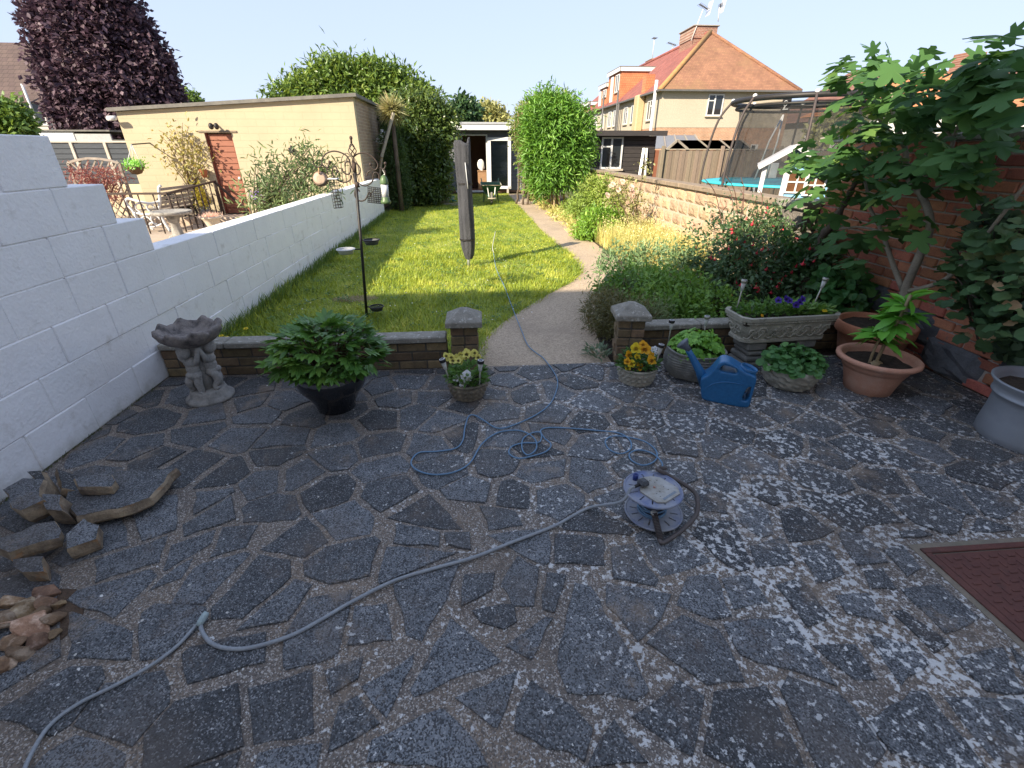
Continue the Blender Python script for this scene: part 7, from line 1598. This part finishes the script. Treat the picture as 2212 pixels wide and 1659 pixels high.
# tall weeds along the white wall
n = 2600; y = RNG.uniform(3.7, 13.6, n); x = -2.44 + np.abs(RNG.normal(size=n)) * .07; a = RNG.random(n) * 3.14 - 1.57
wd = leaves('wall_weeds', np.column_stack([x, y, np.zeros(n)]), np.column_stack([-np.cos(a), -np.sin(a), np.full(n, .6)]), np.column_stack([np.cos(a) * .5, np.sin(a) * .5, np.ones(n)]), RNG.uniform(.08, .24, n), .009, leafmat('weed_blade', (.04, .075, .02), (.09, .14, .035)), None, 'blade'); tag(wd, 'longer grass along the foot of the white wall', 'grass', kind='stuff')
# grass fringe in patio joints by the wall and low weeds
n = 500; y = RNG.uniform(1.3, 3.4, n); x = -2.445 + np.abs(RNG.normal(size=n)) * .012
tag(leaves('wall_foot_moss', np.column_stack([x, y, np.full(n, .002)]), rdir(n), np.column_stack([RNG.random(n), RNG.normal(size=n) * .5, np.ones(n)]), RNG.uniform(.008, .025, n), .004, leafmat('moss', (.03, .045, .015), (.07, .08, .03)), None, 'blade'), 'thin moss along the foot of the white wall', 'moss', kind='stuff')
def clump_plant(name, label, x, y, n, stems, L, W, mat, tmpl='leaf', r=.12, h=.3, lean=.6, cat='plant', group=None):
    t = thing(name, label, cat, (x, y, 0), 0, group); tuft('leaves', t, (x, y, .01), r, h, n, L, W, mat, tmpl, lean)
    m = MB()
    for k in range(stems): a = random.uniform(0, 6.28); m.tube([(x + .02 * math.cos(a), y + .02 * math.sin(a), 0), (x + r * .7 * math.cos(a), y + r * .7 * math.sin(a), h * .8)], .004, 5)
    m.build('stems', M_STEM, t); return t
clump_plant('dandelion', 'yellow flowered dandelion weed by the wall behind the bird bath', -2.2, 3.85, 60, 3, .16, .03, L_GREEN, 'leaf', .12, .1)
fd = [o for o in bpy.data.objects if o.name.startswith('dandelion')][0]
for dx, dy, dzz in ((.1, -.05, .2), (.2, .1, .22), (-.02, .1, .16)): flower(fd, F_YEL, (-2.2 + dx, 3.85 + dy, dzz), (0, -.4, 1), .6)
clump_plant('pillar_weed', 'grey green weed at the foot of the right pillar beside the path', 1.03, 3.62, 90, 4, .06, .025, leafmat('leaf_grey', (.06, .085, .05), (.11, .15, .09)), 'leaf', .11, .10)
# ================================================================== tall shrub on the right of the summer house
bl = blobs_px([(1200, 265, 52), (1176, 290, 44), (1238, 295, 44), (1172, 335, 40), (1225, 340, 48), (1180, 370, 42), (1228, 372, 30), (1152, 280, 26), (1250, 258, 28), (1180, 245, 38), (1175, 395, 24), (1258, 325, 22), (1215, 240, 24), (1158, 252, 18)], 14.4, 1.0, .8)
ts = tree('tall_shrub', 'tall sunlit bushy shrub with bare stems right of the summer house', (AY(1205, 440, 14.4).x, 14.4, 0), bl, 2500, 9, .11, .16, .04, leafmat('leaf_willowy', (.04, .10, .018), (.10, .20, .032), (.18, .28, .06), rough=.4), .035, cat='shrub', stems=6, shell=.42, twigs=24, tmpl='leaf', bark=plain('tan_stem', (.36, .27, .16), (.26, .19, .11), scale=12))
bl = blobs_px([(1140, 275, 26), (1140, 250, 20), (1145, 310, 24), (1150, 345, 20), (1155, 385, 20), (1152, 410, 14), (1155, 232, 16), (1185, 222, 14), (1215, 215, 12), (1122, 262, 10)], 16.4, 1.0, .8)
tree('olive_shrub', 'olive green shrub against the summer house behind the tall shrub', (AY(1130, 430, 16.4).x, 16.4, 0), bl, 1500, 8, .09, .13, .04, leafmat('leaf_olive', (.08, .11, .03), (.17, .20, .06), (.27, .28, .11)), .04, cat='shrub', stems=3, shell=.5, twigs=12)
# upright shoots of the shrub tops
n = 46; sh_ = thing('shrub_shoots', 'tall thin leafy shoots standing above the right hand shrub', 'plant', (2.4, 15.6, 0)); m = MB(); PP = []; TT = []
for k in range(n):
    x = random.choice((1120, 1145, 1165, 1185, 1210, 1230, 1250)) + random.uniform(-8, 8); y1_ = random.uniform(200, 235) + abs(x - 1200) * .25; a = AY(x, y1_ + 90, 15.6); b = AY(x + random.uniform(-4, 4), y1_, 15.6); m.tube([a, b], .006, 5)
    for q in range(26): f = q / 26; PP.append(a.lerp(b, f)); an = q * 2.4; TT.append((math.cos(an), math.sin(an), .9))
m.build('stems', M_STEM, sh_); PP = np.array(PP); TT = np.array(TT); leaves('leaves', PP, np.column_stack([-TT[:, 0], -TT[:, 1], np.ones(len(PP))]), TT, .11, .03, MATS['leaf_willowy'], sh_, 'leaf')['kind'] = 'stuff'
# ================================================================== flower bed beside the sandstone wall
L_SUN = leafmat('leaf_sun_green', (.06, .13, .02), (.14, .24, .035), (.24, .33, .07), rough=.4)
bl = blobs_px([(1290, 425, 34), (1265, 445, 30), (1300, 400, 20), (1320, 440, 24), (1245, 465, 22)], 11.5, 1.1, .9); tree('bed_shrub', 'feathery green shrub in front of the far sandstone wall', (AY(1285, 490, 11.5).x, 11.5, 0), bl, 700, 8, .06, .09, .025, leafmat('leaf_feather', (.08, .13, .025), (.18, .24, .05), (.28, .31, .09)), .02, cat='shrub', stems=4, shell=.3)
bl = blobs_px([(1290, 480, 34), (1320, 478, 28), (1265, 500, 24), (1300, 505, 28)], 9.4, .8, .9); tree('bed_peony', 'low glossy bright green peony bush beside the sunny path', (AY(1290, 520, 9.4).x, 9.4, 0), bl, 420, 8, .05, .10, .034, L_SUN, .015, cat='shrub', stems=5, shell=.5, tmpl='leaf')
ro_ = thing('rose_bush', 'thorny rose bush with pale pink roses against the sandstone wall', 'shrub', (AY(1372, 490, 9.0).x, 9.0, 0)); m = MB()
for ex, ey in ((1330, 410), (1345, 395), (1365, 405), (1372, 420), (1395, 345), (1352, 440), (1388, 400), (1325, 430)): limb(m, AY(1375, 520, 9.0), AY(ex, ey, 9.0), .012, .005, .10)
m.build('stems', plain('rose_stem', (.14, .10, .06), (.09, .06, .04)), ro_)
crown('leaves', blobs_px([(1335, 420, 26), (1360, 440, 26), (1350, 400, 20), (1395, 352, 14), (1385, 380, 10), (1380, 450, 24)], 9.0, 1, .7), 130, 5, .05, .06, .035, leafmat('leaf_rose', (.10, .11, .04), (.20, .20, .08), (.12, .06, .04)), ro_, 'leaf', .2)
rm = MB(); s_ = MB()
def rose(): 
    m = MB()
    for k in range(16): a = k * 2.4; r = .012 + .0028 * k; d = Vector((math.cos(a), math.sin(a), 0)); s = Vector((-d.y, d.x, 0)); m.add([d * r * .3, d * r + s * r * .7 + Vector((0, 0, .03 - .0012 * k)), d * r * 1.25 + Vector((0, 0, .034 - .0016 * k)), d * r - s * r * .7 + Vector((0, 0, .03 - .0012 * k))], [(0, 1, 2, 3)], True)
    return m.mesh('rose', leafmat('petal_rose', (.72, .52, .42), (.80, .64, .54), (.84, .72, .64), trans=.3, gain=1))
rme = rose()
for (x, y, s) in ((1324, 398, 1.3), (1345, 392, 1.3), (1336, 410, 1.3), (1362, 405, 1.8), (1366, 415, 1.4), (1312, 422, 1.5), (1360, 428, 1.1), (1318, 402, .9)): o = link('rose', rme, ro_, AY(x, y, 8.9) - ro_.location, (R(60), random.uniform(-.4, .4), random.uniform(-.6, .6)), (s * .62,) * 3)
# tall straw grass
n = 5200; a = RNG.random(n); gx = 2.35 + 1.15 * RNG.random(n); gy = 6.6 + 3.2 * RNG.random(n); an = RNG.random(n) * 6.283; ln = RNG.uniform(.05, .55, n)
sg_ = leaves('straw_grass', np.column_stack([gx, gy, np.zeros(n)]), np.column_stack([-np.cos(an), -np.sin(an), ln]), np.column_stack([np.cos(an) * ln, np.sin(an) * ln, np.ones(n)]), RNG.uniform(.2, .55, n), .008, leafmat('straw_blade', (.18, .19, .05), (.36, .33, .12), (.48, .43, .22)), None, 'blade'); tag(sg_, 'tall yellow seeding grass in the sunny flower bed', 'grass', kind='stuff')
n = 2400; P = np.column_stack([2.35 + 1.15 * RNG.random(n), 6.6 + 3.2 * RNG.random(n), RNG.uniform(.2, .5, n)]); tag(leaves('seed_heads', P, rdir(n), rdir(n) + np.array([0, 0, .6]), .03, .016, leafmat('seed_head', (.30, .30, .12), (.46, .42, .2), (.55, .5, .3)), None, 'diamond'), 'pale seed heads over the yellow grass', 'grass', kind='stuff')
bl = [((2.3 + .15 * math.sin(y * 5), y, .06), (.16, .22, .10)) for y in np.arange(9.8, 18.5, .5)]; tag(crown('bed_edging', bl, 900, 5, .05, .09, .02, MATS['straw_blade'], None, 'blade', .2), 'dry straw tufts edging the bed by the path', 'grass', kind='stuff')
bl = [((2.9, y, .12), (.5, .3, .22)) for y in np.arange(10.4, 14.5, .6)]; tag(crown('bed_cover', bl, 900, 5, .06, .09, .03, MATS['leaf_feather'], None, 'leaf', .3), 'mixed low greenery of the far flower bed', 'plants', kind='stuff')
# herbs in the shaded bed
L_HERB = leafmat('leaf_herb', (.055, .115, .022), (.115, .205, .038), (.20, .29, .075), rough=.5)
def herb(name, label, blobs, ncl, k, L, W, mat, base, tmpl='leaf', shell=.45, cat='shrub'): return tree(name, label, base, blobs, ncl, k, .035, L, W, mat, .008, cat=cat, stems=6, shell=shell, twigs=18, tmpl=tmpl)
herb('oregano_bush', 'bright green oregano bush behind the right pillar', [((2.05, 4.55, .26), (.42, .36, .26)), ((1.75, 4.95, .24), (.34, .34, .24)), ((2.3, 4.1, .22), (.32, .26, .22)), ((1.95, 4.15, .2), (.26, .22, .18))], 900, 7, .055, .028, L_HERB, (2.05, 4.5, 0))
herb('catmint_bush', 'taller grey green herb bush at the path edge', [((1.75, 5.55, .28), (.30, .34, .26)), ((2.15, 5.5, .34), (.36, .34, .28)), ((2.5, 5.2, .3), (.36, .34, .28)), ((1.65, 5.1, .2), (.2, .24, .18))], 800, 7, .055, .022, leafmat('leaf_greygreen', (.07, .115, .05), (.13, .19, .085), (.22, .28, .16)), (2.1, 5.45, 0))
herb('heather_bush', 'brown green heather mound leaning over the path by the right pillar', [((1.28, 4.25, .17), (.26, .40, .19)), ((1.45, 4.0, .2), (.26, .26, .18)), ((1.36, 4.6, .15), (.22, .26, .16))], 900, 8, .05, .008, leafmat('leaf_heather', (.045, .05, .018), (.10, .09, .03), (.15, .11, .04)), (1.35, 4.2, 0), 'blade', .4)
herb('fennel_tuft', 'fine feathery green tuft behind the right pillar cap', [((1.62, 3.98, .2), (.20, .16, .18))], 260, 8, .06, .006, leafmat('leaf_fennel', (.07, .10, .04), (.13, .16, .07)), (1.62, 3.98, 0), 'blade', .2)
# fuchsia with red bells
fz = [((3.05, 4.85, .55), (.50, .42, .42)), ((2.75, 4.55, .42), (.36, .34, .34)), ((3.3, 5.3, .6), (.34, .42, .44)), ((2.75, 5.15, .58), (.38, .36, .38)), ((3.25, 4.4, .42), (.34, .34, .34))]
fu = tree('fuchsia_bush', 'fuchsia bush with hanging red flowers behind the stone trough', (3.0, 4.9, 0), fz, 1200, 7, .05, .052, .030, leafmat('leaf_fuchsia', (.024, .050, .022), (.055, .095, .036), (.11, .15, .055)), .014, cat='shrub', stems=7, shell=.5, twigs=28, tmpl='leaf', bark=plain('fuchsia_stem', (.14, .06, .045), (.1, .05, .04)))
bell = MB(); bell.lathe([(.003, .02), (.006, .008), (.011, -.004), (.014, -.02), (.006, -.022)], 8); bell.tube([(0, 0, .02), (0, 0, .045)], .0015, 5)
for k in range(4): a = k * 1.571; bell.add([(0, 0, .008), (.026 * math.cos(a + .3), .026 * math.sin(a + .3), -.004), (.032 * math.cos(a), .032 * math.sin(a), -.012), (.026 * math.cos(a - .3), .026 * math.sin(a - .3), -.004)], [(0, 1, 2, 3)], True)
bme_ = bell.mesh('flower', leafmat('fuchsia_red', (.42, .02, .035), (.55, .05, .07), (.6, .1, .14), trans=.2))
for k in range(85):
    c, r = random.choice(fz); d = Vector((random.gauss(0, 1), random.gauss(0, 1) - .8, random.gauss(0, .7) + .2)).normalized(); link('flower', bme_, fu, Vector((c[0] + d.x * r[0] * 1.02, c[1] + d.y * r[1] * 1.02, c[2] + d.z * r[2] * 1.0)) - fu.location, (random.uniform(-.3, .3), random.uniform(-.3, .3), random.uniform(0, 6)), (random.uniform(.6, 1.0),) * 3)
m = MB(); PP = []; TT = []
for k in range(9):
    a = Vector((2.9 + random.uniform(-.3, .4), 5.2 + random.uniform(-.3, .3), .8)); b = a + Vector((random.uniform(-.35, .1), random.uniform(-.1, .3), random.uniform(.25, .55))); m.tube(spline([a, a.lerp(b, .6) + Vector((.03, 0, .06)), b], 4), .004, 5)
    for q in range(12): f = q / 12; PP.append(a.lerp(b, f)); TT.append((random.uniform(-1, 1), random.uniform(-1, 1), -.1))
m.build('arching_shoots', MATS['fuchsia_stem'], fu); PP = np.array(PP); leaves('shoot_leaves', PP, np.tile([0., 0, 1], (len(PP), 1)), np.array(TT), .06, .034, MATS['leaf_fuchsia'], fu, 'leaf')['kind'] = 'stuff'
bl = [((3.35, 3.85, .25), (.2, .16, .2)), ((3.4, 4.0, .45), (.18, .2, .2))]; herb('wall_foot_plant', 'small round leaved plant at the foot of the brick wall behind the trough', bl, 130, 4, .09, .07, L_GER, (3.4, 3.9, 0), 'round', .3)
# ================================================================== fig trained on the brick wall, leaf by leaf
def fig_leaf(L, mat, k):
    out = [(0, 0), (.10, .16), (.02, .34), (.18, .44), (.34, .34), (.38, .22), (.46, .34), (.52, .50), (.70, .46), (.72, .28), (.62, .16), (.76, .16), (.90, .12), (1.02, 0)]
    pts = out + [(x, -y) for x, y in reversed(out[1:-1])]; rr = random.Random(k); m = MB()
    vs = [(.36 * L, 0, .015 * L)]
    for x, y in pts: j = rr.uniform(.92, 1.08); vs.append((x * L * j, y * L * j * 1.12, L * (-.22 * (x - .3) ** 2 - .28 * y * y + rr.uniform(-.02, .02))))
    n = len(pts); return m.add(vs, [(0, 1 + i, 1 + (i + 1) % n) for i in range(n)], True).mesh('leaf', mat)
L_FIG = leafmat('leaf_fig', (.022, .060, .020), (.052, .112, .032), (.14, .20, .045), rough=.6, trans=.35, spec=.25, gain=1.75)
fm = [fig_leaf(.21, L_FIG, k) for k in range(6)]
fg = thing('fig_tree', 'fig tree with big lobed leaves trained against the red brick wall', 'tree', (3.47, 3.55, 0))
m = MB(); FB = plain('fig_bark', (.34, .29, .22), (.22, .185, .145), rough=.9, scale=14, bumps=.5, bdist=.01)
def FX(x, y, X=3.42): return AX(x, y, X)
limbs = [([(1950, 700), (1955, 630), (1990, 545), (2010, 480), (1990, 420), (1960, 380), (1955, 320), (1930, 250), (1925, 200)], .036, .012), ([(1950, 625), (1925, 560), (1905, 500), (1880, 450), (1870, 400), (1850, 330)], .022, .008), ([(1955, 630), (2030, 610), (2090, 560), (2160, 470), (2230, 380)], .018, .01), ([(1985, 430), (2040, 390), (2060, 300), (2090, 230), (2120, 180)], .018, .008), ([(1990, 420), (1900, 380), (1820, 350), (1760, 340)], .014, .006), ([(1905, 500), (1850, 490), (1790, 500)], .012, .006), ([(1955, 320), (1880, 240), (1830, 200)], .012, .005), ([(2090, 230), (2150, 180), (2200, 120)], .012, .006), ([(1960, 380), (2040, 350), (2120, 330)], .012, .005), ([(2060, 300), (2010, 240), (1990, 180)], .01, .005)]
FX_ = 3.42; tips = []
for px, r0_, r1_ in limbs:
    P = []
    for i, (x, y) in enumerate(px): P.append(FX(x, y, FX_ - .004 * i)); 
    P = spline(P, 4); m.tube(P, [r0_ + (r1_ - r0_) * i / (len(P) - 1) for i in range(len(P))], 9); tips += P[len(P) // 3:]
m.build('branches', FB, fg)
spots = [(1840, 200, 60), (1890, 160, 70), (1950, 170, 70), (2010, 180, 60), (1900, 230, 70), (1960, 240, 60), (1830, 150, 30), (2020, 230, 50), (2150, 140, 50), (2190, 100, 45), (2120, 180, 50), (2180, 200, 60), (2100, 240, 50), (2160, 270, 50),
         (1790, 340, 55), (1750, 360, 40), (1830, 330, 60), (1880, 340, 50), (1800, 400, 50), (1850, 400, 40), (1920, 400, 34), (1990, 320, 60), (2050, 330, 50), (2110, 350, 50), (1940, 470, 26), (1870, 500, 26), (1840, 560, 22), (1990, 480, 26), (1780, 440, 34), (2070, 380, 40), (1850, 280, 40), (1920, 290, 40), (1820, 520, 25), (1730, 340, 22), (2000, 380, 40)]
nl_ = 0
for x, y, r in spots:
    for k in range(int(r * .17) + 1):
        if nl_ >= 300: break
        an = random.uniform(0, 6.28); q = r * math.sqrt(random.random()); X_ = random.uniform(2.98, 3.52); p = AX(x + q * math.cos(an), y + q * math.sin(an), X_)
        if p.y > 5.15: p.y = 5.15 - random.uniform(0, .2)
        yaw = random.uniform(R(130), R(320)); o = link('leaf', random.choice(fm), fg, p - fg.location, (random.uniform(-.5, .5), random.uniform(-.05, .75), yaw), (random.uniform(.62, 1.12),) * 3); nl_ += 1
print('fig leaves', nl_)
P = []
for x, y, r in spots:
    for k in range(int(r * (.12 if y < 420 else .05))): an = random.uniform(0, 6.28); q = r * .75 * math.sqrt(random.random()); p = AX(x + q * math.cos(an), y + q * math.sin(an), random.uniform(3.1, 3.5)); p.y = min(p.y, 5.1); P.append(p)
P = np.array(P); n = len(P); leaves('young_leaves', P, np.tile([-.4, -.6, .7], (n, 1)) + RNG.normal(size=(n, 3)) * .4, rdir(n) + np.array([-.3, -.4, -.1]), RNG.uniform(.10, .17, n), RNG.uniform(.10, .17, n), L_FIG, fg, 'lobed')['kind'] = 'stuff'
# old vine stem crossing the end of the block wall
m = MB(); P = spline([Vector((3.42, 4.55, 0)), AX(1770, 525, 3.40), AX(1795, 490, 3.38), AX(1815, 455, 3.38), AX(1835, 420, 3.4), AX(1850, 390, 3.44)], 5)
vn = thing('vine_stem', 'twisted dark old vine trunk beside the stone pier', 'vine', (3.42, 4.55, 0)); m.tube(P, [.045 - .001 * i + .008 * math.sin(i * 1.9) for i in range(len(P))], 9); m.build('trunk', M_BARK, vn)
crown('leaves', blobs_px([(1770, 520, 30), (1745, 560, 30), (1790, 560, 24), (1720, 540, 20)], 4.55, 1, .6), 60, 4, .05, .085, .07, L_GER, vn, 'round', .2)
# creeper over the wall at the right edge
L_CREEP = leafmat('leaf_creeper', (.028, .060, .028), (.060, .115, .045), (.15, .17, .07), rough=.5)
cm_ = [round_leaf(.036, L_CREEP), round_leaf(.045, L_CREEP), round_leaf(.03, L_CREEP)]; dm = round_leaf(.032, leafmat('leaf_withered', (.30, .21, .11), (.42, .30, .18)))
cr = thing('wall_creeper', 'round leaved creeper spilling down the brick wall at the right edge', 'climber', (3.55, 2.75, .3)); cn = 0
for (x, y, r, n) in ((2150, 480, 60, 36), (2100, 530, 60, 40), (2170, 560, 60, 44), (2200, 470, 50, 28), (2080, 590, 50, 36), (2140, 640, 50, 34), (2190, 640, 50, 34), (2060, 640, 30, 16), (2120, 700, 45, 22), (2190, 720, 40, 22), (2210, 560, 40, 22), (2050, 560, 30, 14), (2180, 780, 35, 12), (2030, 690, 18, 5)):
    for k in range(n):
        if cn >= 299: break
        an = random.uniform(0, 6.28); q = r * math.sqrt(random.random()); p = AX(x + q * math.cos(an), y + q * math.sin(an), random.uniform(3.25, 3.62)); link('leaf', dm if (random.random() < .10 and y > 600) else random.choice(cm_), cr, p - cr.location, (random.uniform(-.5, .5), random.uniform(-.1, .9), random.uniform(R(120), R(300))), (random.uniform(.8, 1.5),) * 3); cn += 1
m = MB()
for k in range(12): a = AX(random.uniform(2100, 2250), random.uniform(700, 800), 3.6); b = AX(random.uniform(2040, 2230), random.uniform(450, 650), 3.5); limb(m, a, b, .008, .004, .15)
m.build('stems', plain('dark_vine', (.10, .075, .055), (.07, .05, .04)), cr)
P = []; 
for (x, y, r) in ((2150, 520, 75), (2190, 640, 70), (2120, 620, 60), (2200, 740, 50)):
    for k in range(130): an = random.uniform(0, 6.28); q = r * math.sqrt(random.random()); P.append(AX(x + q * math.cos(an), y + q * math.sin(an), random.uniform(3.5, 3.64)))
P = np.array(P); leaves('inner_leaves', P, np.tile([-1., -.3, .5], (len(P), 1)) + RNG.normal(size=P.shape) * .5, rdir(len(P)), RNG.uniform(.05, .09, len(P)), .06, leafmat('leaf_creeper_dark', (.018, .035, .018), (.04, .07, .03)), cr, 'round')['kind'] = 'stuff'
